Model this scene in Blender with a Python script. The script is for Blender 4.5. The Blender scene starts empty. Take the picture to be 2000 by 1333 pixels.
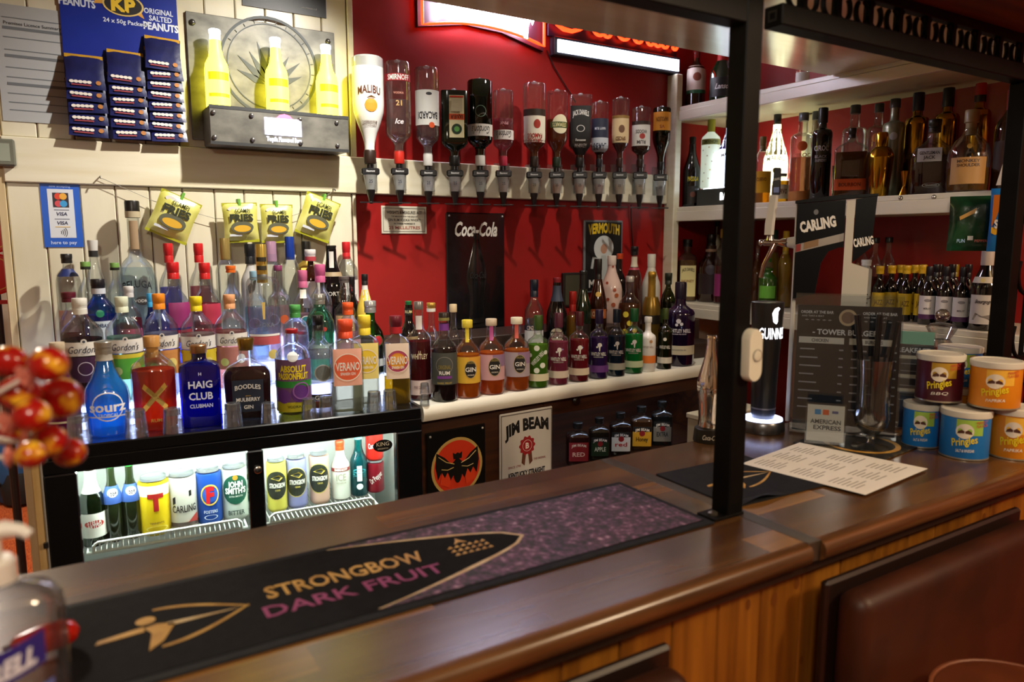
import bpy, math, random
from mathutils import Vector, Matrix
random.seed(7)
SC = bpy.context.scene
COL = SC.collection
R = math.radians
# ---------------------------------------------------------------- camera
F_PX = 1438.26
YAW, PITCH, ROLL = R(31.7595), R(-7.796), R(-0.0755)
CAM = Vector((0.0, 0.0, 1.6))
FW = Vector((math.sin(YAW) * math.cos(PITCH), math.cos(YAW) * math.cos(PITCH), math.sin(PITCH)))
_r = Vector((math.cos(YAW), -math.sin(YAW), 0.0))
_u = _r.cross(FW)
RT = _r * math.cos(ROLL) + _u * math.sin(ROLL)
UP = -_r * math.sin(ROLL) + _u * math.cos(ROLL)
cam_d = bpy.data.cameras.new('camera')
cam_d.sensor_width = 36.0
cam_d.lens = F_PX * 36.0 / 2000.0
cam_d.clip_start = 0.05
cam_d.clip_end = 60.0
cam_d.dof.use_dof = True
cam_d.dof.focus_distance = 2.3
cam_d.dof.aperture_fstop = 2.8
cam = bpy.data.objects.new('camera', cam_d)
COL.objects.link(cam)
cam.matrix_world = Matrix(((RT.x, UP.x, -FW.x, CAM.x), (RT.y, UP.y, -FW.y, CAM.y), (RT.z, UP.z, -FW.z, CAM.z), (0, 0, 0, 1)))
SC.camera = cam
# ---------------------------------------------------------------- world, lights, exposure
wd = bpy.data.worlds.new('world')
SC.world = wd
wd.use_nodes = True
wd.node_tree.nodes['Background'].inputs[0].default_value = (1.0, 0.92, 0.82, 1)
wd.node_tree.nodes['Background'].inputs[1].default_value = 0.055
SC.view_settings.view_transform = 'Standard'
SC.view_settings.look = 'None'
SC.view_settings.gamma = 1.0
SC.view_settings.exposure = 0.35
SC.view_settings.use_curve_mapping = False
SC.cycles.transparent_max_bounces = 18
SC.cycles.max_bounces = 6
SC.cycles.diffuse_bounces = 2
SC.cycles.glossy_bounces = 3
SC.cycles.adaptive_threshold = 0.07
SC.cycles.sample_clamp_indirect = 6.0
SC.cycles.caustics_reflective = False
SC.cycles.caustics_refractive = False


def lamp(name, kind, loc, energy, col, size=0.1, target=None, spot=None, blend=0.6):
    d = bpy.data.lights.new(name, kind)
    d.energy = energy
    d.color = col
    if kind == 'AREA':
        d.shape = 'DISK'
        d.size = size
    else:
        d.shadow_soft_size = size
    if spot:
        d.spot_size = R(spot)
        d.spot_blend = blend
    o = bpy.data.objects.new(name, d)
    COL.objects.link(o)
    o.location = loc
    if target is not None:
        o.rotation_euler = (Vector(target) - Vector(loc)).to_track_quat('-Z', 'Y').to_euler()
    return o


# ceiling spots in the gap between the canopy and the back wall, and the warm room lamps on the customers' side
lamp('ceiling_spot', 'SPOT', (0.87, 1.72, 2.56), 88, (1.0, 0.95, 0.86), 0.022, (0.32, 2.4, 1.20), 100, 1.0)
lamp('ceiling_spot', 'SPOT', (1.70, 1.74, 2.66), 30, (1.0, 0.92, 0.80), 0.022, (1.62, 2.3, 1.35), 92, 1.0)
lamp('room_lamp', 'POINT', (2.0, -0.75, 2.45), 72, (1.0, 0.76, 0.50), 0.15)
lamp('room_lamp', 'POINT', (-0.35, -0.5, 2.45), 48, (1.0, 0.88, 0.72), 0.15)
lamp('far_room_lamp', 'POINT', (-0.6, 4.2, 2.4), 90, (1.0, 0.86, 0.70), 0.1)


# ---------------------------------------------------------------- pixel helpers (2000 x 1333 frame)
def ray(x, y):
    return (x - 1000.0) / F_PX * RT - (y - 666.5) / F_PX * UP + FW


def at_y(x, y, Y):
    d = ray(x, y)
    return CAM + d * (Y / d.y)


def at_x(x, y, X):
    d = ray(x, y)
    return CAM + d * (X / d.x)


def at_z(x, y, Z):
    d = ray(x, y)
    return CAM + d * ((Z - CAM.z) / d.z)


def mpp(P):
    return (P - CAM).dot(FW) / F_PX


# ---------------------------------------------------------------- materials
MATS = {}


def lin(h):
    if not isinstance(h, str):
        return tuple(h) + (1.0,)
    v = [int(h[i:i + 2], 16) / 255.0 for i in (0, 2, 4)]
    return tuple((c / 12.92 if c <= 0.04045 else ((c + 0.055) / 1.055) ** 2.4) for c in v) + (1.0,)


def new_mat(name):
    m = bpy.data.materials.new(name)
    m.use_nodes = True
    nt = m.node_tree
    return m, nt, nt.nodes['Principled BSDF'], nt.nodes['Material Output']


def mat(col, rough=0.45, metal=0.0, coat=0.0, emit=0.0, ecol=None, spec=0.5):
    key = ('p', col, rough, metal, coat, emit, ecol, spec)
    if key in MATS:
        return MATS[key]
    m, nt, b, o = new_mat('paint_' + str(col))
    b.inputs['Base Color'].default_value = lin(col)
    b.inputs['Roughness'].default_value = rough
    b.inputs['Metallic'].default_value = metal
    b.inputs['Specular IOR Level'].default_value = spec
    b.inputs['Coat Weight'].default_value = coat
    b.inputs['Coat Roughness'].default_value = 0.06
    if emit:
        b.inputs['Emission Color'].default_value = lin(ecol or col)
        b.inputs['Emission Strength'].default_value = emit
    MATS[key] = m
    return m


def glass(col='f2f6f4', rough=0.03, edge=0.42, refl=1.0, haze=0.014):
    """clear or tinted bottle glass: light passes straight, rims darken, surface mirrors by Fresnel"""
    key = ('g', col, rough, edge, refl, haze)
    if key in MATS:
        return MATS[key]
    m, nt, b, o = new_mat('glass_' + col)
    N = nt.nodes
    N.remove(b)
    t = N.new('ShaderNodeBsdfTransparent')
    g = N.new('ShaderNodeBsdfGlossy')
    g.inputs['Roughness'].default_value = rough
    lw = N.new('ShaderNodeLayerWeight')
    lw.inputs[0].default_value = 0.35
    pw = N.new('ShaderNodeMath')
    pw.operation = 'POWER'
    pw.inputs[1].default_value = 2.0
    mc = N.new('ShaderNodeMix')
    mc.data_type = 'RGBA'
    c = lin(col)
    mc.inputs[6].default_value = c
    mc.inputs[7].default_value = tuple(x * edge for x in c[:3]) + (1,)
    fr = N.new('ShaderNodeFresnel')
    fr.inputs[0].default_value = 1.5
    ml = N.new('ShaderNodeMath')
    ml.operation = 'MULTIPLY_ADD'
    ml.inputs[1].default_value = refl
    ml.inputs[2].default_value = 0.05
    ml.use_clamp = True
    mn_ = N.new('ShaderNodeMath')
    mn_.operation = 'MINIMUM'
    mn_.inputs[1].default_value = 0.5
    hz_ = N.new('ShaderNodeBsdfTranslucent')
    hz_.inputs[0].default_value = c
    df_ = N.new('ShaderNodeBsdfDiffuse')
    df_.inputs[0].default_value = c
    h1 = N.new('ShaderNodeMixShader')
    h1.inputs[0].default_value = 0.5
    h2 = N.new('ShaderNodeMixShader')
    h2.inputs[0].default_value = haze
    mx = N.new('ShaderNodeMixShader')
    L = nt.links.new
    L(lw.outputs['Facing'], pw.inputs[0])
    L(pw.outputs[0], mc.inputs[0])
    L(mc.outputs[2], t.inputs[0])
    L(fr.outputs[0], ml.inputs[0])
    L(ml.outputs[0], mn_.inputs[0])
    L(mn_.outputs[0], mx.inputs[0])
    L(hz_.outputs[0], h1.inputs[1])
    L(df_.outputs[0], h1.inputs[2])
    L(t.outputs[0], h2.inputs[1])
    L(h1.outputs[0], h2.inputs[2])
    L(h2.outputs[0], mx.inputs[1])
    L(g.outputs[0], mx.inputs[2])
    L(mx.outputs[0], o.inputs[0])
    MATS[key] = m
    return m


def liquid(col, body=0.45):
    key = ('l', col, body)
    if key in MATS:
        return MATS[key]
    m, nt, b, o = new_mat('liquid_' + col)
    N = nt.nodes
    N.remove(b)
    c = lin(col)
    t = N.new('ShaderNodeBsdfTransparent')
    t.inputs[0].default_value = tuple(min(1, x ** 0.75) for x in c[:3]) + (1,)
    d = N.new('ShaderNodeBsdfDiffuse')
    d.inputs[0].default_value = c
    tl = N.new('ShaderNodeBsdfTranslucent')
    tl.inputs[0].default_value = c
    m1 = N.new('ShaderNodeMixShader')
    m1.inputs[0].default_value = 0.5
    m2 = N.new('ShaderNodeMixShader')
    m2.inputs[0].default_value = body
    L = nt.links.new
    L(d.outputs[0], m1.inputs[1])
    L(tl.outputs[0], m1.inputs[2])
    L(t.outputs[0], m2.inputs[1])
    L(m1.outputs[0], m2.inputs[2])
    L(m2.outputs[0], o.inputs[0])
    MATS[key] = m
    return m


def noisy(key, c1, c2, scale=(1, 1, 1), nscale=6.0, rough=0.5, detail=5.0, bump=0.0, metal=0.0, coat=0.0, lo=0.35, hi=0.65, rnd=0.0, spec=0.5, croughness=0.08):
    """two colours mixed by a stretched noise, with a little relief; rnd shifts the value from piece to piece"""
    k = ('n', key)
    if k in MATS:
        return MATS[k]
    m, nt, b, o = new_mat(key)
    N = nt.nodes
    L = nt.links.new
    tc = N.new('ShaderNodeTexCoord')
    mp = N.new('ShaderNodeMapping')
    mp.inputs['Scale'].default_value = scale
    no = N.new('ShaderNodeTexNoise')
    no.inputs['Scale'].default_value = nscale
    no.inputs['Detail'].default_value = detail
    cr = N.new('ShaderNodeValToRGB')
    cr.color_ramp.elements[0].position = lo
    cr.color_ramp.elements[1].position = hi
    cr.color_ramp.elements[0].color = lin(c1)
    cr.color_ramp.elements[1].color = lin(c2)
    oi = N.new('ShaderNodeObjectInfo')
    va = N.new('ShaderNodeVectorMath')
    va.operation = 'ADD'
    sc = N.new('ShaderNodeVectorMath')
    sc.operation = 'SCALE'
    cx = N.new('ShaderNodeCombineXYZ')
    L(oi.outputs['Random'], cx.inputs[0])
    L(oi.outputs['Random'], cx.inputs[1])
    L(oi.outputs['Random'], cx.inputs[2])
    L(cx.outputs[0], sc.inputs[0])
    sc.inputs['Scale'].default_value = 40.0 if rnd else 0.0
    L(tc.outputs['Object'], mp.inputs[0])
    L(mp.outputs[0], va.inputs[0])
    L(sc.outputs[0], va.inputs[1])
    L(va.outputs[0], no.inputs['Vector'])
    L(no.outputs['Fac'], cr.inputs[0])
    out = cr.outputs[0]
    if rnd:
        hs = N.new('ShaderNodeHueSaturation')
        mr = N.new('ShaderNodeMapRange')
        mr.inputs['To Min'].default_value = 1.0 - rnd
        mr.inputs['To Max'].default_value = 1.0 + rnd
        L(oi.outputs['Random'], mr.inputs[0])
        L(mr.outputs[0], hs.inputs['Value'])
        L(out, hs.inputs['Color'])
        out = hs.outputs[0]
    L(out, b.inputs['Base Color'])
    b.inputs['Roughness'].default_value = rough
    b.inputs['Metallic'].default_value = metal
    b.inputs['Coat Weight'].default_value = coat
    b.inputs['Coat Roughness'].default_value = croughness
    b.inputs['Specular IOR Level'].default_value = spec
    if bump:
        bp = N.new('ShaderNodeBump')
        bp.inputs['Strength'].default_value = bump
        bp.inputs['Distance'].default_value = 0.004
        L(no.outputs['Fac'], bp.inputs['Height'])
        L(bp.outputs[0], b.inputs['Normal'])
    MATS[k] = m
    return m


def glow(col, strength):
    key = ('e', col, strength)
    if key in MATS:
        return MATS[key]
    m, nt, b, o = new_mat('glow_' + col)
    b.inputs['Base Color'].default_value = lin(col)
    b.inputs['Emission Color'].default_value = lin(col)
    b.inputs['Emission Strength'].default_value = strength
    MATS[key] = m
    return m


# ---------------------------------------------------------------- mesh builder
class MB:
    def __init__(s):
        s.v = []
        s.f = []

    def add(s, vs, fs):
        n = len(s.v)
        s.v += [tuple(v) for v in vs]
        s.f += [tuple(i + n for i in f) for f in fs]
        return s

    def box(s, x0, x1, y0, y1, z0, z1, c=0.0):
        if c <= 0:
            vs = [(x, y, z) for x in (x0, x1) for y in (y0, y1) for z in (z0, z1)]
            return s.add(vs, [(0, 1, 3, 2), (4, 6, 7, 5), (0, 4, 5, 1), (2, 3, 7, 6), (0, 2, 6, 4), (1, 5, 7, 3)])
        # chamfered box
        vs = []
        idx = {}
        X, Y, Z = (x0, x1), (y0, y1), (z0, z1)
        for i in (0, 1):
            for j in (0, 1):
                for k in (0, 1):
                    sx, sy, sz = (1 - 2 * i), (1 - 2 * j), (1 - 2 * k)
                    for a in range(3):
                        p = [X[i] + sx * c, Y[j] + sy * c, Z[k] + sz * c]
                        p[a] = (X[i], Y[j], Z[k])[a]
                        idx[(i, j, k, a)] = len(vs)
                        vs.append(tuple(p))
        fs = []
        for a in range(3):
            b1, b2 = [q for q in range(3) if q != a]
            for e in (0, 1):
                q = []
                for (p, r) in ((0, 0), (1, 0), (1, 1), (0, 1)):
                    t = [0, 0, 0]
                    t[a], t[b1], t[b2] = e, p, r
                    q.append(idx[(t[0], t[1], t[2], a)])
                fs.append(tuple(q))
        for a in range(3):
            b1, b2 = [q for q in range(3) if q != a]
            for p in (0, 1):
                for r in (0, 1):
                    q = []
                    for e, w in ((0, b1), (1, b1), (1, b2), (0, b2)):
                        t = [0, 0, 0]
                        t[a], t[b1], t[b2] = e, p, r
                        q.append(idx[(t[0], t[1], t[2], w)])
                    fs.append(tuple(q))
        for i in (0, 1):
            for j in (0, 1):
                for k in (0, 1):
                    fs.append((idx[(i, j, k, 0)], idx[(i, j, k, 1)], idx[(i, j, k, 2)]))
        return s.add(vs, fs)

    def lathe(s, prof, seg=28, sup=None, ox=0, oy=0, oz=0, dep=1.0, closed=True):
        """prof: (r, z) pairs; sup: function r,z -> superellipse exponent"""
        vs, fs = [], []
        n = len(prof)
        for (r, z) in prof:
            e = sup(r, z) if sup else 2.0
            for k in range(seg):
                a = 2 * math.pi * (k + 0.5) / seg
                ca, sa = math.cos(a), math.sin(a)
                q = 1.0 if e == 2.0 else (abs(ca) ** e + abs(sa) ** e) ** (-1.0 / e)
                d = dep if (dep != 1.0 and e != 2.0) else 1.0
                vs.append((ox + r * ca * q, oy + r * sa * q * d, oz + z))
        for i in range(n - 1):
            for k in range(seg):
                k2 = (k + 1) % seg
                fs.append((i * seg + k, i * seg + k2, (i + 1) * seg + k2, (i + 1) * seg + k))
        if closed:
            fs.append(tuple(reversed(range(seg))))
            fs.append(tuple((n - 1) * seg + k for k in range(seg)))
        return s.add(vs, fs)

    def tube(s, pts, r, seg=8, cyclic=False):
        pts = [Vector(p) for p in pts]
        n = len(pts)
        base = None
        rings = []
        for i, p in enumerate(pts):
            if cyclic:
                t = pts[(i + 1) % n] - pts[i - 1]
            else:
                t = pts[min(i + 1, n - 1)] - pts[max(i - 1, 0)]
            t.normalize()
            if base is None:
                base = t.orthogonal().normalized()
            base = (base - t * base.dot(t))
            base = base.normalized() if base.length > 1e-6 else t.orthogonal().normalized()
            w = t.cross(base)
            rr = r[i] if isinstance(r, (list, tuple)) else r
            rings.append([p + (base * math.cos(2 * math.pi * k / seg) + w * math.sin(2 * math.pi * k / seg)) * rr for k in range(seg)])
        vs = [v for ring in rings for v in ring]
        fs = []
        for i in range(n if cyclic else n - 1):
            j = (i + 1) % n
            for k in range(seg):
                k2 = (k + 1) % seg
                fs.append((i * seg + k, i * seg + k2, j * seg + k2, j * seg + k))
        if not cyclic:
            fs.append(tuple(reversed(range(seg))))
            fs.append(tuple((n - 1) * seg + k for k in range(seg)))
        return s.add(vs, fs)

    def prism(s, poly, y0, y1):
        """polygon in (x, z), counter-clockwise seen from -Y, extruded from y0 (front) to y1 (back)"""
        n = len(poly)
        vs = [(x, y0, z) for x, z in poly] + [(x, y1, z) for x, z in poly]
        fs = [tuple(range(n)), tuple(n + i for i in reversed(range(n)))]
        fs += [(i, n + i, n + (i + 1) % n, (i + 1) % n) for i in range(n)]
        return s.add(vs, fs)

    def ring(s, cx, cz, ro, ri, y0, y1, seg=36, a0=0.0, a1=360.0, asp=1.0):
        full = abs(a1 - a0) >= 359.9
        n = seg if full else seg + 1
        vs = []
        for k in range(n):
            a = R(a0 + (a1 - a0) * k / seg)
            for rr, y in ((ro, y0), (ri, y0), (ri, y1), (ro, y1)):
                vs.append((cx + rr * math.cos(a), y, cz + rr * asp * math.sin(a)))
        fs = []
        for k in range(seg):
            a, b = 4 * k, 4 * ((k + 1) % n)
            for q in range(4):
                q2 = (q + 1) % 4
                fs.append((a + q, b + q, b + q2, a + q2))
        if not full:
            fs.append((0, 1, 2, 3))
            fs.append(tuple(4 * seg + q for q in (3, 2, 1, 0)))
        return s.add(vs, fs)

    def disc(s, cx, cz, r, y, seg=28, asp=1.0):
        vs = [(cx + r * math.cos(2 * math.pi * k / seg), y, cz + r * asp * math.sin(2 * math.pi * k / seg)) for k in range(seg)]
        return s.add(vs, [tuple(range(seg))])

    def sphere(s, c, r, seg=16, rings=10, sz=1.0):
        prof = [(max(1e-5, r * math.sin(math.pi * i / rings)), -r * sz * math.cos(math.pi * i / rings)) for i in range(rings + 1)]
        return s.lathe(prof, seg, ox=c[0], oy=c[1], oz=c[2])

    def tf(s, M):
        s.v = [tuple(M @ Vector(v)) for v in s.v]
        return s


def obj(name, mb, m, parent=None, smooth=False, loc=None, rot=None):
    me = bpy.data.meshes.new(name)
    me.from_pydata(mb.v, [], mb.f)
    if smooth:
        me.polygons.foreach_set('use_smooth', [True] * len(me.polygons))
        me.set_sharp_from_angle(angle=R(38))
    me.materials.append(m)
    o = bpy.data.objects.new(name, me)
    COL.objects.link(o)
    o.parent = parent
    if loc:
        o.location = loc
    if rot:
        o.rotation_euler = rot
    return o


def tag(o, label=None, cat=None, group=None, kind=None):
    if label:
        o['label'] = label
    if cat:
        o['category'] = cat
    if group:
        o['group'] = group
    if kind:
        o['kind'] = kind
    return o


def thing(name, label, cat, loc=(0, 0, 0), rotz=0.0, group=None, rot=None):
    o = bpy.data.objects.new(name, None)
    o.empty_display_size = 0.05
    COL.objects.link(o)
    o.location = loc
    o.rotation_euler = rot if rot else (0, 0, rotz)
    return tag(o, label, cat, group)


def struct(name, mb, m, smooth=False):
    return tag(obj(name, mb, m, None, smooth), kind='structure')


TXT = {}


def text_geo(s, bold=0.0, shear=0.0, spacing=1.0, res=2):
    """vertices and faces of a flat string, centred, cap height 1"""
    k = (s, bold, shear, spacing, res)
    if k not in TXT:
        cu = bpy.data.curves.new('t', 'FONT')
        cu.body = s
        cu.resolution_u = res
        cu.offset = bold
        cu.shear = shear
        cu.space_character = spacing
        cu.align_x = 'CENTER'
        ob = bpy.data.objects.new('t', cu)
        me = bpy.data.meshes.new_from_object(ob)
        vs = [(v.co.x / 0.69, v.co.y / 0.69 - 0.5) for v in me.vertices]
        fs = [tuple(p.vertices) for p in me.polygons]
        xs = [v[0] for v in vs] or [0]
        mid = (max(xs) + min(xs)) / 2
        vs = [(x - mid, y) for x, y in vs]
        bpy.data.objects.remove(ob)
        bpy.data.meshes.remove(me)
        bpy.data.curves.remove(cu)
        ys = [v[1] for v in vs] or [0]
        if bold and (max(ys) > 1.0 or min(ys) < -1.0):
            TXT[k] = text_geo(s, 0.0, shear, spacing, res)   # a thickened outline that ran away: use the plain one
        else:
            TXT[k] = (vs, fs, max(xs) - min(xs))
    return TXT[k]


def sliced(geo, step):
    """cut a flat string into strips no wider than step so that it can be bent round a curve"""
    import bmesh
    vs, fs, w = geo
    if step > 0.9 or not vs:
        return geo
    bm = bmesh.new()
    bv = [bm.verts.new((x, z, 0)) for x, z in vs]
    for f in fs:
        try:
            bm.faces.new([bv[i] for i in f])
        except ValueError:
            pass
    x = -w / 2 + step
    while x < w / 2:
        bmesh.ops.bisect_plane(bm, geom=bm.verts[:] + bm.edges[:] + bm.faces[:], plane_co=(x, 0, 0), plane_no=(1, 0, 0))
        x += step
    bm.verts.index_update()
    out = ([(v.co.x, v.co.y) for v in bm.verts], [tuple(v.index for v in f.verts) for f in bm.faces], w)
    bm.free()
    return out


def flat_text(parent, s, x, z, h, m, y=0.0, width=None, bold=0.02, shear=0.0, rot=0.0, arc=0.0, name='lettering', spacing=1.0):
    """print on a flat face that looks towards local -Y; width squeezes or stretches to a given width; arc bends the line upwards"""
    vs, fs, w = text_geo(s, bold, shear, spacing)
    kx = h if width is None else width / max(w, 1e-6)
    mb = MB()
    c, sn = math.cos(rot), math.sin(rot)
    out = []
    for a, b in vs:
        px, pz = a * kx, b * h
        if arc:
            pz += arc * (1 - (2 * px / (w * kx)) ** 2)
        out.append((x + px * c - pz * sn, y, z + px * sn + pz * c))
    mb.add(out, fs)
    return obj(name, mb, m, parent)


def face_cam(P, rot=0.0):
    c = CAM - Vector(P)
    return math.atan2(c.x, -c.y) + rot
# ================================================================ the setting
D = 2.45            # back wall plane
XR = 2.68           # right wall plane
M_CREAM = noisy('cream_gloss_paint', 'd9cfb2', 'e4dcc4', (1, 1, 0.3), 9, 0.32, bump=0.06, rnd=0.03)
M_CREAM2 = noisy('cream_board_paint', 'ddd2b4', 'e8e0c8', (0.4, 1, 4), 7, 0.30, bump=0.12)
M_RED = noisy('red_wall_paint', '8c0f0e', '9c1413', (1, 1, 1), 3.5, 0.42, bump=0.05)
M_CARPET = noisy('orange_carpet', 'a23c16', 'd06a34', (14, 2.5, 1), 12, 0.95, bump=0.5)
M_BLACK = mat('141312', 0.4)
M_WHITE = mat('e9e4d6', 0.4)

struct('floor', MB().box(-3.0, 4.0, -3.0, 7.6, -0.05, 0.0), M_CARPET)
struct('ceiling', MB().box(-3.0, 4.0, -3.0, 7.6, 2.78, 2.83), mat('b5a88f', 0.8))
wb = struct('wall_back', MB().box(-0.095, XR + 0.05, D, D + 0.06, 0.0, 2.78), M_RED)
struct('wall_right', MB().box(XR, XR + 0.06, -0.2, D, 0.0, 2.78), M_RED)
struct('wall_far', MB().box(-3.0, 4.0, 7.5, 7.56, 0.0, 2.78), mat('cfc6b6', 0.7))
struct('wall_front', MB().box(-3.0, 4.0, -3.0, -2.94, 0.0, 2.78), mat('8a6f52', 0.7))
struct('wall_left', MB().box(-3.0, -2.94, -3.0, 7.6, 0.0, 2.78), mat('b7aa94', 0.7))

# tongue-and-groove planks on the cream half of the back wall, above and below the rail
edges = [-0.095, -0.012, 0.076, 0.165, 0.254, 0.344, 0.434, 0.522, 0.611, 0.699, 0.788, 0.872]
for i in range(len(edges) - 1):
    a, b = edges[i] + 0.0012, edges[i + 1] - 0.0012
    obj('plank', MB().box(a, b, D - 0.014, D, 1.878, 2.78, 0.003), M_CREAM, wb)
    obj('plank', MB().box(a, b, D - 0.014, D, 0.05, 1.758, 0.003), M_CREAM, wb)
# trims
struct('trim_1', MB().box(-0.097, 2.30, D - 0.026, D - 0.0005, 1.757, 1.878, 0.003), M_CREAM2)
struct('trim_2', MB().box(0.874, 0.893, D - 0.018, D, 1.8785, 2.78, 0.002), M_CREAM2)
struct('trim_3', MB().box(0.874, 0.886, D - 0.018, D, 1.13, 1.7565, 0.002), M_CREAM2)
struct('trim_4', MB().box(-0.115, -0.0955, D - 0.02, D + 0.07, 0.0, 2.78, 0.002), noisy('door_lining', 'c9b083', 'd8c49c', (6, 6, 0.5), 5, 0.5))

# ---------------------------------------------------------------- shelving on the right wall
M_SHELF = noisy('cream_shelf_paint', 'd8d2c0', 'e6e0d0', (1, 0.3, 2), 8, 0.28, bump=0.06)
XF = 2.34
for lab, z0, z1, y0 in (('upper cream wall shelf with two bottles near the corner', 2.108, 2.165, 0.9),
                        ('middle cream wall shelf crowded with gold and clear bottles', 1.681, 1.742, 1.1),
                        ('lower cream wall shelf carrying small wine bottles', 1.268, 1.328, 0.95)):
    t = thing('wall_shelf', lab, 'shelf', (0, 0, 0))
    obj('board', MB().box(XF + 0.004, XR, y0, D, z1 - 0.02, z1, 0.002), M_SHELF, t)
    obj('fascia', MB().box(XF - 0.018, XF + 0.004, y0 - 0.002, D - 0.03, z0, z1 - 0.018, 0.002), M_SHELF, t)
    obj('edge_strip', MB().box(XF - 0.014, XF + 0.004, y0 - 0.001, D - 0.03, z1 - 0.018, z1, 0.002), M_SHELF, t)
    obj('soffit', MB().box(XF + 0.004, XR, y0, D, z0 + 0.004, z0 + 0.012), mat('cfcba4', 0.4), t)
# upright post in the corner
up = thing('shelf_upright', 'cream painted wooden upright holding the shelves in the corner', 'upright', (2.305, D - 0.03, 0))
obj('upright_board', MB().box(0.0, 0.035, -0.03, 0.03, 0.0, 2.3, 0.003), M_CREAM2, up)
obj('upright_batten', MB().box(0.045, 0.345, -0.01, 0.03, 0.0, 1.266, 0.003), M_CREAM2, up)
# side bracket cut out between middle and upper shelf
br = thing('shelf_bracket', 'cream scalloped wooden bracket between middle and upper shelf', 'bracket', (XR - 0.012, 1.995, 1.742))
obj('bracket_board', MB().box(-0.01, 0.011, -0.03, 0.03, 0.001, 0.365, 0.004), M_CREAM2, br)

# ---------------------------------------------------------------- canopy over the bar and the timber bressummer in front of it
M_CAN = noisy('canopy_laminate', 'c4b08c', 'd4c09c', (0.5, 3, 1), 3, 0.17, bump=0.02, spec=0.8)
t = thing('bar_canopy', 'glossy beige laminate canopy hanging over the bar', 'canopy', (0, 0, 0))
obj('soffit_panel', MB().box(-1.2, 2.318, 0.93, 1.665, 2.160, 2.178, 0.003), M_CAN, t)
obj('corner_panel', MB().box(2.319, 2.37, 0.93, 1.62, 2.1665, 2.18, 0.002), M_CAN, t)
obj('hanger_panel', MB().box(-1.2, 2.3, 0.95, 0.97, 2.178, 2.775), mat('6a5a44', 0.6), t)
t = thing('timber_beam', 'dark brown timber beam above the black ironwork', 'beam', (0, 0, 0))
obj('beam', MB().box(1.06, 3.4, 0.58, 0.925, 2.072, 2.32, 0.006), noisy('beam_stain', '4a2710', '6e3c18', (0.5, 6, 6), 5, 0.45, bump=0.1), t)
obj('beam_moulding', MB().box(1.06, 3.4, 0.56, 0.58, 2.10, 2.30, 0.004), noisy('beam_stain', '4a2710', '6e3c18'), t)

# ---------------------------------------------------------------- bar counter
M_STAVES = [noisy('walnut_stave_%d' % q, a, b, (0.8, 14, 14), 3.0, 0.27, detail=4, bump=0.015, lo=0.25, hi=0.8, rnd=0.08, coat=0.18, spec=0.45, croughness=0.2)
            for q, (a, b) in enumerate((('3d2512', '57381d'), ('5a3a1c', '80562c'), ('4c3017', '694723'), ('74502a', '9a6c38'), ('462a14', '5e4224')))]
M_NOSE = noisy('walnut_nosing', '4a2e16', '6b4626', (1.0, 20, 20), 3.5, 0.30, detail=6, bump=0.03, coat=0.35, croughness=0.16)
M_PINE = noisy('stained_pine', '633508', 'a0641c', (16, 3, 1.0), 2.6, 0.42, detail=7, bump=0.12, lo=0.25, hi=0.75, rnd=0.12)
ZC = 1.10
ctr = thing('bar_counter', 'long polished walnut block bar counter with pine boarded front', 'counter', (0, 0, 0))
YF, YB = 0.742, 1.287
nrow = 9
wrow = (YB - YF) / nrow
rng = random.Random(3)
for i in range(nrow):
    x = -0.75 - rng.random() * 0.5
    y0 = YF + i * wrow
    while x < 2.3:
        ln = rng.choice((0.42, 0.55, 0.7, 0.85))
        xa, xb = max(x, -0.75), min(x + ln, 2.3)
        x += ln
        for (p, q) in ((xa, min(xb, 1.030)), (max(xa, 1.062), xb)):
            if q - p > 0.01:
                obj('stave', MB().box(p, q, y0, y0 + wrow, ZC - 0.036, ZC), rng.choice(M_STAVES), ctr)
obj('joint_strip', MB().box(1.0302, 1.0618, YF - 0.012, YB, ZC - 0.034, ZC + 0.0006, 0.0004), noisy('joint_metal', '2e2620', '43382e', (8, 1, 1), 5, 0.32), ctr)
nose = MB()
prof = [(0.0, -0.036), (-0.012, -0.036), (-0.019, -0.031), (-0.022, -0.022), (-0.022, -0.012), (-0.019, -0.005), (-0.012, -0.001), (0.0, 0.0)]
for a, b in ((-0.75, 1.0300), (1.0622, 2.3)):
    n0 = len(nose.v)
    nose.v += [(xx, YF + p, ZC + q) for xx in (a, b) for p, q in prof]
    n = len(prof)
    nose.f += [(n0 + i, n0 + i + 1, n0 + n + i + 1, n0 + n + i) for i in range(n - 1)]
    nose.f += [tuple(n0 + i for i in reversed(range(n))), tuple(n0 + n + i for i in range(n))]
obj('front_nosing', nose, M_NOSE, ctr, True)
obj('under_rail', MB().box(-0.75, 2.3, YF + 0.006, YF + 0.04, ZC - 0.062, ZC - 0.0365), mat('2a1508', 0.5), ctr)
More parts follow.
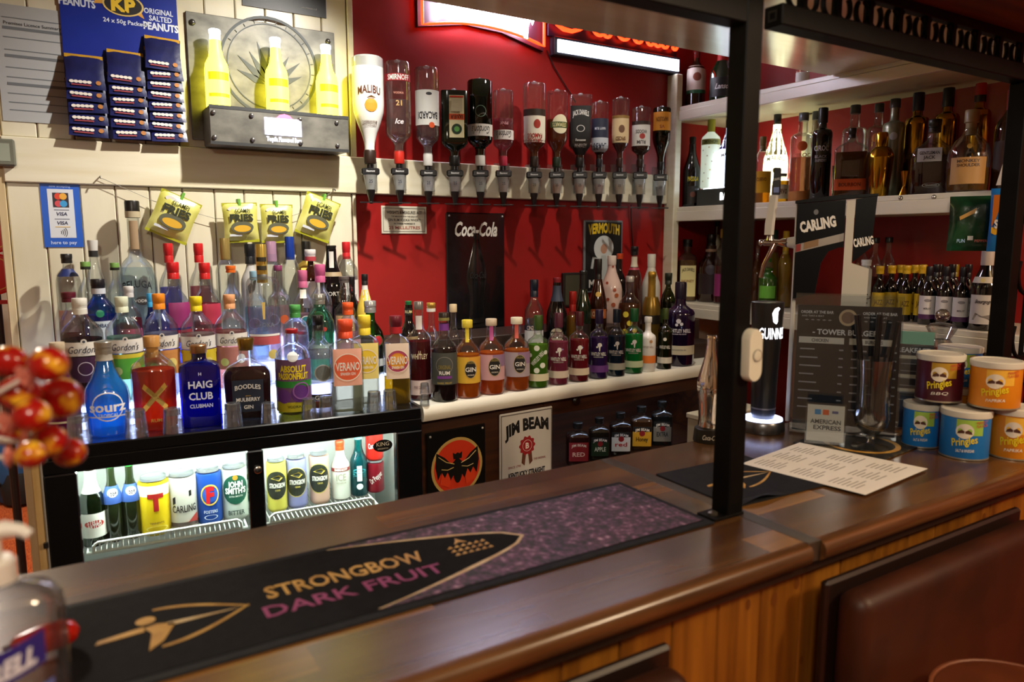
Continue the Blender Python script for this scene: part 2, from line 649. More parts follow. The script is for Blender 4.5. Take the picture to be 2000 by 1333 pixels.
# boards on the customers' side
bx = [-0.75, -0.6, -0.48, -0.37, -0.255, -0.14, -0.02, 0.1, 0.215, 0.33, 0.445, 0.558, 0.662, 0.767, 0.867, 0.969, 1.075, 1.185, 1.29, 1.40, 1.50, 1.61, 1.72, 1.83, 1.94, 2.05, 2.18, 2.3]
for a, b in zip(bx, bx[1:]):
    obj('plank', MB().box(a + 0.0008, b - 0.0008, 0.772, 0.790, 0.06, ZC - 0.0365, 0.0025), M_PINE, ctr)
obj('inner_carcass', MB().box(-0.75, 2.3, 0.792, 1.2, 0.0, ZC - 0.037), mat('23180f', 0.7), ctr)
kn = mat('6e3a0c', 0.5)
for (px, py, rr) in ((1556, 1140, 0.007), (1461, 1182, 0.006), (1677, 1118, 0.006), (1742, 1098, 0.008), (1863, 1042, 0.006), (1922, 1012, 0.007), (1512, 1172, 0.008), (1565, 1290, 0.005)):
    P = at_y(px, py, 0.7715)
    m = MB().disc(P.x, P.z, rr, 0.7713, 14, 1.6)
    obj('knot', m, kn, ctr)

# far room seen past the end of the wall
pic = thing('wall_picture', 'blue and white picture on the far room wall beyond the door lining', 'picture', (-0.62, 6.2, 1.36), 0.0)
obj('picture_board', MB().box(-0.30, 0.16, 0, 0.02, -0.28, 0.16, 0.003), mat('b9b4d6', 0.6), pic)
for k in range(4):
    obj('dark_line', MB().tube([(-0.2 + 0.08 * k, -0.004, -0.1), (0.14, -0.004, -0.02 + 0.03 * k)], 0.006, 5), M_BLACK, pic)
obj('dark_foreground', MB().prism([(-0.28, -0.26), (0.14, -0.26), (0.15, -0.02), (0.06, -0.05), (-0.1, -0.16), (-0.28, -0.2)], -0.003, 0.0), mat('1d2a3d', 0.6), pic)
sk = thing('wooden_ledge', 'low brown wooden ledge across the far room carpet', 'ledge', (-0.7, 6.3, 0))
obj('ledge_body', MB().box(-0.8, 0.55, 0, 0.3, 0, 0.12, 0.01), mat('5a2a18', 0.5), sk)
obj('ledge_top', MB().box(-0.82, 0.57, -0.02, 0.3, 0.12, 0.15, 0.005), mat('7a3a20', 0.4), sk)
P = at_z(44, 990, 0)
bag = thing('blue_rucksack', 'small blue and black rucksack lying on the orange carpet', 'rucksack', (P.x, P.y + 0.15, 0))
obj('bag_body', MB().lathe([(0.04, 0), (0.13, 0.02), (0.15, 0.15), (0.13, 0.33), (0.06, 0.42), (0.01, 0.43)], 16, None, 0, 0, 0), mat('1f4f86', 0.7), bag, True)
obj('bag_pocket', MB().lathe([(0.02, 0), (0.10, 0.02), (0.11, 0.12), (0.08, 0.2), (0.01, 0.22)], 14, None, 0, -0.08, 0), mat('16181d', 0.7), bag, True)
obj('bag_strap', MB().tube([(-0.1, -0.1, 0.15), (-0.25, -0.15, 0.05), (-0.4, -0.2, 0.02)], 0.014, 6), mat('16181d', 0.7), bag, True)
# ================================================================ fridge, back counter, lit steps
ZS = 1.13
M_FBLK = mat('0c0c0d', 0.22, 0.0, 0.4)
M_CLEAR = glass('fafcfb', 0.02, 0.9, 0.6, 0.0)
FR_A = math.atan2(1.872 - 1.941, 0.855 - 0.018)
fr = thing('bottle_fridge', 'black two door bottle cooler with lit glass doors under the back bar', 'fridge', (-0.056, 1.947, 0), FR_A)
FWD, FDP = 0.916, 0.475
obj('top_panel', MB().box(0, FWD, 0.0, FDP, ZS - 0.03, ZS, 0.003), M_FBLK, fr)
obj('fascia', MB().box(0, FWD, 0.0, 0.03, 1.066, ZS - 0.0305, 0.002), M_FBLK, fr)
for x0, x1 in ((0, 0.066), (0.442, 0.482), (0.840, FWD)):
    obj('door_frame', MB().box(x0, x1, -0.004, 0.03, 0.32, 1.0655, 0.003), M_FBLK, fr)
obj('side_panel', MB().box(0, 0.02, 0.0305, FDP, 0.0, 1.099), M_FBLK, fr)
obj('side_panel', MB().box(FWD - 0.02, FWD, 0.0305, FDP, 0.0, 1.099), M_FBLK, fr)
obj('kick_panel', MB().box(0, FWD, 0.0, 0.03, 0.0, 0.3195), M_FBLK, fr)
M_INN = mat('e6ebe4', 0.35)
obj('liner_back', MB().box(0.021, FWD - 0.021, 0.40, 0.42, 0.3, 1.098), M_INN, fr)
obj('liner_floor', MB().box(0.021, FWD - 0.021, 0.031, 0.40, 0.3, 0.32), M_INN, fr)
obj('liner_side', MB().box(0.0205, 0.026, 0.031, 0.40, 0.32, 1.09), M_INN, fr)
obj('liner_side', MB().box(FWD - 0.026, FWD - 0.0205, 0.031, 0.40, 0.32, 1.09), M_INN, fr)
obj('light_tube', MB().tube([(0.04, 0.055, 1.075), (FWD - 0.04, 0.055, 1.075)], 0.009, 8), glow('f0fff6', 95), fr)
for k, (x0, x1) in enumerate(((0.066, 0.442), (0.482, 0.840))):
    dg = obj('glass_door', MB().box(x0, x1, 0.004, 0.010, 0.32, 1.066), M_CLEAR, fr)
obj('door_lock', MB().lathe([(0.010, 0), (0.010, 0.008), (0.007, 0.010)], 16).tf(Matrix.Translation((0.466, -0.004, 1.016)) @ Matrix.Rotation(R(90), 4, 'X')), mat('b9b9b9', 0.25, 1.0), fr, True)
st = obj('maker_badge', MB().disc(0.800, 1.034, 0.028, -0.0005, 28, 0.62), mat('0d0d0d', 0.4), fr)
flat_text(st, 'KING', 0.800, 1.039, 0.011, mat('d9d2b8', 0.4), -0.0012, 0.036, 0.0, 0.0)
flat_text(st, 'REFRIGERATION', 0.800, 1.026, 0.004, mat('d9d2b8', 0.4), -0.0012, 0.03, 0.0, 0.0)
M_RACK = mat('e9efe6', 0.3)
ZR = 0.842
for (x0, x1) in ((0.07, 0.44), (0.488, 0.80)):
    rk = obj('shelf_rack', MB().tube([(x0, 0.38, ZR), (x0, 0.06, ZR), (x1, 0.06, ZR), (x1, 0.38, ZR)], 0.004, 6), M_RACK, fr, True)
    lip = [(x0 + 0.012, 0.06, ZR), (x0 + 0.014, 0.058, ZR + 0.018), (x0 + 0.024, 0.058, ZR + 0.026)]
    lip += [(x1 - 0.024, 0.058, ZR + 0.026), (x1 - 0.014, 0.058, ZR + 0.018), (x1 - 0.012, 0.06, ZR)]
    obj('front_lip', MB().tube(lip, 0.0038, 6), M_RACK, rk, True)
    n = int((x1 - x0) / 0.0125)
    for i in range(n):
        x = x0 + 0.016 + (x1 - x0 - 0.032) * i / (n - 1)
        obj('wire', MB().tube([(x, 0.058, ZR + 0.025), (x, 0.06, ZR), (x, 0.38, ZR)], 0.0016, 4), M_RACK, rk)

# pine end panel beside the fridge
ep = thing('end_panel', 'narrow raw pine end panel beside the black fridge', 'panel', (-0.062, 1.945, 0), FR_A)
obj('panel_board', MB().box(-0.016, 0.001, 0.0, 0.44, 0, 1.128, 0.002), noisy('raw_pine', 'b9975c', 'd2b37c', (10, 10, 1), 4, 0.55), ep)
obj('panel_strip', MB().box(0.0015, 0.0055, -0.004, 0.44, 0, 1.128, 0.001), mat('8d8478', 0.4), ep)
obj('hinge_pin', MB().box(-0.004, 0.0055, -0.012, -0.0045, 0.90, 0.912), mat('7a7a7a', 0.3, 1.0), ep)

# lit stepped bottle display: acrylic steps with glowing fronts
M_ACR = mat('dfe8f5', 0.25, 0, 0, 1.1, 'c8d4ff')
M_LED = glow('c0ccff', 8.0)
sd = thing('bottle_steps', 'lit acrylic stepped display under the spirits on the fridge', 'display', (0, 0, 0))
for k, (y0, y1, z) in enumerate(((2.085, 2.19, 1.19), (2.19, 2.295, 1.25), (2.295, 2.430, 1.31))):
    s_ = obj('step', MB().box(0.0, 0.858, y0 + 0.004, y1, ZS + 0.0005, z - 0.0005, 0.001), M_ACR, sd)
    obj('led_front', MB().box(0.0, 0.858, y0, y0 + 0.0035, ZS + 0.002 + 0.06 * k, z - 0.004), M_LED, s_)

# white back counter and dark cabinet below it
CB_A = math.atan2(1.96 - 1.874, 2.04 - 0.857)
CBX, CBY = 0.862, 1.876
M_WS = noisy('white_worktop', 'e8e4d4', 'f2efe2', (1, 1, 1), 5, 0.25)
sh = thing('back_counter', 'white round edged back bar worktop carrying a row of coloured gins', 'worktop', (CBX, CBY, 0), CB_A)
prof = [(0.02, ZS - 0.045), (0.006, ZS - 0.045), (0.001, ZS - 0.038), (-0.002, ZS - 0.024), (0.001, ZS - 0.008), (0.007, ZS), (0.02, ZS)]
m = MB()
n = len(prof)
m.v = [(x, y, z) for x in (0.003, 1.435) for (y, z) in prof]
m.f = [(i, i + 1, n + i + 1, n + i) for i in range(n - 1)] + [tuple(reversed(range(n))), tuple(range(n, 2 * n))]
obj('rounded_edge', m, M_WS, sh, True)
obj('top_slab', MB().add([(0.005, 0.0201, ZS - 0.045), (1.435, 0.0201, ZS - 0.045), (1.405, 0.455, ZS - 0.045), (0.09, 0.555, ZS - 0.045), (0.005, 0.0201, ZS), (1.435, 0.0201, ZS), (1.405, 0.455, ZS), (0.09, 0.555, ZS)], [(3, 2, 1, 0), (4, 5, 6, 7), (0, 1, 5, 4), (1, 2, 6, 5), (2, 3, 7, 6), (3, 0, 4, 7)]), M_WS, sh)
M_DW = noisy('dark_cabinet_wood', '2c1609', '4a2612', (0.8, 10, 12), 4, 0.45, detail=6, bump=0.05)
cb = thing('back_cabinet', 'dark brown wooden cabinet with an open bay below the white worktop', 'cabinet', (CBX, CBY, 0), CB_A)
obj('front_panel', MB().box(0.012, 0.465, 0.035, 0.055, 0.0, ZS - 0.0455, 0.002), M_DW, cb)
obj('head_rail', MB().box(0.466, 1.40, 0.035, 0.055, 1.028, ZS - 0.0455, 0.002), M_DW, cb)
obj('inner_side', MB().box(0.445, 0.465, 0.056, 0.40, 0.0, ZS - 0.047), M_DW, cb)
obj('inner_side', MB().box(1.38, 1.40, 0.056, 0.38, 0.0, ZS - 0.047), M_DW, cb)
obj('inner_back', MB().box(0.466, 1.379, 0.36, 0.38, 0.0, ZS - 0.047), M_DW, cb)
obj('inner_shelf', MB().box(0.466, 1.379, 0.056, 0.359, 0.80, 0.82), M_DW, cb)
obj('led_strip', MB().box(0.48, 1.36, 0.062, 0.070, 1.070, 1.076), glow('cfe0ff', 14), cb)
obj('rail_knob', MB().lathe([(0.012, 0), (0.016, 0.01), (0.010, 0.016)], 14).tf(Matrix.Translation((0.60, 0.034, 1.066)) @ Matrix.Rotation(R(90), 4, 'X')), mat('1a0d06', 0.4), cb, True)
# risers behind the front row on the white worktop
rs = thing('bottle_riser', 'dark stepped wooden riser behind the coloured gin bottles', 'riser', (0, 0, 0))
obj('riser_step', MB().box(0.91, 2.29, 2.085, 2.20, ZS + 0.001, 1.19, 0.002), mat('2a1a14', 0.5), rs)
obj('riser_step', MB().box(0.91, 2.29, 2.2005, 2.42, ZS + 0.001, 1.27, 0.002), mat('2a1a14', 0.5), rs)
# white box end to the right of the open bay
wbx = thing('white_carton', 'low white board box beyond the chrome bottle behind the counter', 'box', (1.93, 1.90, 0.0), CB_A)
obj('box_body', MB().box(0.0, 0.30, -0.10, 0.0, 0.0, 0.955, 0.003), mat('cfc8b0', 0.5), wbx)
obj('box_lid', MB().box(-0.004, 0.304, -0.104, 0.004, 0.9555, 0.975, 0.003), mat('ddd6c0', 0.5), wbx)

# ================================================================ black iron frame, doorbell, ironwork
M_IRON = noisy('black_iron', '080706', '0e0c0a', (1, 1, 1), 20, 0.5, bump=0.05, spec=0.10)
fm = thing('counter_gantry', 'black square steel post and top rail standing on the counter', 'frame', (1.0, 0.88, ZC))
obj('post', MB().box(0.003, 0.043, 0.0, 0.04, 0.004, 0.9, 0.002), M_IRON, fm)
obj('top_rail', MB().box(-1.7, 0.0025, 0.0, 0.04, 0.856, 0.9, 0.002), M_IRON, fm)
ft = obj('foot_plate', MB().box(-0.032, 0.044, -0.002, 0.042, 0.0006, 0.006, 0.001), M_IRON, fm)
obj('bolt', MB().lathe([(0.009, 0), (0.009, 0.004), (0.005, 0.006)], 8, None, -0.016, 0.018, 0.0062), mat('6d6558', 0.35, 0.8), ft, True)
db = thing('door_bell', 'white push button door bell fixed to the black post', 'bell push', (1.0235, 0.8795, 1.37), 0.0)
PB = at_y(1462, 693, 0.879)
db.location = (PB.x, 0.8796, PB.z)
pb = MB()
poly = []
for k in range(24):
    a = 2 * math.pi * k / 24
    poly.append((0.0185 * math.cos(a), 0.0185 * math.sin(a) + (0.029 if math.sin(a) > 0 else -0.029)))
for (s0, y) in ((1.0, 0.0), (1.0, -0.012), (0.9, -0.017)):
    pb.v += [(x * s0, y, z * (s0 if s0 == 1 else 0.96)) for x, z in poly]
for j in range(2):
    pb.f += [(24 * j + k, 24 * (j + 1) + k, 24 * (j + 1) + (k + 1) % 24, 24 * j + (k + 1) % 24) for k in range(24)]
pb.f += [tuple(range(24)), tuple(48 + k for k in reversed(range(24)))]
obj('bell_case', pb, mat('dcd8c6', 0.35), db, True)
obj('button_ring', MB().ring(0.003, 0.0, 0.0115, 0.0098, -0.0185, -0.016, 28), mat('9a968a', 0.4), db)
obj('button', MB().lathe([(0.0096, 0), (0.0092, 0.002), (0.005, 0.003)], 24).tf(Matrix.Translation((0.003, -0.0168, 0.0)) @ Matrix.Rotation(R(90), 4, 'X')), mat('d2cebc', 0.35), db, True)

iw = thing('iron_trellis', 'black wrought iron trellis rail with scrolls above the menu', 'trellis', (0, 0, 0))
obj('lower_rail', MB().box(1.089, 2.6, 0.88, 0.92, 1.966, 2.002, 0.002), M_IRON, iw)
obj('rail_end', MB().ring(0, 0, 0.013, 0.008, -0.001, 0.0, 4, 45, 405).tf(Matrix.Translation((1.0885, 0.90, 1.984)) @ Matrix.Rotation(R(-90), 4, 'Z')), mat('050505', 0.6), iw)
obj('upper_rail', MB().box(1.11, 2.6, 0.89, 0.91, 2.052, 2.070, 0.001), M_IRON, iw)
for k in range(13):
    x = 1.165 + 0.098 * k
    for s_ in (-1, 1):
        pts = []
        for q in range(15):
            a = R(90 + s_ * (20 + 300 * q / 14.0))
            pts.append((x + s_ * 0.021 + 0.019 * math.cos(a) * (1.0), 0.90, 2.027 + 0.0225 * math.sin(a)))
        obj('scroll', MB().tube(pts, 0.005, 6), M_IRON, iw, True)
    obj('scroll_collar', MB().box(x - 0.006, x + 0.006, 0.893, 0.907, 2.002, 2.052), M_IRON, iw)
obj('end_post', MB().box(1.957, 1.997, 0.88, 0.92, ZC + 0.001, 1.9655, 0.002), M_IRON, iw)
for k, (x, r) in enumerate(((2.03, 0.006), (2.09, 0.006))):
    obj('rod', MB().tube([(x, 0.90, ZC + 0.002), (x, 0.90, 1.966)], r, 8), M_IRON, iw)
for k in range(5):
    z = 1.20 + 0.16 * k
    pts = [(2.0 + 0.055 + 0.05 * math.cos(R(150 + 260 * q / 12.0)), 0.885, z + 0.055 * math.sin(R(150 + 260 * q / 12.0))) for q in range(13)]
    obj('scroll', MB().tube(pts, 0.005, 6), M_IRON, iw, True)

# ================================================================ seats on the customers' side
M_LEA = noisy('brown_leather', '30160a', '452010', (1, 1, 1), 7, 0.48, bump=0.10, spec=.35)
M_LEAD = mat('1c0c06', 0.45)


def cushion(w, h, d, rad=0.028):
    """rounded, slightly domed slab: x -w/2..w/2, y -d..0, z 0..h"""
    import bmesh
    bm = bmesh.new()
    bmesh.ops.create_cube(bm, size=1.0)
    for v in bm.verts:
        v.co = Vector((v.co.x * w, v.co.y * d - d / 2, v.co.z * h + h / 2))
    bmesh.ops.bevel(bm, geom=list(bm.edges), offset=rad, segments=5, profile=0.5, affect='EDGES')
    m = MB()
    bm.verts.ensure_lookup_table()
    m.v = [tuple(v.co) for v in bm.verts]
    m.f = [tuple(v.index for v in fc.verts) for fc in bm.faces]
    bm.free()
    return m


def leather_pad(label, x0, x1, ztop, y, zbot=0.012):
    t = thing('leather_pad', label, 'padding', ((x0 + x1) / 2, y, 0), 0)
    w = x1 - x0
    obj('upholstery', cushion(w, ztop - zbot, 0.062).tf(Matrix.Translation((0, 0.0245, zbot))), M_LEA, t, True)
    obj('dark_surround', MB().box(-w / 2 - 0.012, w / 2 + 0.012, 0.0255, 0.042, 0.001, ztop + 0.010, 0.005), M_LEAD, t)
    return t


leather_pad('wide brown leather padded panel standing against the pine boards', 1.078, 1.72, 1.018, 0.690)
leather_pad('brown leather padded panel with only its top edge below the counter', 0.52, 0.70, 1.017, 0.690)
P = at_y(2010, 1300, 0.5)
sl = thing('bar_stool', 'round tan leather bar stool low in front of the wide chair', 'stool', (1.262, 0.485, 0))
obj('seat_pad', MB().lathe([(0.02, 0.80), (0.125, 0.80), (0.14, 0.82), (0.14, 0.85), (0.13, 0.866), (0.08, 0.872), (0.01, 0.873)], 32), noisy('tan_leather', '4c220e', '642f15', (1, 1, 1), 8, 0.4, bump=0.08), sl, True)
obj('piping', MB().tube([(0.136 * math.cos(2 * math.pi * k / 36), 0.136 * math.sin(2 * math.pi * k / 36), 0.862) for k in range(36)], 0.004, 6, True), mat('7a4224', 0.5), sl, True)
obj('column', MB().lathe([(0.12, 0), (0.12, 0.012), (0.03, 0.03), (0.025, 0.80)], 24), mat('2a2a2a', 0.3, 0.8), sl, True)
# ================================================================ bottle maker
PROF = {
    'std': [(.90, 0), (1, .015), (1, .60), (.97, .64), (.82, .70), (.55, .75), (.38, .79), (.34, .82), (.34, .99)],
    'tall': [(.90, 0), (1, .012), (1, .66), (.93, .70), (.70, .75), (.45, .80), (.38, .83), (.36, .99)],
    'wine': [(.92, 0), (1, .015), (1, .56), (.93, .61), (.72, .67), (.48, .72), (.38, .77), (.36, .99)],
    'champ': [(.92, 0), (1, .02), (1, .50), (.92, .57), (.70, .66), (.48, .75), (.38, .83), (.36, .99)],
    'gordon': [(.92, 0), (1, .015), (1, .66), (.97, .69), (.78, .745), (.48, .80), (.36, .835), (.33, .86), (.33, .99)],
    'gin': [(.90, 0), (1, .03), (1, .56), (.96, .61), (.82, .66), (.58, .70), (.42, .735), (.37, .77), (.36, .99)],
    'whit': [(.92, 0), (1, .02), (1, .60), (.985, .63), (.88, .665), (.60, .695), (.42, .72), (.37, .76), (.38, .99)],
    'square': [(.94, 0), (1, .015), (1, .66), (.97, .70), (.82, .74), (.52, .77), (.40, .79), (.38, .82), (.38, .99)],
    'haig': [(.94, 0), (1, .015), (1, .72), (.95, .76), (.70, .79), (.42, .81), (.36, .83), (.36, .99)],
    'bumbu': [(.93, 0), (1, .02), (1, .62), (.97, .66), (.80, .72), (.50, .775), (.36, .81), (.34, .84), (.34, .99)],
    'boodles': [(.90, 0), (.97, .02), (1, .50), (.98, .56), (.82, .63), (.52, .69), (.34, .73), (.30, .78), (.30, .99)],
    'absolut': [(.90, 0), (1, .02), (1, .66), (.96, .72), (.82, .775), (.55, .81), (.40, .835), (.37, .87), (.37, .99)],
    'sourz': [(.86, 0), (.95, .02), (1, .30), (1, .42), (.93, .50), (.66, .60), (.48, .70), (.38, .80), (.35, .83), (.35, .99)],
    'malibu': [(.86, 0), (.97, .015), (1, .10), (1, .45), (.96, .52), (.76, .62), (.50, .72), (.36, .80), (.32, .85), (.32, .99)],
    'beluga': [(.90, 0), (1, .012), (1, .40), (.97, .46), (.83, .53), (.60, .575), (.36, .61), (.31, .65), (.30, .99)],
    'jager': [(.96, 0), (1, .01), (1, .66), (.97, .71), (.75, .76), (.40, .80), (.32, .83), (.32, .99)],
    'round': [(.80, 0), (.97, .03), (1, .12), (1, .42), (.97, .50), (.86, .58), (.62, .65), (.42, .70), (.34, .74), (.32, .99)],
    'jerry': [(.92, 0), (1, .02), (1, .52), (.92, .58), (.62, .63), (.52, .66), (.60, .71), (.62, .76), (.50, .81), (.40, .85), (.38, .99)],
    'tanq': [(.86, 0), (.90, .03), (.94, .45), (1, .60), (.97, .68), (.80, .76), (.52, .82), (.40, .85), (.38, .99)],
    'smirnoff': [(.92, 0), (1, .02), (1, .70), (.92, .735), (.62, .775), (.42, .80), (.38, .83), (.38, .99)],
    'kahlua': [(.94, 0), (1, .02), (1, .50), (.90, .58), (.62, .65), (.48, .70), (.42, .76), (.42, .99)],
    'beer': [(.90, 0), (1, .02), (1, .55), (.92, .61), (.62, .70), (.46, .78), (.42, .84), (.42, .99)],
    'can': [(.80, 0), (.86, .012), (.99, .05), (1, .08), (1, .90), (.97, .925), (.84, .965), (.82, .985), (.82, 1.0)],
    'ciroc': [(.92, 0), (1, .012), (1, .70), (.98, .735), (.85, .76), (.50, .775), (.40, .79), (.38, .86), (.38, .99)],
    'monkey': [(.94, 0), (1, .02), (1, .44), (.98, .52), (.86, .60), (.62, .66), (.42, .70), (.36, .74), (.36, .99)],
    'blub': [(.93, 0), (1, .015), (1, .58), (.90, .62), (.70, .655), (.50, .70), (.45, .74), (.55, .755), (.55, .80), (.42, .82), (.40, .99)],
    'tube': [(.90, 0), (1, .02), (1, .80), (.95, .84), (.7, .86), (.6, .88), (.58, .99)],
}
SQ = {'square': 6.0, 'haig': 7.0, 'jager': 7.0, 'boodles': 4.0, 'monkey': 2.0}
DEPTH = {'jager': 0.6, 'boodles': 0.6, 'haig': 0.62, 'square': 0.82}


def rad_at(prof, z):
    for (r0, z0), (r1, z1) in zip(prof, prof[1:]):
        if z <= z1:
            t = 0 if z1 == z0 else (z - z0) / (z1 - z0)
            return r0 + (r1 - r0) * max(0, min(1, t))
    return prof[-1][0]


def surf(prof, Rm, H, sq, dep, inv):
    """function (u metres along the front, z fraction, offset) -> local point on the bottle's skin, front towards -Y"""
    def S(u, zf, off):
        z = 1 - zf if inv else zf
        r = rad_at(prof, z) * Rm
        if sq and r > 0.6 * Rm:
            x = max(-0.97 * r, min(0.97 * r, u))
            y = -(r ** sq - abs(x) ** sq) ** (1.0 / sq) * dep
            return (x, y - off, zf * H)
        a = u / max(r, 1e-5)
        return ((r + off) * math.sin(a), -(r + off) * math.cos(a), zf * H)
    return S


def patch(S, u0, u1, z0, z1, off, nu=14, nz=6):
    m = MB()
    for j in range(nz + 1):
        for i in range(nu + 1):
            m.v.append(S(u0 + (u1 - u0) * i / nu, z0 + (z1 - z0) * j / nz, off))
    for j in range(nz):
        for i in range(nu):
            a = j * (nu + 1) + i
            m.f.append((a, a + 1, a + nu + 2, a + nu + 1))
    return m


def decorate(root, S, Rm, H, decs):
    last = None
    off = 0.0007
    for d in decs:
        k = d[0]
        off += 0.00025
        if k == 'L':      # label band: z0, z1, half width (x R), colour[, u shift]
            sh_ = (d[5] if len(d) > 5 else 0) * Rm
            last = obj('label', patch(S, sh_ - d[3] * Rm, sh_ + d[3] * Rm, d[1], d[2], off), mat(d[4], 0.5), root, True)
        elif k == 'N':    # neck label / seal
            obj('neck_label', patch(S, -d[3] * Rm, d[3] * Rm, d[1], d[2], off, 10, 3), mat(d[4], 0.5), root, True)
        elif k == 'T':    # lettering: z centre, height (x H), string, colour, options
            o = d[5] if len(d) > 5 else {}
            vs, fs, w = text_geo(d[3], o.get('b', 0.02), o.get('s', 0.0), o.get('sp', 1.0))
            h = d[2] * H
            kx = h if 'w' not in o else o['w'] * Rm / w
            if not o.get('r'):
                vs, fs, w = sliced((vs, fs, w), .22 * Rm / kx)
            m = MB()
            fl = -1 if o.get('ud') else 1
            ro = R(o.get('r', 0))
            cr_, sr_ = math.cos(ro), math.sin(ro)
            for a, b in vs:
                p, q = fl * a * kx, fl * b * h
                if 'arc' in o:
                    q += o['arc'] * H * (1 - (2 * a / w) ** 2)
                p, q = p * cr_ - q * sr_, p * sr_ + q * cr_
                m.v.append(S(p + o.get('u', 0) * Rm, d[1] + q / H, off + 0.0003))
            m.f = list(fs)
            obj('lettering', m, mat(d[4], 0.4, o.get('m', 0.0)), last or root)
        elif k in 'OQ':    # disc / ring: z centre, radius (x R), colour[, u][, aspect] ; ring inner radius
            if k == 'O':
                _, zc, r, col = d[:4]
                u = d[4] if len(d) > 4 else 0
                asp = d[5] if len(d) > 5 else 1
                m = MB()
                m.v.append(S(u * Rm, zc, off))
                nr = 6 if r > .5 else 3 if r > .2 else 1
                for j in range(1, nr + 1):
                    for i in range(22):
                        a = 2 * math.pi * i / 22
                        rr = r * j / nr
                        m.v.append(S((u + rr * math.cos(a)) * Rm, zc + rr * asp * Rm * math.sin(a) / H, off))
                m.f = [(0, 1 + i, 1 + (i + 1) % 22) for i in range(22)]
                for j in range(nr - 1):
                    b0 = 1 + 22 * j
                    m.f += [(b0 + i, b0 + 22 + i, b0 + 22 + (i + 1) % 22, b0 + (i + 1) % 22) for i in range(22)]
            else:
                _, zc, r, r2, col = d[:5]
                u = d[5] if len(d) > 5 else 0
                asp = d[6] if len(d) > 6 else 1
                m = MB()
                for i in range(26):
                    a = 2 * math.pi * i / 26
                    for rr in (r, r2):
                        m.v.append(S((u + rr * math.cos(a)) * Rm, zc + rr * asp * Rm * math.sin(a) / H, off))
                m.f = [(2 * i, 2 * ((i + 1) % 26), 2 * ((i + 1) % 26) + 1, 2 * i + 1) for i in range(26)]
            obj('emblem', m, mat(col, 0.45), last or root)
        elif k == 'P':    # polygon emblem: [(u x R, z x H)], colour
            m = MB()
            m.v = [S(u * Rm, z, off + (0.0004 if max(abs(q[0]) for q in d[1]) < .45 else 0.0022)) for u, z in d[1]]
            m.f = [tuple(range(len(d[1])))]
            obj('emblem', m, mat(d[2], 0.45), last or root)


def cap_mesh(style, r, h, z):
    m = MB()
    if style == 'cork':
        return m.lathe([(r * .74, z - h * .15), (r * .78, z + h * .4), (r, z + h * .42), (r * 1.02, z + h * .95), (r * .94, z + h)], 20)
    if style == 'wood':
        return m.lathe([(r, z), (r * 1.03, z + h * .1), (r * 1.03, z + h * .92), (r * .96, z + h)], 20)
    if style == 'taper':
        return m.lathe([(r * .92, z), (r * 1.18, z + h * .9), (r * 1.14, z + h)], 20)
    if style == 'foil':
        return m.lathe([(r * 1.10, z), (r * 1.02, z + h * .5), (r * 1.02, z + h * .82), (r * 1.12, z + h * .84), (r * 1.12, z + h * .96), (r * .9, z + h)], 20)
    # screw cap with two beads
    return m.lathe([(r, z), (r, z + h * .34), (r * .94, z + h * .37), (r, z + h * .40), (r, z + h * .52), (r * 1.05, z + h * .55), (r * 1.05, z + h * .95), (r * .98, z + h)], 20)


def make_bottle(name, label, cat, P, H, Rm, prof, gl, liq, fill, cap, decs, rot, group, inv=False, tilt=None):
    t = thing(name, label, cat, P, face_cam(P, R(rot)), group)
    pr = PROF[prof]
    sq, dep = SQ.get(prof), DEPTH.get(prof, 1.0)
    if prof == 'monkey':
        sq = None
    ch = cap[2] if cap else 0.0
    ztop = 1 - ch * 0.85
    pts = [p for p in pr if p[1] < ztop] + [(rad_at(pr, ztop), ztop)]

    def fz(z):
        return (1 - z) if inv else z
    body = [(r * Rm, fz(z) * H) for r, z in pts]
    if inv:
        body.reverse()
    sup = (lambda r, z: sq if r > 0.6 * Rm else 2.0) if sq else None
    m = MB().lathe(body, 32 if sq else 28, sup, dep=dep)
    obj('glass', m, gl, t, True)
    if liq:
        zf = fill
        lp = [(max(0.02, r - 0.07), max(z, 0.012)) for r, z in pts if z < zf] + [(rad_at(pr, zf) - 0.07, zf)]
        lp = [(r * Rm, fz(z) * H) for r, z in lp]
        if inv:
            # the liquid of a hung bottle sinks to the neck
            lp = [(max(0.02, rad_at(pr, z) - 0.07), z) for z in [1 - fill + (ztop - 0.02 - 1 + fill) * k / 12 for k in range(13)]]
            lp = [(r * Rm, fz(z) * H) for r, z in lp][::-1]
        obj('liquid', MB().lathe(lp, 24 if not sq else 32, (lambda r, z: sq if r > 0.55 * Rm else 2.0) if sq else None, dep=dep), liq, t, True)
    if cap and not inv:
        c = cap
        style = c[3] if len(c) > 3 else 'screw'
        mt = c[4] if len(c) > 4 else 0.0
        obj('cap', cap_mesh(style, c[1] * Rm, ch * H, (1 - ch) * H), mat(c[0], 0.35 if not mt else 0.28, mt), t, True)
        if len(c) > 5:
            obj('cap_band', MB().lathe([(c[1] * Rm * 1.06, (1 - ch * .98) * H), (c[1] * Rm * 1.06, (1 - ch * .62) * H)], 20), mat(c[5], 0.4), t, True)
    if decs:
        decorate(t, surf(pr, Rm, H, sq, dep, inv), Rm, H, decs)
    return t


PENDING = []


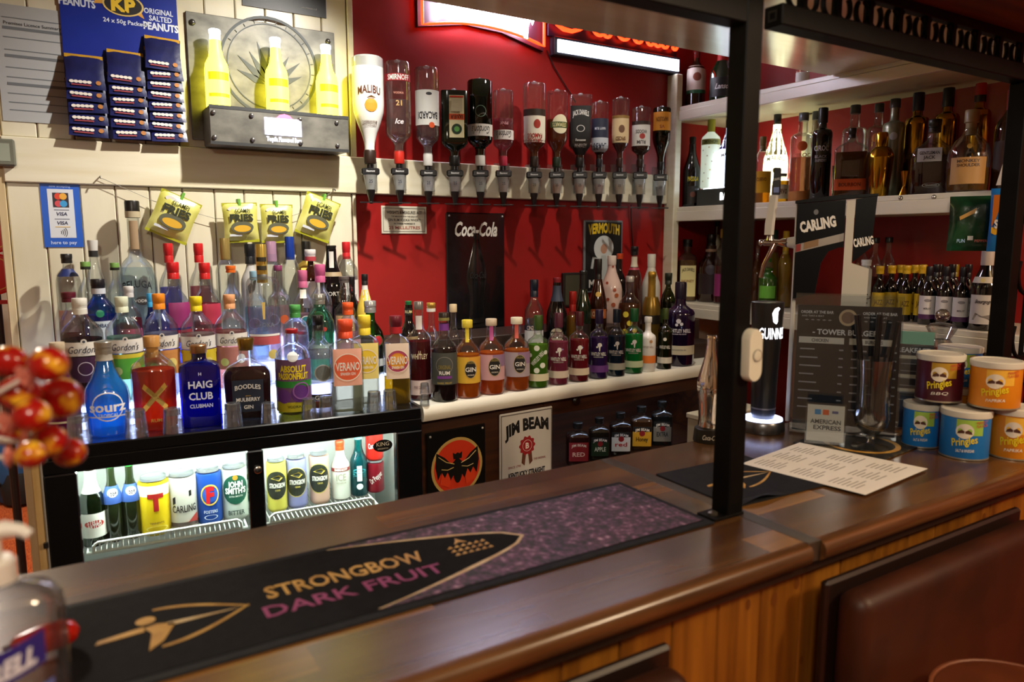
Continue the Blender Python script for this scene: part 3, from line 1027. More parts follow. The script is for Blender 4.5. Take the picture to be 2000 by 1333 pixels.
def zone(x, y, z):
    """floor space a bottle may stand on: (x range, y range)"""
    if z > 2.1 or abs(z - 1.742) < .09 or abs(z - 1.328) < .002:
        return (2.347, 2.676), (.92, D - .012)
    if z < 1.0:
        return (1.36, 2.2), (1.96, 2.25)
    if abs(z - 1.13) < .002:
        if x < .86:
            return (-.05, .862), (1.947 - .0824 * (x + .056) + .006, 2.084)
        return (.868, 2.29), (CBY + (x - CBX) * math.tan(CB_A) + .006, 2.084)
    if abs(z - 1.19) < .002:
        return ((.0, .858), (2.0895, 2.1895)) if x < .875 else ((.912, 2.288), (2.087, 2.1995))
    if abs(z - 1.25) < .002:
        return (.0, .858), (2.1945, 2.2945)
    if abs(z - 1.31) < .002:
        return (.0, .868), (2.2995, 2.4295)
    return (.912, 2.288), (2.2025, 2.419)


def B(label, px, yt, hw, prof='std', gl=None, liq=None, fill=.72, cap=('222222', .36, .13), decs=(), yb=None, Y=None, X=None, zb=ZS, rot=0.0, group=None, name='spirits_bottle', cat='bottle', H=None):
    """a standing bottle: px centre column, yt top row, hw half width in pixels; stands on height zb at yb (base row), depth Y or depth X"""
    gl = gl or M_GLASS
    if yb is not None:
        P = at_z(px, yb, zb)
        Rm = hw * mpp(P)
        d = Vector((P.x, P.y, 0)).normalized()
        P = P + d * Rm * 0.9
        Y = P.y
    at = (lambda a, b: at_x(a, b, X)) if X is not None else (lambda a, b: at_y(a, b, Y))
    top = at(px, yt)
    if H is None:
        H = top.z - zb
    py = yt + 60
    for _ in range(6):
        P = at(px, py)
        py += (P.z - (zb + H * 0.5)) / mpp(P)
    Rm = hw * mpp(P)
    PENDING.append(dict(x=P.x, y=P.y, r=Rm, z0=zb, z1=zb + H, k=('sq' if SQ.get(prof) else ''), f=lambda q: make_bottle(name, label, cat, (q['x'], q['y'], zb + 0.0008), H, q['r'], prof, gl, liq, fill, cap, decs, rot, group)))


def stands_here(x, y, r, z0, z1):
    PENDING.append(dict(x=x, y=y, r=r, z0=z0, z1=z1, k='', fix=1, f=None))


def settle():
    """let the bottles of each shelf stand clear of each other and of the shelf's edges, then build them"""
    Q = PENDING
    for it in range(500):
        moved = 0.0
        for i, a in enumerate(Q):
            for b in Q[i + 1:]:
                if min(a['z1'], b['z1']) - max(a['z0'], b['z0']) < .002:
                    continue
                dx, dy = b['x'] - a['x'], b['y'] - a['y']
                ra = a['r'] * (1.10 if a['k'] else 1.0) + b['r'] * (1.10 if b['k'] else 1.0) + .0036
                d = math.hypot(dx, dy)
                if d < ra:
                    o = (ra - d)
                    ux, uy = (dx / d, dy / d) if d > 1e-6 else (1, 0)
                    fa, fb = a.get('fix', 0), b.get('fix', 0)
                    if fa and fb:
                        continue
                    wa, wb = (0 if fa else .3), (0 if fb else .3)
                    a['x'] -= ux * o * wa
                    a['y'] -= uy * o * wa
                    b['x'] += ux * o * wb
                    b['y'] += uy * o * wb
                    moved = max(moved, o)
                    if it > 120:
                        if not fa:
                            a['r'] -= o * .03 * a['r'] / ra
                        if not fb:
                            b['r'] -= o * .03 * b['r'] / ra
        for a in Q:
            if a.get('fix'):
                continue
            (x0, x1), (y0, y1) = zone(a['x'], a['y'], a['z0'])
            a['r'] = min(a['r'], (y1 - y0) / 2)
            r = a['r']
            a['x'] = min(max(a['x'], x0 + r), x1 - r)
            a['y'] = min(max(a['y'], y0 + r), y1 - r)
        if moved < 1e-4 and it > 5:
            break
    for a in Q:
        if a['f']:
            a['f'](a)
    Q.clear()


M_GLASS = glass('f4f7f6', 0.05, 0.8, 0.9)
M_GDGR = mat('0c2413', 0.08, 0, 0.6)
M_GBLK = mat('0b0a0c', 0.08, 0, 0.6)
M_GBRN = mat('2a0f06', 0.08, 0, 0.6)
M_GWHT = mat('e9e6e2', 0.15, 0, 0.5)
WH, BK, GD = 'efece4', '151515', 'c9a24a'
# ================================================================ spirits on the fridge: front row
GF = 'front row of spirits on the fridge'
B('magenta liqueur bottle half hidden behind the lollipops on the fridge', 130, 664, 34, 'sourz', M_GLASS, liquid('8e1452', .7), .86, ('b9a78c', .37, .17), [('L', .18, .2, 1.5, 'd9c7a0')], yb=852, group=GF, name='liqueur_bottle')
B('bright blue sour liqueur bottle with silver screw cap and white ring print', 215, 667, 41, 'sourz', M_GLASS, liquid('0c9cec', .85), .80, ('a9a294', .37, .13, 'screw', .7),
  [('N', .80, .87, 1.1, 'a39c90'), ('L', .215, .23, 1.5, 'd9dde6'), ('Q', .33, .70, .64, 'e8edf2'), ('T', .33, .10, 'sourz', 'f4f7fa', {'b': .03, 'w': 1.62}), ('T', .24, .035, 'TROPICAL', 'cfe4f5', {'w': .85})], yb=855, group=GF, name='liqueur_bottle')
B('amber rum bottle with tall cork and gold crossed bones emblem', 300, 654, 41, 'bumbu', M_GLASS, liquid('c83a10', .75), .64, ('b98545', .36, .20, 'cork'),
  [('P', [(-.52, .47), (-.42, .52), (.52, .27), (.42, .22)], GD), ('P', [(.52, .47), (.42, .52), (-.52, .27), (-.42, .22)], GD), ('T', .12, .035, 'RUM', GD)], yb=838, group=GF, name='rum_bottle')
B('square cobalt blue whisky bottle with copper cap', 384, 671, 37, 'haig', glass('1f49c8', .04, .35), liquid('1440c8', .8), .8, ('b98a5a', .40, .10, 'wood', .8),
  [('T', .66, .035, 'H', 'dfe8ff'), ('T', .53, .085, 'HAIG', 'e4ecff', {'w': 1.15}), ('T', .39, .085, 'CLUB', 'e4ecff', {'w': 1.15}), ('T', .27, .045, 'CLUBMAN', 'd5e0ff', {'w': 1.1})], yb=834, group=GF, name='whisky_bottle')
B('dark mulberry gin bottle with gold stopper and navy shield label', 470, 660, 46, 'boodles', M_GLASS, liquid('3a0712', .8), .62, ('a8863a', .30, .15, 'taper', .9),
  [('L', .10, .50, .62, '1d2436'), ('T', .40, .055, 'BOODLES', WH, {'w': 1.02, 'arc': .02}), ('T', .30, .012, 'BRITISH', GD), ('T', .255, .045, 'MULBERRY', WH, {'w': .95}), ('T', .16, .045, 'GIN', WH)], yb=822, group=GF, name='gin_bottle')
B('passionfruit vodka bottle with yellow lettering and purple swirl print', 546, 643, 33, 'absolut', M_GLASS, liquid('7f7a22', .25), .6, ('a61f2a', .36, .05, 'wood'),
  [('L', .055, .665, 1.5, '6f4c72'), ('L', .055, .17, 1.5, 'b9ad1e'), ('L', .34, .415, 1.5, '2c8a34'), ('O', .27, .52, '5a2a78', .35), ('O', .24, .42, '6b3a8c', -.6), ('Q', .30, .52, .44, '8d5a9e', .45), ('T', .56, .07, 'ABSOLUT', 'e8d21e', {'w': 1.5, 'b': .04}), ('T', .475, .07, 'PASSIONFRUIT', 'e8d21e', {'w': 1.75, 'b': .04}), ('T', .12, .028, 'VODKA', '4f4a10'), ('O', .70, .30, 'e8eef0', .0)], yb=815, group=GF, name='vodka_bottle')
B('clear botanical gin bottle with black cap and silver medallion', 610, 617, 33, 'gin', M_GLASS, liquid('c9c4cc', .18), .62, (BK, .30, .16),
  [('O', .40, .46, '7d7f78', .2), ('Q', .40, .5, .43, 'c5c7c0', .2), ('L', .10, .17, .62, '231d20'), ('T', .135, .045, 'GIN', WH), ('L', .02, .10, .62, '6d3320')], yb=802, group=GF, name='gin_bottle')
for lab, px, hw, yt, yb, c1, c2, lq, cc in (
        ('square gin bottle with orange cap and coral round label', 670, 31, 622, 803, 'ef6a44', 'f3b6a0', 'b8b49a', ('e6512e', .44, .20)),
        ('square gin bottle with yellow cap and lemon round label', 724, 27, 618, 797, 'f4cf3a', 'f2dd80', 'b5b094', ('ecd23a', .44, .22)),
        ('square gin bottle with dark red cap and passionfruit round label', 774, 26, 617, 792, 'f0a830', 'f0d9c4', 'a8861a', ('6b1f2c', .44, .20, 'screw', 0, 'b8242c'))):
    dc = [('L', .30, .70, .86, c2), ('O', .50, .80, c1), ('Q', .50, .86, .80, 'fbe9d8'), ('T', .51, .085, 'VERANO', WH, {'w': 1.45}), ('T', .43, .03, 'SPANISH GIN', WH, {'w': .9})]
    if px > 760:
        dc[2:2] = [('Q', .50, .84, .62, 'b8486a'), ('Q', .50, .60, .56, 'e8742e')]
    B(lab, px, yt, hw, 'square', M_GLASS, liquid(lq, .35), .30, cc, dc, yb=yb, group=GF, name='gin_bottle', rot=6)
B('dark cherry red gin bottle with clear stopper at the fridge end', 818, 591, 24, 'whit', M_GLASS, liquid('7a0618', .7), .60, ('8f8a86', .38, .08, 'wood', .6),
  [('N', .72, .86, .25, 'd9cfc8'), ('T', .50, .025, 'J.J', 'e6c89a'), ('T', .455, .05, 'WHITLEY', 'ecd7b4', {'w': 1.35}), ('L', .06, .21, 1.45, 'd9c6c4'), ('T', .14, .03, 'PINK CHERRY', '8f6f6f', {'w': .9})], yb=787, group=GF, name='gin_bottle')

# ---------------------------------------------------------------- second row, on the lowest lit step
G2 = 'second row of spirits on the lit step'
Z1 = 1.19
for lab, px, yt, hw, cc, lq, c2 in (
        ('dark sloe gin bottle with white cap and cream script label', 136, 584, 38, ('d9d6cc', .35, .15), '24081e', '3a1538'),
        ('lime gin bottle with pale green cap and cream script label', 209, 581, 34, ('d6dcc2', .36, .15), '9fc3b4', '58b03c'),
        ('orange gin bottle with orange cap and cream script label', 278, 576, 34, ('e88a1e', .35, .15), 'b9bcd2', 'c98a4c'),
        ('lemon gin bottle with yellow cap and cream script label', 345, 581, 33, ('ead21c', .35, .15), 'c9b6b0', 'd6bc2c'),
        ('pink gin bottle with peach cap and cream script label', 407, 578, 32, ('e0a070', .35, .15), 'd0988e', 'b87a70')):
    dk = px < 150
    B(lab, px, yt, hw, 'gordon', M_GLASS, liquid(lq, .85 if dk else .3), .62, cc,
      [('L', .47, .60, 1.5, 'e2ddd4'), ('O', .605, .14, 'd8d4cc'), ('O', .605, .07, '3a3f4c'), ('T', .53, .065, "Gordon's", '2a2c3a', {'s': .35, 'w': 1.5, 'b': 0}), ('L', .22, .46, 1.25, c2)] + ([('Q', .35, .36, .32, 'cfc4d0')] if dk else [('L', .42, .46, 1.4, 'd8c83c' if px < 240 else c2), ('O', .33, .3, 'ffffff' if px > 380 else 'e6d27c', .5), ('O', .30, .26, 'c9d88c', -.5)]),
      Y=2.14, zb=Z1, group=G2, name='gin_bottle', rot=3)
B('tall clear domed vodka bottle with gold patterned stopper and red striped print', 468, 478, 33, 'ciroc', M_GLASS, liquid('d7d3e6', .2), .55, ('d9bb5c', .32, .27, 'wood', .7),
  [('N', .755, .79, .3, '2a2416'), ('N', .82, .85, .3, '2a2416'), ('N', .88, .91, .3, '2a2416'), ('P', [(-.10, .60), (.10, .60), (.06, .48), (-.06, .48)], 'd8b860'), ('T', .44, .028, 'VODKA', '6b6f78', {'w': 1.2}), ('L', .30, .36, 1.0, 'c65a60'), ('O', .23, .3, 'd4c06a', .45), ('L', .36, .375, 1.0, 'ece8e0')], Y=2.14, zb=Z1, group=G2, name='vodka_bottle')
B('clear vodka bottle with green metal cap behind the passionfruit vodka', 541, 597, 26, 'absolut', M_GLASS, liquid('cfd6ee', .22), .6, ('4c9a4e', .42, .16), [('T', .42, .06, 'VODKA', '5a6a9a', {'w': 1.2})], Y=2.14, zb=Z1, group=G2, name='vodka_bottle')
B('ribbed pale green gin bottle with silver cap and red seal', 600, 576, 29, 'tanq', glass('8fcfae', .04, .4), liquid('9fd0b6', .25), .55, ('b7bcb8', .40, .12, 'screw', .8), [('O', .60, .16, 'c0392b', .3), ('L', .25, .42, .9, 'bfe0cf')], Y=2.14, zb=Z1, group=G2, name='gin_bottle')
B('clear gin bottle with bright orange screw cap behind the coral label', 655, 592, 25, 'gordon', M_GLASS, liquid('e3bcc4', .25), .6, ('ea5a26', .44, .16), [('L', .32, .52, 1.2, 'dca6ac')], Y=2.14, zb=Z1, group=G2, name='gin_bottle')
B('squat green liqueur bottle with silver cap and round red seal', 716, 589, 27, 'round', glass('1f8f48', .04, .35), liquid('0d6a30', .5), .5, ('b9bdbd', .42, .16, 'screw', .6), [('O', .47, .36, 'b3202c', .55), ('Q', .47, .42, .36, '1c6a34', .55), ('L', .12, .22, 1.4, 'd9ded6')], Y=2.14, zb=Z1, group=G2, name='liqueur_bottle')
B('dark liqueur bottle with black collar band and green top', 772, 590, 18, 'kahlua', M_GBLK, None, .5, ('1c6b3c', .34, .06), [('N', .80, .90, .8, '17160f'), ('T', .85, .04, 'RUM', 'd8cf9a', {'w': .8}), ('L', .2, .5, 1.2, 'c0a070')], Y=2.14, zb=Z1, group=G2, name='liqueur_bottle')

# ---------------------------------------------------------------- third row
G3 = 'third row of spirits on the lit step'
Z2 = 1.25
B('clear bottle with maroon cap at the far end of the third row', 112, 572, 20, 'std', M_GLASS, liquid('8d1f36', .4), .5, ('571524', .62, .12), [('T', .94, .05, 'R', WH)], Y=2.244, zb=Z2, group=G3)
B('sapphire blue gin bottle with black cap and pale arched label', 179, 546, 29, 'tall', glass('4fa3dc', .03, .45), liquid('4a93d0', .35), .62, ('1c1a20', .42, .16, 'screw', 0, 'c9cdd6'), [('L', .26, .56, .75, 'c7d2dd'), ('T', .50, .04, 'BOMBAY', '3a4a66', {'w': 1.0, 'arc': .015}), ('O', .64, .25, '2f8d68')], Y=2.244, zb=Z2, group=G3, name='gin_bottle')
B('rhubarb pink gin bottle with white cap beside the big vodka', 252, 560, 21, 'std', M_GLASS, liquid('a33248', .45), .62, ('d7d3d0', .42, .13), [('T', .62, .05, 'PINK', WH, {'w': 1.1}), ('L', .3, .5, 1.1, 'b8506a')], Y=2.244, zb=Z2, group=G3, name='gin_bottle')
B('slim turquoise blue liqueur bottle behind the orange gin', 294, 574, 13, 'wine', glass('2a9ad6', .03, .4), liquid('0f7dc4', .6), .8, ('3aa4dc', .42, .18), [], Y=2.244, zb=Z2, group=G3, name='liqueur_bottle')
B('blue tinted liqueur bottle with red cap and red flag label', 327, 513, 29, 'wine', M_GLASS, liquid('5668c8', .45), .60, ('c81f22', .38, .16), [('L', .24, .36, 1.3, 'a81c3a'), ('T', .30, .055, 'LUXARDO', WH, {'w': 1.5}), ('L', .38, .62, .9, '8f2d66', .5)], Y=2.244, zb=Z2, group=G3, name='liqueur_bottle')
B('red tinted liqueur bottle with red cap and red flag label', 398, 514, 26, 'wine', M_GLASS, liquid('b02a4c', .45), .60, ('c81f22', .38, .16), [('L', .24, .36, 1.3, 'a81c3a'), ('T', .30, .055, 'LUXARDO', WH, {'w': 1.5}), ('L', .40, .60, .9, 'b3334a', .4)], Y=2.244, zb=Z2, group=G3, name='liqueur_bottle')
B('clear spirit bottle with orange top behind the domed vodka', 449, 520, 20, 'std', M_GLASS, None, .5, ('e06a20', .45, .07), [], Y=2.244, zb=Z2, group=G3)
B('clear gin bottle with pale blue stopper and hexagon label', 512, 530, 22, 'gin', M_GLASS, liquid('b9d4dc', .22), .6, ('7fa8bc', .44, .10, 'wood'), [('O', .42, .42, '6d2430', -.2), ('Q', .42, .5, .42, 'e8e4dc', -.2), ('L', .16, .32, 1.1, '86b8c4'), ('T', .24, .05, 'GIN', 'e4c63a')], Y=2.244, zb=Z2, group=G3, name='gin_bottle')
B('clear gin bottle with purple stopper and orange hexagon label', 558, 519, 22, 'whit', M_GLASS, liquid('e2c2c0', .25), .56, ('7a3058', .36, .06, 'wood'), [('O', .42, .4, 'b8542c', .4), ('O', .42, .4, '7a4a2a', -.5), ('Q', .42, .5, .4, 'e8e4dc', -.5)], Y=2.244, zb=Z2, group=G3, name='gin_bottle')
B('pink capped gin bottle with teal hexagon label', 604, 528, 21, 'gin', M_GLASS, liquid('dcb2bc', .28), .5, ('c4658c', .42, .20), [('N', .68, .78, .28, 'd9d2c4'), ('O', .42, .42, '2e7f88', .2), ('Q', .42, .5, .42, 'e8e4dc', .2), ('L', .14, .3, 1.1, 'c0304c')], Y=2.244, zb=Z2, group=G3, name='gin_bottle')
B('pink capped gin bottle with wide shoulders and silver hexagon label', 647, 517, 22, 'gin', M_GLASS, liquid('d6c2ca', .25), .52, ('c05a88', .46, .20), [('O', .42, .42, 'b9a07c', -.2), ('Q', .42, .5, .42, 'e8e4dc', -.2)], Y=2.244, zb=Z2, group=G3, name='gin_bottle')
B('clear spiced rum bottle with bulbous neck and kraft paper label', 690, 540, 21, 'jerry', M_GLASS, liquid('8a7a68', .4), .5, ('5a5350', .45, .08), [('L', .05, .50, .95, 'c9a878'), ('O', .36, .16, '5a3a22', -.1), ('P', [(-.24, .30), (.04, .30), (.10, .20), (.02, .12), (-.22, .12), (-.30, .20)], '6e4a2c'), ('P', [(-.2, .12), (-.06, .12), (-.08, .05), (-.16, .05)], '5a3a22')], Y=2.244, zb=Z2, group=G3, name='rum_bottle')
B('white coconut rum bottle with yellow pineapple print neck', 737, 535, 17, 'malibu', M_GWHT, None, .5, ('1a1a1c', .34, .14), [('L', .46, .80, 3.0, 'e8c84c'), ('T', .36, .05, 'MALIBU', '5a3020', {'w': 1.3, 'arc': .02}), ('O', .26, .3, 'd2542a')], Y=2.244, zb=Z2, group=G3, name='rum_bottle')
B('black bottle with a red ribbon mark on its neck', 764, 540, 13, 'wine', M_GBLK, None, .5, ('161418', .42, .22), [('P', [(-.2, .93), (.3, .96), (.3, .90), (-.05, .80), (-.15, .86)], 'b3262c'), ('L', .2, .45, 1.2, '3a2c20')], Y=2.244, zb=Z2, group=G3)

# ---------------------------------------------------------------- back row
G4 = 'back row of spirits against the cream planks'
Z3 = 1.31
B('clear vodka bottle with black cap and blue neck band', 122, 497, 22, 'absolut', M_GLASS, None, .5, ('1a1716', .44, .10), [('N', .76, .84, 1.0, '22306a'), ('L', .1, .4, 1.1, 'd0a8a0')], Y=2.35, zb=Z3, group=G4, name='vodka_bottle')
B('clear gin bottle with green rimmed cap left of the tall vodka', 154, 512, 17, 'std', M_GLASS, liquid('a83a3a', .3), .3, ('6f9a4a', .50, .09, 'wood', 0, '20241c'), [], Y=2.34, zb=Z3, group=G4, name='gin_bottle')
B('clear decanter shaped bottle with white stopper and dark top', 187, 470, 20, 'champ', M_GLASS, None, .5, ('cfccc6', .40, .16, 'taper', 0, '2c2c2c'), [], Y=2.375, zb=Z3, group=G4)
B('clear gin bottle with green rimmed cap beside the tall vodka', 238, 514, 16, 'std', M_GLASS, liquid('8c2a34', .25), .3, ('6f9a4a', .50, .09, 'wood', 0, '20241c'), [], Y=2.32, zb=Z3, group=G4, name='gin_bottle')
B('very large clear vodka bottle with round shoulders and black cap', 262, 393, 36, 'beluga', M_GLASS, liquid('e2eff6', .12), .53, ('17130f', .36, .12, 'wood', 0, 'b7a98a'), [('N', .66, .86, .22, 'a48a6a'), ('T', .40, .05, 'BELUGA', '23272b', {'w': 1.5, 'arc': .02}), ('O', .30, .34, '33302e', .2, .7), ('T', .30, .02, 'VODKA', 'c9c4b8', {'u': .2})], Y=2.375, zb=Z3, group=G4, name='vodka_bottle')
B('red capped liqueur bottle directly behind the blue one', 330, 476, 20, 'wine', M_GLASS, liquid('8f8fd6', .3), .55, ('c51d20', .42, .20), [], Y=2.36, zb=Z3, group=G4, name='liqueur_bottle')
B('red capped liqueur bottle directly behind the red one', 392, 476, 20, 'wine', M_GLASS, liquid('c88a94', .3), .55, ('c51d20', .42, .20), [], Y=2.36, zb=Z3, group=G4, name='liqueur_bottle')
B('clear bottle with a tall golden foil cap under the snack bags', 443, 466, 19, 'tall', M_GLASS, None, .5, ('a08a4e', .50, .22, 'wood', .4), [], Y=2.365, zb=Z3, group=G4)
B('frosted bottle with tall black capsule under the snack bags', 493, 477, 19, 'wine', mat('b9b6b2', .3), None, .5, ('181b1f', .48, .22), [('P', [(-.3, .55), (.5, .62), (.3, .5), (-.2, .45)], '1a1a20')], Y=2.365, zb=Z3, group=G4)
B('bottle with a sparkling lilac capsule and purple top', 549, 472, 18, 'tall', M_GLASS, None, .5, ('b08aa4', .56, .22, 'wood', .2, '9a7a92'), [], Y=2.365, zb=Z3, group=G4)
B('bottle with a glittering royal blue capsule', 590, 463, 17, 'tall', M_GLASS, None, .5, ('1c3f9c', .50, .24, 'wood', .3), [], Y=2.37, zb=Z3, group=G4)
B('dark rum bottle with white printed cap and cream label', 611, 488, 17, 'std', M_GBRN, None, .5, ('d6d2ce', .60, .14, 'screw', 0, 'b04048'), [('L', .3, .62, 1.2, 'd8cfc4')], Y=2.315, zb=Z3, group=G4, name='rum_bottle')
B('golden bottle with tall black capsule and gold collar', 636, 472, 20, 'square', mat('b3933e', .22, .7), None, .5, ('16150f', .42, .22, 'wood', 0, '1a1a12'), [], Y=2.37, zb=Z3, group=G4)
B('black port bottle with a paper seal on its long neck', 684, 480, 26, 'champ', M_GBLK, None, .5, ('141210', .36, .05), [('N', .74, .93, .16, 'd8d4cc'), ('N', .64, .69, .9, 'a08a6a'), ('T', .44, .045, 'PORT', 'cfcac0')], Y=2.36, zb=Z3, group=G4, name='wine_bottle')
B('white rum bottle with red capsule and cream bat label', 734, 473, 21, 'tall', M_GLASS, liquid('e3dfe8', .15), .6, ('c8242a', .36, .20), [('L', .22, .56, 1.3, 'e6e2da'), ('T', .36, .06, 'BACARDI', '20202a', {'w': 1.7}), ('L', .26, .31, 1.2, 'b3242a')], Y=2.36, zb=Z3, group=G4, name='rum_bottle')

# ---------------------------------------------------------------- upturned shot glasses along the fridge edge
GS = 'upturned shot glasses along the fridge edge'
M_SHOT = glass('f4f6f7', .02, .85, 1.5, .06)
SHOTS = ((183, 868, 23, 'upturned shot glass before the magenta liqueur'), (268, 860, 22, 'upturned shot glass between the blue and amber bottles'), (348, 851, 20, 'upturned shot glass between amber rum and cobalt whisky'),
         (437, 842, 19, 'upturned shot glass before the mulberry gin'), (515, 830, 16, 'upturned shot glass between mulberry gin and passionfruit vodka'), (592, 822, 16, 'upturned shot glass between passionfruit vodka and medallion gin'),
         (649, 817, 16, 'upturned shot glass before the coral labelled gin'), (709, 808, 16, 'upturned shot glass before the yellow capped gin'), (738, 802, 15, 'upturned shot glass before the passionfruit labelled gin'))


def shot_glass(label, P, r, h, group):
    t = thing('shot_glass', label, 'glass', P, 0, group)
    obj('bowl', MB().lathe([(r, 0), (r * .98, .002), (r * .80, h), (r * .76, h), (r * .90, .003), (r * .93, 0)], 24, closed=False), M_SHOT, t, True)
    obj('base', MB().lathe([(r * .60, h * .72), (r * .76, h * .75), (r * .80, h + .0005), (r * .74, h + .0015)], 24), glass('eef1f2', .02, .7, 2.5, .12), t, True)
    return t


for px, yb, hw, lab in SHOTS:
    P = at_z(px, yb, ZS)
    r = hw * mpp(P)
    P = P + Vector((P.x, P.y, 0)).normalized() * r * 0.9
    PENDING.append(dict(x=P.x, y=P.y, r=r, z0=ZS, z1=ZS + r * 2.4, k='', f=lambda q, lab=lab: shot_glass(lab, (q['x'], q['y'], ZS + .0006), q['r'], q['r'] * 2.35, GS)))
P = at_z(832, 795, ZS)
shot_glass('lower upturned shot glass at the edge of the white worktop', (P.x + .004, P.y + .016, ZS + .0006), .0145, .030, GS)
shot_glass('topmost of two stacked shot glasses by the cherry red gin', (P.x + .004, P.y + .016, ZS + .0342), .0145, .030, GS)
# ================================================================ white worktop: front row
GW = 'front row of gins on the white worktop'
B('dark fruit rum bottle with purple neck band and grey label', 870, 614, 26, 'gin', M_GLASS, liquid('2c0a10', .7), .58, ('2a2018', .40, .09, 'wood', 0, '8f8a4c'),
  [('N', .80, .88, 1.2, '7a3a92'), ('L', .20, .56, 1.25, '4a4d48'), ('Q', .42, .66, .62, '8d8a80'), ('T', .40, .045, 'ORIGINAL', '8a7a3c', {'w': .95}), ('T', .335, .04, 'RUM', WH), ('L', .27, .30, .55, '7a3a92'), ('T', .22, .02, 'DARK FRUIT', 'b9a24c')], yb=793, group=GW, name='rum_bottle')
for lab, px, yt, yb, lq, lc, cc, nc in (
        ('amber gin bottle with yellow stopper and yellow sunset label', 919, 627, 783, 'ee8410', 'e8b83a', ('d9c23c', .42, .10, 'wood'), 'dcc22c'),
        ('amber gin bottle with pink neck strip and mauve label', 969, 625, 776, 'f0741a', 'd7a6a8', ('c9b59a', .42, .09, 'wood'), 'b04a86'),
        ('amber gin bottle with cream stopper, red neck strip and dusk label', 1021, 622, 768, 'e87a22', 'b3a4ac', ('e4d9bc', .44, .09, 'wood'), 'c8584a')):
    B(lab, px, yt, 25 if px < 950 else 26, 'gin', M_GLASS, liquid(lq, .75), .56, cc,
      [('N', .72, .92, .14, nc), ('L', .20, .54, 1.3, lc), ('L', .38, .54, .6, '9a7a9c' if px > 950 else 'e6a83a', .7), ('O', .38, .44, '1d1b1a', .25, 1.5), ('Q', .38, .47, .44, 'b9a878', .25, 1.5), ('T', .38, .055, 'GIN', WH, {'u': .25}), ('T', .47, .03, 'ORIGINAL', '9a8a4c', {'u': .25, 'w': .55}), ('T', .31, .018, 'HANDMADE', 'cfc8b8', {'u': .25, 'w': .5})], yb=yb, group=GW, name='gin_bottle')
B('clear spirit bottle with gold cap and orange hexagon label behind the rum', 843, 592, 15, 'gin', M_GLASS, liquid('c9a2a0', .3), .5, ('c9a24a', .55, .10, 'screw', .5, 'e6e2da'), [('O', .45, .5, 'b0402c'), ('Q', .45, .6, .5, 'e0d6c8')], Y=2.06, group=GW)
B('clear spirit bottle with wooden stopper and brown hexagon label behind the rum', 886, 595, 15, 'gin', M_GLASS, liquid('4a2420', .4), .5, ('d2bc94', .48, .09, 'wood'), [('O', .42, .5, '6e3a20'), ('Q', .42, .6, .5, 'e0d6c8')], Y=2.05, group=GW)
WN = (
    ('lime green gin bottle with white citrus print across the front', 1063, 619, 764, 21, '78b82c', .7, '70a83a', 'e3dcb8'),
    ('rose pink gin bottle with white tree emblem on the worktop', 1104, 614, 757, 20, 'c8507a', .6, 'c04a70', 'dccdbc'),
    ('raspberry red gin bottle with white tree emblem on the worktop', 1142, 611, 750, 20, 'a8142a', .8, 'a01226', 'e0cfb4'),
    ('violet gin bottle with white berry emblem on the worktop', 1180, 607, 744, 19, '4a2480', .8, '4a2a70', '6a3a86'),
    ('midnight teal gin bottle with white flower emblem on the worktop', 1216, 606, 739, 18, '0e3450', .85, '0d3a4c', 'c9c8b4'),
    ('emerald green gin bottle with white tree emblem on the worktop', 1251, 605, 734, 19, '10b04c', .85, '0f9a44', 'cfe0b4'))
for k, (lab, px, yt, yb, hw, lq, bd, gc, lb) in enumerate(WN):
    dc = [('L', .10, .20, 1.45, lb)]
    if k == 0:
        dc += [('T', .42, .055, 'WHITLEY NEILL', 'eef2e0', {'w': 1.7, 'r': 48}), ('O', .56, .26, 'e8eedc', -.1), ('O', .32, .26, 'e8eedc', .45), ('O', .25, .26, 'e8eedc', -.1), ('O', .46, .2, 'e8eedc', -.75), ('O', .50, .2, 'e8eedc', .75)]
    else:
        dc += [('O', .50, .22, 'e9e6e0', .1), ('O', .47, .10, 'e9e6e0', -.15), ('P', [(.02, .47), (.18, .47), (.14, .41), (.06, .41)], 'e9e6e0'), ('T', .37, .048, 'WHITLEY NEILL', 'ece9e4', {'w': 1.6}), ('T', .325, .015, 'HANDCRAFTED DRY GIN', 'cfccc6', {'w': .95})]
    B(lab, px, yt, hw, 'whit', M_GLASS, liquid(lq, bd), .60, ('%02x%02x%02x' % tuple(int(int(lq[q:q + 2], 16) * .45) for q in (0, 2, 4)), .42, .20, 'wood'), dc, yb=yb, group=GW, name='gin_bottle')
B('white gin bottle with an orange band between emerald and olive bottles', 1283, 622, 16, 'whit', M_GWHT, None, .5, ('d8d4cc', .46, .10, 'wood'), [('L', .16, .30, 1.4, 'e0782a'), ('T', .46, .035, 'WHITLEY NEILL', '9a8a7a', {'w': 1.5}), ('O', .56, .2, 'b98a5a', .4)], yb=731, group=GW, name='gin_bottle')
B('olive green gin bottle next to the big purple bottle', 1308, 604, 14, 'whit', glass('8a9a30', .04, .4), liquid('5a6a14', .7), .6, ('3a4a18', .42, .18, 'wood'), [('L', .10, .20, 1.4, 'd9d4c4'), ('O', .50, .24, 'e6e4d4'), ('T', .37, .05, 'WHITLEY NEILL', 'e6e4d4', {'w': 1.5})], yb=724, group=GW, name='gin_bottle')
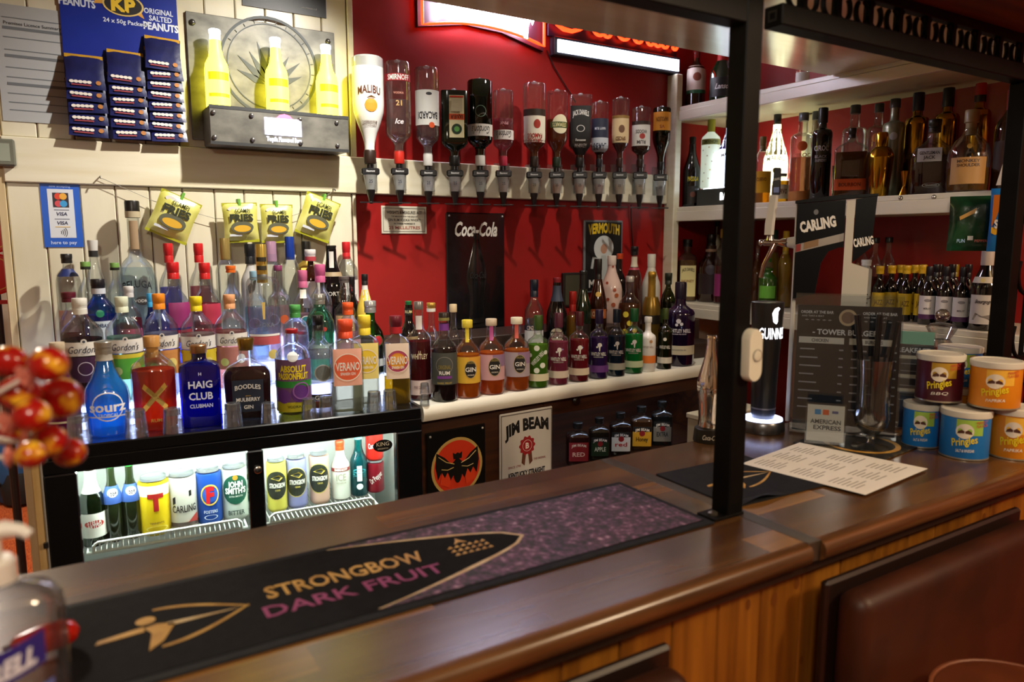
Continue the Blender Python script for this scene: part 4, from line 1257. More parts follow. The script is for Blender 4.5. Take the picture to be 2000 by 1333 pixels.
B('oversized dark purple gin bottle at the end of the worktop', 1347, 553, 29, 'whit', mat('1a0a2a', .1, 0, .6), None, .5, ('150a22', .38, .20, 'wood'), [('L', .14, .25, 1.45, 'd9cfb4'), ('O', .545, .16, 'e6e2ea', -.08), ('O', .51, .11, 'e6e2ea', .12), ('O', .50, .10, 'e6e2ea', -.2), ('T', .43, .042, 'WHITLEY NEILL', 'ece9f0', {'w': 1.55}), ('T', .39, .013, 'RHUBARB AND GINGER', 'cfcad4', {'w': .9}), ('T', .20, .014, 'HANDCRAFTED GIN', '4a4440', {'w': .9})], yb=720, group=GW, name='gin_bottle')

# ---------------------------------------------------------------- second and third rows on the riser
GR = 'liqueurs and wines on the riser behind the gins'
ZA, ZB = 1.19, 1.27
B('clear vermouth bottle with dark blue cap and red lettered label', 1043, 547, 19, 'wine', M_GLASS, liquid('a8a89a', .25), .5, ('0e1a2c', .42, .22), [('L', .06, .36, 1.2, 'd0d4d4'), ('L', .36, .43, 1.25, '1a2236'), ('T', .395, .05, 'CINZANO', 'd8c8c0', {'w': 1.5})], Y=2.14, zb=ZA, group=GR, name='vermouth_bottle')
B('dark vermouth bottle with round cream label and blue collar', 1089, 543, 21, 'champ', M_GBLK, None, .5, ('8f1f2a', .36, .07), [('N', .70, .90, .8, '3a4458'), ('O', .28, .62, 'd9cfb8'), ('L', .24, .32, .7, '14110f'), ('T', .28, .06, 'MARTINI', 'd8cfc0', {'w': 1.1})], Y=2.14, zb=ZA, group=GR, name='vermouth_bottle')
B('yellow liqueur bottle with tall red cap', 1117, 570, 11, 'wine', M_GLASS, liquid('d8a81c', .55), .62, ('b02018', .62, .32), [], Y=2.13, zb=ZA, group=GR, name='liqueur_bottle')
B('dark green wine bottle with black capsule behind the raspberry gin', 1138, 529, 17, 'champ', M_GDGR, None, .5, ('101512', .40, .26, 'foil'), [('L', .12, .36, 1.1, '2a1a14')], Y=2.14, zb=ZA, group=GR, name='wine_bottle')
B('dark cream liqueur bottle with gold crest beside the spotted bottle', 1168, 506, 17, 'champ', M_GBRN, None, .5, ('14100e', .38, .26), [('O', .62, .3, 'c9a24a'), ('L', .36, .46, 1.1, 'a85a2c'), ('T', .41, .05, 'CREAM', 'e8d4b0', {'w': 1.3})], Y=2.15, zb=ZA, group=GR, name='liqueur_bottle')
B('white bottle spotted with red brown petals', 1194, 500, 21, 'champ', mat('d6b8ac', .25, 0, .4), None, .5, ('d9c8bc', .40, .14, 'wood'), [('O', .60, .13, '8f3a22', -.4), ('O', .50, .16, '9a4426', .3), ('O', .42, .2, 'a8552c', .5), ('O', .36, .15, '8f3a22', -.3), ('O', .28, .2, 'a04a28', .2), ('O', .20, .18, '8f3a22', -.5), ('O', .16, .16, 'a8552c', .45), ('O', .84, .1, '8f3a22', .1)], Y=2.30, zb=ZB, group=GR, name='liqueur_bottle')
B('amber bottle printed with yellow lemon slices', 1229, 540, 22, 'gin', M_GLASS, liquid('8a4a14', .55), .62, ('b0aaa4', .36, .08, 'wood', .3), [('O', .48, .26, 'd6c23c', -.3), ('O', .52, .22, 'd6c23c', .45), ('O', .36, .24, 'd6c23c', .05), ('O', .24, .26, 'd6c23c', -.35), ('O', .26, .22, 'd6c23c', .5), ('O', .13, .22, 'd6c23c', .1)], Y=2.145, zb=ZA, group=GR, name='liqueur_bottle')
B('rose wine bottle with dark top and cream neck band', 1237, 482, 15, 'wine', M_GLASS, liquid('8c3a2c', .6), .8, ('141012', .46, .12), [('N', .72, .86, 1.2, 'd8cdb4'), ('N', .68, .71, 1.2, 'a83a4a')], Y=2.36, zb=ZB, group=GR, name='wine_bottle')
B('dark bottle with bright orange cap behind the spotted bottle', 1211, 496, 12, 'wine', M_GBLK, None, .5, ('c8481c', .5, .08), [], Y=2.385, zb=ZB, group=GR, name='wine_bottle')
B('small sparkling wine bottle wrapped in gold foil', 1272, 531, 18, 'champ', mat('8f6f2a', .3, .6), None, .5, ('c9a040', .40, .40, 'foil', .7), [('L', .30, .42, 1.2, '20180f')], Y=2.145, zb=ZA, group=GR, name='wine_bottle')
B('white pear shaped bottle with long white neck in the corner', 1271, 497, 18, 'champ', mat('c9c4b8', .3, 0, .3), None, .5, ('d4cfc2', .44, .20, 'wood'), [], Y=2.33, zb=ZB, group=GR, name='liqueur_bottle')
B('small olive oil green bottle with dark cap by the corner post', 1304, 534, 14, 'std', glass('5a7a2c', .04, .4), liquid('3f5a18', .6), .6, ('1c241a', .48, .16), [('L', .30, .50, 1.1, '3a4a24')], Y=2.14, zb=ZA, group=GR, name='liqueur_bottle')
B('slim black bottle with cream petals behind the vermouth sign edge', 1186, 540, 11, 'wine', M_GBLK, None, .5, ('16120f', .4, .2), [], Y=2.385, zb=ZB, group=GR, name='wine_bottle')

# ---------------------------------------------------------------- open bay below: flavoured bourbons
GJ = 'flavoured bourbons in the open bay'
BAY = (
    ('bourbon bottle with red label at the near end of the open bay', 1128, 826, 22, '5a1a0c', '8f2430', 'RED', 'f0d0c8', 0),
    ('bourbon bottle with dark green apple label in the open bay', 1170, 816, 20, '3a2a10', '16321c', 'APPLE', 'e6eedc', 1),
    ('bourbon bottle with white label lettered red in the open bay', 1211, 806, 21, '3a1a0c', 'dfe6ee', 'red', 'b02028', 1),
    ('bourbon bottle with yellow honey label in the open bay', 1252, 794, 21, '6a3a0c', 'd9a82c', 'Honey', '2a2010', 1),
    ('bourbon bottle with grey label at the far end of the open bay', 1292, 784, 20, '20262c', '8a8a86', 'EXTRA', '20242a', 1))
for lab, px, yt, hw, lq, lc, tx, tc_, blk in BAY:
    B(lab, px, yt, hw, 'square', M_GLASS, liquid(lq, .6), .66, (BK, .42, .14), [('L', .10, .56, .86, lc), ('L', .44, .56, .86, '14161c' if blk else lc), ('T', .47, .06, 'JIM BEAM', WH if not (tx == 'red') else 'e6eaf0', {'w': 1.3, 'arc': .03}), ('O', .40, .26, '8f1c24'), ('T', .27, .10, tx, tc_, {'w': 1.1})], Y=2.02 + (px - 1130) * .00017, zb=.8205, group=GJ, name='bourbon_bottle', rot=8)

# ---------------------------------------------------------------- fridge contents
GC = 'drinks in the lit bottle fridge'
FZ = ZR + 0.0048
M_AL = mat('c9cdd0', .3, .8)


def can(label, px, hw, col, decs, Y=2.05, H=.152, zb=FZ, rot=4, metal=0.25):
    py = 900
    for _ in range(6):
        P = at_y(px, py, Y)
        py += (P.z - (zb + H * .4)) / mpp(P)
    Rm = hw * mpp(P)
    t = thing('drinks_can', label, 'can', (P.x, P.y, zb), face_cam(P, R(rot)), GC)
    pr = PROF['can']
    obj('can_body', MB().lathe([(r * Rm, z * H) for r, z in pr if z < .95], 28), mat(col, .3, metal), t, True)
    obj('can_lid', MB().lathe([(.84 * Rm, .9501 * H), (.82 * Rm, H), (.78 * Rm, H), (.76 * Rm, .975 * H)], 28), M_AL, t, True)
    decorate(t, surf(pr, Rm, H, None, 1.0, False), Rm, H, decs)
    return t


can('yellow lager can with a big red letter on the left fridge shelf', 303, 28, 'e8c81c', [('L', .70, .89, 3.1, 'f4ecc8'), ('T', .60, .26, 'T', 'a82420', {'b': .06, 'w': 1.0}), ('T', .24, .035, "TENNENT'S", '7a5a10', {'w': .9}), ('Q', .14, .7, .6, 'f2de6a', 0, .3)])
can('white lager can with black slanted band on the left fridge shelf', 358, 26, 'd9d6c8', [('P', [(-.75, .60), (.5, .72), (.5, .62), (-.75, .48)], '20201e'), ('T', .40, .12, 'CARLING', '23211f', {'w': 1.7}), ('L', .08, .16, 3.1, '5a4a44'), ('P', [(-.8, .14), (.9, .14), (.9, .30), (.2, .16)], 'a83a34')])
can('blue lager can with red letter in a gold ring', 409, 24, '1f4aa0', [('O', .56, .62, '2a58b8'), ('Q', .56, .70, .60, 'e8c85a', 0, 1.25), ('T', .56, .26, 'F', 'c8242a', {'b': .06, 'w': .6}), ('T', .26, .05, 'FOSTERS', 'dfe6f4', {'w': 1.0}), ('Q', .16, .5, .42, 'dfe6f4', 0, .4)])
can('green and cream bitter can at the left door edge', 459, 24, 'cfd8cc', [('O', .58, 1.05, '14503c', 0, 1.15), ('O', .80, .2, 'c98a2c'), ('T', .68, .10, 'JOHN', 'f0efe4', {'w': 1.1, 'b': .04}), ('T', .56, .10, "SMITH'S", 'f0efe4', {'w': 1.6, 'b': .04}), ('T', .46, .03, 'EXTRA SMOOTH', 'dfe4d4', {'w': 1.0}), ('T', .16, .08, 'BITTER', '30443a', {'w': 1.2})])
for lab, px, col, u in (('pale yellow cider can with black oval at the right door edge', 541, 'd8cf5a', 0), ('lilac cider can with black oval in the fridge', 580, '8f92c8', 0), ('pale pink cider can with black oval in the fridge', 624, 'dcb4a0', 0)):
    can(lab, px, 19, col, [('O', .52, 1.12, '23261c', -.12, 1.32), ('Q', .52, 1.18, 1.12, 'c9b85a', -.12, 1.32), ('P', [(-.62, .66), (.15, .72), (.5, .66), (.15, .60)], 'b8a43c'), ('P', [(-.45, .66), (.1, .695), (.3, .66), (.1, .625)], '23261c'), ('T', .52, .085, 'STRONGBOW', 'ece9dc', {'w': 1.55, 'b': .03}), ('T', .43, .03, 'CIDER', 'c9b85a', {'w': .5})], Y=2.045)
can('red cola can stacked on the dark red soda can', 731, 17, 'c0261c', [('T', .5, .16, 'Coca-Cola', 'f0e8e0', {'s': .3, 'w': 1.6, 'r': 12})], Y=2.05, H=.098, zb=FZ + .1)
can('dark red soda can under the red cola can', 733, 17, '7a1220', [('T', .5, .16, 'Dr Pepper', 'f0e8e0', {'s': .2, 'w': 1.7, 'r': 40})], Y=2.05, H=.098)


def fbottle(label, px, hw, prof, gl, liq, fill, cap, decs, H, Y=2.05, rot=4):
    py = 900
    for _ in range(6):
        P = at_y(px, py, Y)
        py += (P.z - (FZ + H * .4)) / mpp(P)
    return make_bottle('beer_bottle', label, 'bottle', (P.x, P.y, FZ), H, hw * mpp(P), prof, gl, liq, fill, cap, decs, rot, GC)


M_BG = glass('3f8a30', .04, .4)
fbottle('green lager bottle with white neck wrap and red oval label', 181, 22, 'beer', M_BG, liquid('2f6a14', .5), .7, ('d9dcd0', .46, .04), [('N', .66, .93, 1.4, 'dfe0d6'), ('L', .12, .42, 1.2, 'e4e2d8'), ('O', .29, .78, 'b02a22', 0, .45), ('T', .315, .05, 'STELLA', WH, {'w': 1.1}), ('T', .26, .05, 'ARTOIS', WH, {'w': 1.1})], .205)
fbottle('first dark lager bottle with blue and white neck label', 221, 16.5, 'beer', mat('1c2410', .15, 0, .5), None, .5, ('2a7a3a', .46, .05), [('L', .50, .72, 1.3, '3a5aa0'), ('O', .64, .55, 'e6e4dc', 0, .9), ('T', .64, .07, '1664', '30303a', {'w': .8, 's': .2})], .20)
fbottle('second dark lager bottle with blue and white neck label', 257, 16.5, 'beer', mat('1c2410', .15, 0, .5), None, .5, ('2a9a3a', .46, .05), [('L', .50, .72, 1.3, '3a5aa0'), ('O', .64, .55, 'e6e4dc', 0, .9), ('T', .64, .07, '1664', '30303a', {'w': .8, 's': .2})], .198)
fbottle('frosted white mixed drink bottle with red cap in the fridge', 665, 18, 'beer', mat('d8dccf', .25, 0, .3), None, .5, ('c0441c', .46, .16), [('L', .50, .56, 1.2, '8a3430'), ('T', .53, .04, 'SMIRNOFF', WH, {'w': 1.4}), ('T', .40, .12, 'ICE', 'a9a894', {'w': 1.0}), ('T', .3, .03, 'PREMIUM', 'b9b8a4', {'w': 1.0})], .172)
fbottle('turquoise mixed drink bottle with upright white lettering', 701, 17, 'beer', glass('3ac8cc', .04, .5), liquid('0fb4bc', .6), .66, ('7ad0d0', .46, .06), [('L', .26, .52, .28, 'e4f2ee'), ('T', .39, .20, 'WKD', '1f9aa4', {'r': 90, 'w': 1.1}), ('O', .17, .36, 'd8efe8')], .18)
# ================================================================ shelves on the right wall
GM = 'bottles on the middle wall shelf'
ZM = 1.742
B('black passion liqueur bottle with yellow lettering near the corner', 1331, 272, 17, 'champ', M_GBLK, None, .5, ('17120e', .34, .12), [('L', .06, .30, .62, '1f1a16'), ('T', .40, .06, 'PASSOA', 'd8c22c', {'w': 1.2}), ('O', .18, .3, '6a3a2c')], X=2.42, zb=ZM, group=GM, name='liqueur_bottle', rot=10)
# lit display box with glowing bottles on it
PA, PB2 = at_x(1360, 383, 2.40), at_x(1458, 383, 2.40)
lb = thing('lit_plinth', 'grey lit bottle plinth with white lettering behind the black post', 'plinth', (2.40, PA.y, ZM), R(-90))
wpl = PA.y - PB2.y
obj('plinth_box', MB().box(0, wpl, 0, .10, .001, .075, .003), mat('3a3d3c', .4), lb)
obj('plinth_light', MB().box(.02, wpl - .02, .02, .08, .0752, .0775), glow('e4efff', 9), lb)
flat_text(lb, 'BACARDI', .62 * wpl + .03, .040, .028, glow('ffffff', 5), -.001, .13, .04)
for q in range(5):
    stands_here(2.45, PA.y - .05 - q * (wpl - .1) / 4, .054, ZM, ZM + .07)
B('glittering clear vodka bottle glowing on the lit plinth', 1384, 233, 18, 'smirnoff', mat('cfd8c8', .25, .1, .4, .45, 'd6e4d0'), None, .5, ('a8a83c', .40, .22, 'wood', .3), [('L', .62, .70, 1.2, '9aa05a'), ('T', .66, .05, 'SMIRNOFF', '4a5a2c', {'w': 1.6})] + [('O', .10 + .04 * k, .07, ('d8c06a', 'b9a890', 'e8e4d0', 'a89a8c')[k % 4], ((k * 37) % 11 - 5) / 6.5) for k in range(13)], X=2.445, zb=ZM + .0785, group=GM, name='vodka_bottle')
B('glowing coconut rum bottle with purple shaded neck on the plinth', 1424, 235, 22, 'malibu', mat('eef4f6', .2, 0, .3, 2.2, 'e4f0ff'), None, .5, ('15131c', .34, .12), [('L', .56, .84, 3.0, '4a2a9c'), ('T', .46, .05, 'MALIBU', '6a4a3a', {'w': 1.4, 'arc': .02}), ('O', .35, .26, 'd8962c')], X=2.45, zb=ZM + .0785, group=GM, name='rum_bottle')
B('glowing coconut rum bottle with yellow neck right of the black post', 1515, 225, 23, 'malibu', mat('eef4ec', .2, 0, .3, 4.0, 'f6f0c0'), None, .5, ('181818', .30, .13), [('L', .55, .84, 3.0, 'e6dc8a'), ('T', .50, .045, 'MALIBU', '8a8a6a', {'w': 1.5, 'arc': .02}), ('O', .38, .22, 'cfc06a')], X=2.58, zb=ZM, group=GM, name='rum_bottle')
B('tequila bottle with gold cap and yellow label beside the beer tap', 1492, 268, 18, 'std', M_GLASS, liquid('c88a14', .5), .42, ('7a6a3c', .34, .22), [('L', .16, .48, 1.2, 'd8a41c'), ('T', .36, .05, 'CUERVO', '5a2a14', {'w': 1.0})], X=2.43, zb=ZM, group=GM, name='tequila_bottle')
B('short tequila bottle with white label behind the tap handle', 1520, 340, 16, 'tube', M_GLASS, liquid('a8822c', .4), .75, ('8f9088', .7, .10), [('L', .15, .62, 1.3, 'd6cfbc'), ('T', .40, .16, 'CUERVO', '6a3a2c', {'w': 1.7})], X=2.47, zb=ZM, group=GM, name='tequila_bottle')
B('clear vodka bottle with orange ball and peach tint', 1566, 222, 22, 'ciroc', M_GLASS, liquid('c89a86', .28), .50, ('6f7780', .42, .09, 'wood', .2), [('O', .62, .42, 'd8602c'), ('T', .52, .04, 'CIROC', '9a5a44', {'w': 1.5}), ('L', .0, .12, 1.3, 'b8783c')], X=2.44, zb=ZM, group=GM, name='vodka_bottle')
B('clear vodka bottle with green ball half hidden by the black one', 1590, 219, 17, 'ciroc', M_GLASS, liquid('8f9a5a', .3), .5, ('6f7780', .42, .09, 'wood', .2), [('O', .66, .35, '3a8a4a', -.1)], X=2.54, zb=ZM, group=GM, name='vodka_bottle')
B('tall black vodka bottle on the middle shelf', 1608, 212, 19, 'ciroc', M_GBLK, None, .5, ('101014', .46, .16, 'wood'), [('T', .56, .055, 'CIROC', 'c9c9cf', {'w': 1.4}), ('T', .47, .028, 'BLACK', 'a9a9af'), ('T', .43, .028, 'RASPBERRY', 'a9a9af', {'w': 1.1})], X=2.42, zb=ZM, group=GM, name='vodka_bottle')
B('clear vodka bottle with pearl ball behind the bourbon', 1666, 207, 22, 'ciroc', M_GLASS, liquid('b0a89c', .2), .5, ('4a5056', .42, .09, 'wood', .2), [('O', .64, .32, 'b9b4a4', -.2)], X=2.55, zb=ZM, group=GM, name='vodka_bottle')
B('bourbon flask with slanted orange label and black stopper', 1676, 250, 30, 'jager', M_GLASS, liquid('8a5210', .5), .66, ('0f1112', .22, .14), [('L', .12, .28, .96, 'c4501c'), ('T', .20, .05, 'BOURBON', '5a1f0c', {'w': 1.3})], X=2.41, zb=ZM, group=GM, name='bourbon_bottle')
B('clear vodka bottle with amber ball beside the silver bottle', 1712, 204, 20, 'ciroc', M_GLASS, liquid('b88a6a', .25), .5, ('4a5056', .42, .09, 'wood', .2), [('O', .64, .42, 'd8782c', -.1)], X=2.56, zb=ZM, group=GM, name='vodka_bottle')
B('silver green metal vodka bottle with chrome ball', 1743, 195, 20, 'ciroc', mat('8f9480', .28, .6), None, .5, ('3f474d', .46, .09, 'wood', .2), [('O', .62, .36, 'cfcfc8')], X=2.50, zb=ZM, group=GM, name='vodka_bottle')
M_GOLD = mat('b58a2a', .16, 1.0)
B('tall gold plated vodka bottle with purple cap', 1788, 183, 22, 'ciroc', M_GOLD, None, .5, ('221c3a', .46, .17, 'wood'), [('T', .4, .1, 'AU', '7a5a1c')], X=2.57, zb=ZM, group=GM, name='vodka_bottle')
B('tall gold plated vodka bottle with black cap', 1846, 174, 22, 'ciroc', M_GOLD, None, .5, ('10130f', .46, .17, 'wood'), [('T', .4, .1, 'AU', '7a5a1c')], X=2.57, zb=ZM, group=GM, name='vodka_bottle')
B('tall gold plated vodka bottle with red and black cap', 1908, 165, 21, 'ciroc', M_GOLD, None, .5, ('a81c1c', .46, .17, 'wood', 0, '151010'), [('T', .4, .1, 'AU', '7a5a1c')], X=2.57, zb=ZM, group=GM, name='vodka_bottle')
B('whiskey bottle with white arched label and black cap', 1812, 234, 38, 'boodles', M_GLASS, liquid('4a1608', .7), .52, ('14130f', .30, .17), [('L', .44, .62, .55, 'd5dadd', -.15), ('T', .555, .04, 'GENTLEMAN', '2a3038', {'w': .9, 'u': -.15}), ('T', .495, .04, 'JACK', '2a3038', {'u': -.15}), ('Q', .13, .40, .36, 'a8a8a0', 0, .28), ('T', .13, .02, 'TENNESSEE', 'b0b0a8', {'w': .55})], X=2.43, zb=ZM, group=GM, name='whiskey_bottle')
B('malt whisky bottle with cork stopper and tan paper label', 1894, 217, 37, 'round', M_GLASS, liquid('a8741c', .4), .30, ('8f7a50', .34, .26, 'cork'), [('L', .10, .42, .88, 'b98a4c'), ('T', .375, .035, 'MONKEY', '4a2c10', {'w': 1.05}), ('T', .325, .035, 'SHOULDER', '4a2c10', {'w': 1.05}), ('O', .55, .12, 'c8a24a')], X=2.43, zb=ZM, group=GM, name='whisky_bottle')
B('dark rum bottle with red capsule beside the iron trellis', 1963, 178, 26, 'std', M_GBRN, None, .5, ('b0241c', .36, .20), [('L', .2, .5, 1.1, '3a1a10')], X=2.48, zb=ZM, group=GM, name='rum_bottle')
# bar tools on the shelf
P = at_x(1719, 330, 2.42)
t = thing('cocktail_shaker', 'polished gold cocktail shaker on the middle shelf', 'shaker', (P.x, P.y, ZM + .0005), 0)
hs = at_x(1719, 260, 2.42).z - ZM
rs_ = 23 * mpp(P)
stands_here(P.x, P.y, rs_ * 1.02, ZM, ZM + hs)
obj('tumbler', MB().lathe([(rs_ * .66, 0), (rs_ * .72, .004), (rs_ * .98, hs * .58), (rs_, hs * .62)], 28), M_GOLD, t, True)
obj('strainer_cap', MB().lathe([(rs_ * 1.02, hs * .6205), (rs_ * .98, hs * .66), (rs_ * .78, hs * .74), (rs_ * .55, hs * .78)], 28), M_GOLD, t, True)
obj('lid', MB().lathe([(rs_ * .50, hs * .7805), (rs_ * .50, hs * .96), (rs_ * .42, hs)], 24), M_GOLD, t, True)
P = at_x(1766, 360, 2.375)
t = thing('jigger', 'slim gold double jigger in front of the whiskey', 'jigger', (P.x, P.y, ZM + .0005), 0)
hj = at_x(1766, 335, 2.375).z - ZM
stands_here(P.x, P.y, .016, ZM, ZM + hj)
obj('lower_cup', MB().lathe([(.016, 0), (.004, hj * .38)], 20), M_GOLD, t, True)
obj('upper_cup', MB().lathe([(.004, hj * .38), (.013, hj)], 20), M_GOLD, t, True)
P = at_x(1640, 340, 2.46)
t = thing('mixing_glass', 'plain tall mixing glass between black vodka and bourbon', 'glass', (P.x, P.y, ZM + .0005), 0)
stands_here(P.x, P.y, .0275, ZM, ZM + .13)
obj('bowl', MB().lathe([(.020, 0), (.022, .004), (.027, .125), (.0255, .125), (.021, .006)], 24, closed=False), M_SHOT, t, True)
obj('base', MB().lathe([(.020, 0), (.021, .008)], 24), M_SHOT, t, True)
for k, (px, py, lab) in enumerate(((1759, 387, 'chrome screw head on the shelf edge under the jigger'), (1824, 385, 'chrome screw head on the shelf edge under the whiskey'))):
    P = at_x(px, py, XF - .0145)
    t = thing('screw_head', lab, 'screw', (P.x, P.y, P.z), 0, 'screws in the shelf edge')
    obj('dome', MB().sphere((0, 0, 0), .0055, 12, 8), mat('c9c9c9', .2, 1.0), t, True)
    obj('washer', MB().lathe([(.008, 0), (.008, .0015)], 14).tf(Matrix.Rotation(R(90), 4, 'Y')), mat('8f8a80', .4, 1.0), t, True)

# upper shelf
GU = 'bottles on the upper wall shelf'
B('rum bottle with white illustrated label on the upper shelf', 1356, 100, 19, 'std', M_GBRN, None, .5, ('6a0f12', .36, .14), [('L', .30, .72, 1.2, 'd8ccc4'), ('O', .52, .42, '8a4a3a'), ('L', .24, .30, 1.2, '2a6a4a')], X=2.42, zb=2.165, group=GU, name='rum_bottle', rot=8)
B('champagne bottle with black script label on the upper shelf', 1410, 92, 23, 'champ', M_GDGR, None, .5, ('a81a20', .40, .30, 'foil'), [('L', .10, .44, 1.3, '141418'), ('T', .28, .09, 'Lanson', 'd8d8dc', {'s': .4, 'w': 1.4})], X=2.43, zb=2.165, group=GU, name='champagne_bottle', rot=8)
B('clear bottle on the upper shelf under the canopy edge', 1568, 100, 13, 'std', M_GLASS, None, .5, ('8a2a2a', .4, .2), [('L', .1, .4, 1.2, 'd8d4d0')], X=2.44, zb=2.165, group=GU)

# lower shelf
GL = 'bottles on the lower wall shelf'
ZL = 1.328
B('honey whiskey bottle with cream label beside the purple gin', 1332, 468, 17, 'square', M_GLASS, liquid('9a6a1c', .6), .66, (BK, .5, .12), [('L', .08, .58, .86, 'd9cf94'), ('T', .50, .05, 'JACK DANIELS', '2a2414', {'w': 1.4, 'arc': .02}), ('T', .33, .04, 'HONEY', '8a5a1c')], X=2.42, zb=ZL, group=GL, name='whiskey_bottle', rot=10)
B('amber miniature behind the honey whiskey with cream neck label', 1331, 430, 11, 'std', M_GBRN, None, .5, ('15110f', .4, .1), [('L', .5, .8, 1.0, 'd8cfb0')], X=2.60, zb=ZL, group=GL)
B('dark coffee liqueur bottle with gold collar', 1377, 458, 24, 'kahlua', M_GBRN, None, .5, ('171310', .36, .20), [('N', .74, .78, .9, 'c9a890'), ('L', .12, .42, 1.2, '2a1c24'), ('O', .48, .4, '4a4450')], X=2.46, zb=ZL, group=GL, name='liqueur_bottle')
B('black wine bottle between the coffee liqueur and the corner', 1362, 462, 13, 'champ', M_GBLK, None, .5, ('101012', .4, .2), [('N', .5, .62, 1.0, '8f9098')], X=2.60, zb=ZL, group=GL, name='wine_bottle')
B('raspberry liqueur bottle with golden stopper beside the black post', 1412, 448, 17, 'std', M_GLASS, liquid('9a2a3a', .5), .5, ('c9a23c', .42, .12, 'wood', .3), [('L', .1, .4, 1.1, '8a2a6a')], X=2.45, zb=ZL, group=GL, name='liqueur_bottle')
B('yellow liqueur bottle with green cap behind the chrome tap', 1508, 450, 22, 'sourz', M_GLASS, liquid('c9a818', .6), .7, ('0f5a44', .38, .12), [], X=2.57, zb=ZL, group=GL, name='liqueur_bottle')
B('green melon liqueur bottle with pointed shoulders behind the beer tap', 1500, 505, 18, 'blub', M_GLASS, liquid('4a9a1c', .7), .8, ('3a7a1c', .3, .08), [('L', .2, .45, .9, '66b03a')], X=2.44, zb=ZL, group=GL, name='liqueur_bottle')
B('golden liqueur bottle with yellow cap next to the tap arm', 1532, 452, 14, 'wine', M_GLASS, liquid('d8b41c', .6), .7, ('d8b41c', .4, .3), [], X=2.50, zb=ZL, group=GL, name='liqueur_bottle')
B('amber liqueur bottle left of the chrome spout', 1478, 470, 13, 'sourz', M_GLASS, liquid('b8641c', .6), .7, ('6a2a14', .4, .12), [], X=2.58, zb=ZL, group=GL, name='liqueur_bottle')
for px, yt, X, lab in ((1682, 464, 2.60, 'first clear bottle with dark cap right of the lager font'), (1706, 465, 2.50, 'second clear bottle with dark cap right of the lager font'), (1732, 464, 2.60, 'third clear bottle with dark cap, nearest the small wines')):
    B(lab, px, yt, 14, 'std', M_GLASS, liquid('a8442c', .15), .5, ('14181a', .48, .07, 'wood'), [], X=X, zb=ZL, group=GL)
B('small clear ready mixed bottle with upright dark lettering', 1690, 508, 11, 'tube', mat('b9bcb8', .3), None, .8, ('e8eceb', .8, .1), [('T', .35, .26, 'kick', '20242a', {'r': 90, 'w': 2.2})], X=2.39, zb=ZL, group=GL)
GY = 'small wine bottles with yellow caps'
for k, (px, X, yt) in enumerate(((1716, 2.42, 520), (1738, 2.46, 519), (1757, 2.52, 518), (1768, 2.42, 519), (1785, 2.52, 518), (1799, 2.44, 518))):
    lab = ('first', 'second', 'third', 'fourth', 'fifth', 'last')[k] + ' yellow capped small wine bottle from the lager font'
    B(lab, px, yt, 12, 'wine', M_GBLK, None, .5, ('c9a01c', .60, .15), [('L', .12, .50, 1.2, 'c9a81c'), ('T', .32, .09, 'JAZZ', '6a4a10', {'w': 1.3})], X=X, zb=ZL, group=GY, name='wine_bottle')
GK = 'small red wine bottles with white arched labels'
for k, (px, X, yt) in enumerate(((1815, 2.39, 521), (1845, 2.39, 521), (1878, 2.39, 522))):
    lab = ('small', 'middle', 'third')[k] + ' dark wine bottle with white arched label ' + ('beside the yellow caps', 'of three in a row', 'next to the tall wine')[k]
    B(lab, px, yt, 15, 'wine', M_GBLK, None, .5, ('141219', .42, .26), [('L', .10, .20, 1.25, '4a2050'), ('L', .18, .50, 1.25, 'd6d2d4'), ('O', .42, .4, '8f8a90', 0, .5), ('T', .28, .03, 'MERLOT', '4a444c', {'w': .8})], X=X, zb=ZL, group=GK, name='wine_bottle')
for k, (px, X) in enumerate(((1826, 2.50), (1856, 2.50), (1888, 2.50), (1862, 2.60), (1832, 2.60), (1800, 2.60))):
    lab = ('nearest', 'second', 'third', 'fourth', 'fifth', 'sixth')[k] + ' unlabelled dark wine bottle in the back of the lower shelf'
    B(lab, px, 517, 14, 'wine', M_GBLK, None, .5, ('8f7a1c' if k in (3, 5) else '15131a', .44, .22), [], X=X, zb=ZL, group='dark wine bottles at the back of the lower shelf', name='wine_bottle')
B('tall dark wine bottle with white cap and large white label', 1917, 487, 26, 'champ', M_GBLK, None, .5, ('c9c0bc', .44, .20, 'wood'), [('N', .585, .66, 1.1, 'cfc8bc'), ('O', .62, .16, 'd8c88a', -.2), ('L', .08, .44, 1.0, 'd2cfd0'), ('T', .36, .045, 'Bourgogne', '3a383c', {'s': .4, 'w': 1.2}), ('P', [(-.7, .13), (.5, .13), (.4, .20), (-.1, .18), (-.5, .22)], '8a8688')], X=2.37, zb=ZL, group=GL, name='wine_bottle')
B('dark bottle with yellow cap beyond the tall wine', 1945, 512, 13, 'wine', M_GBLK, None, .5, ('8a6a14', .5, .14), [], X=2.46, zb=ZL, group=GL, name='wine_bottle')
settle()
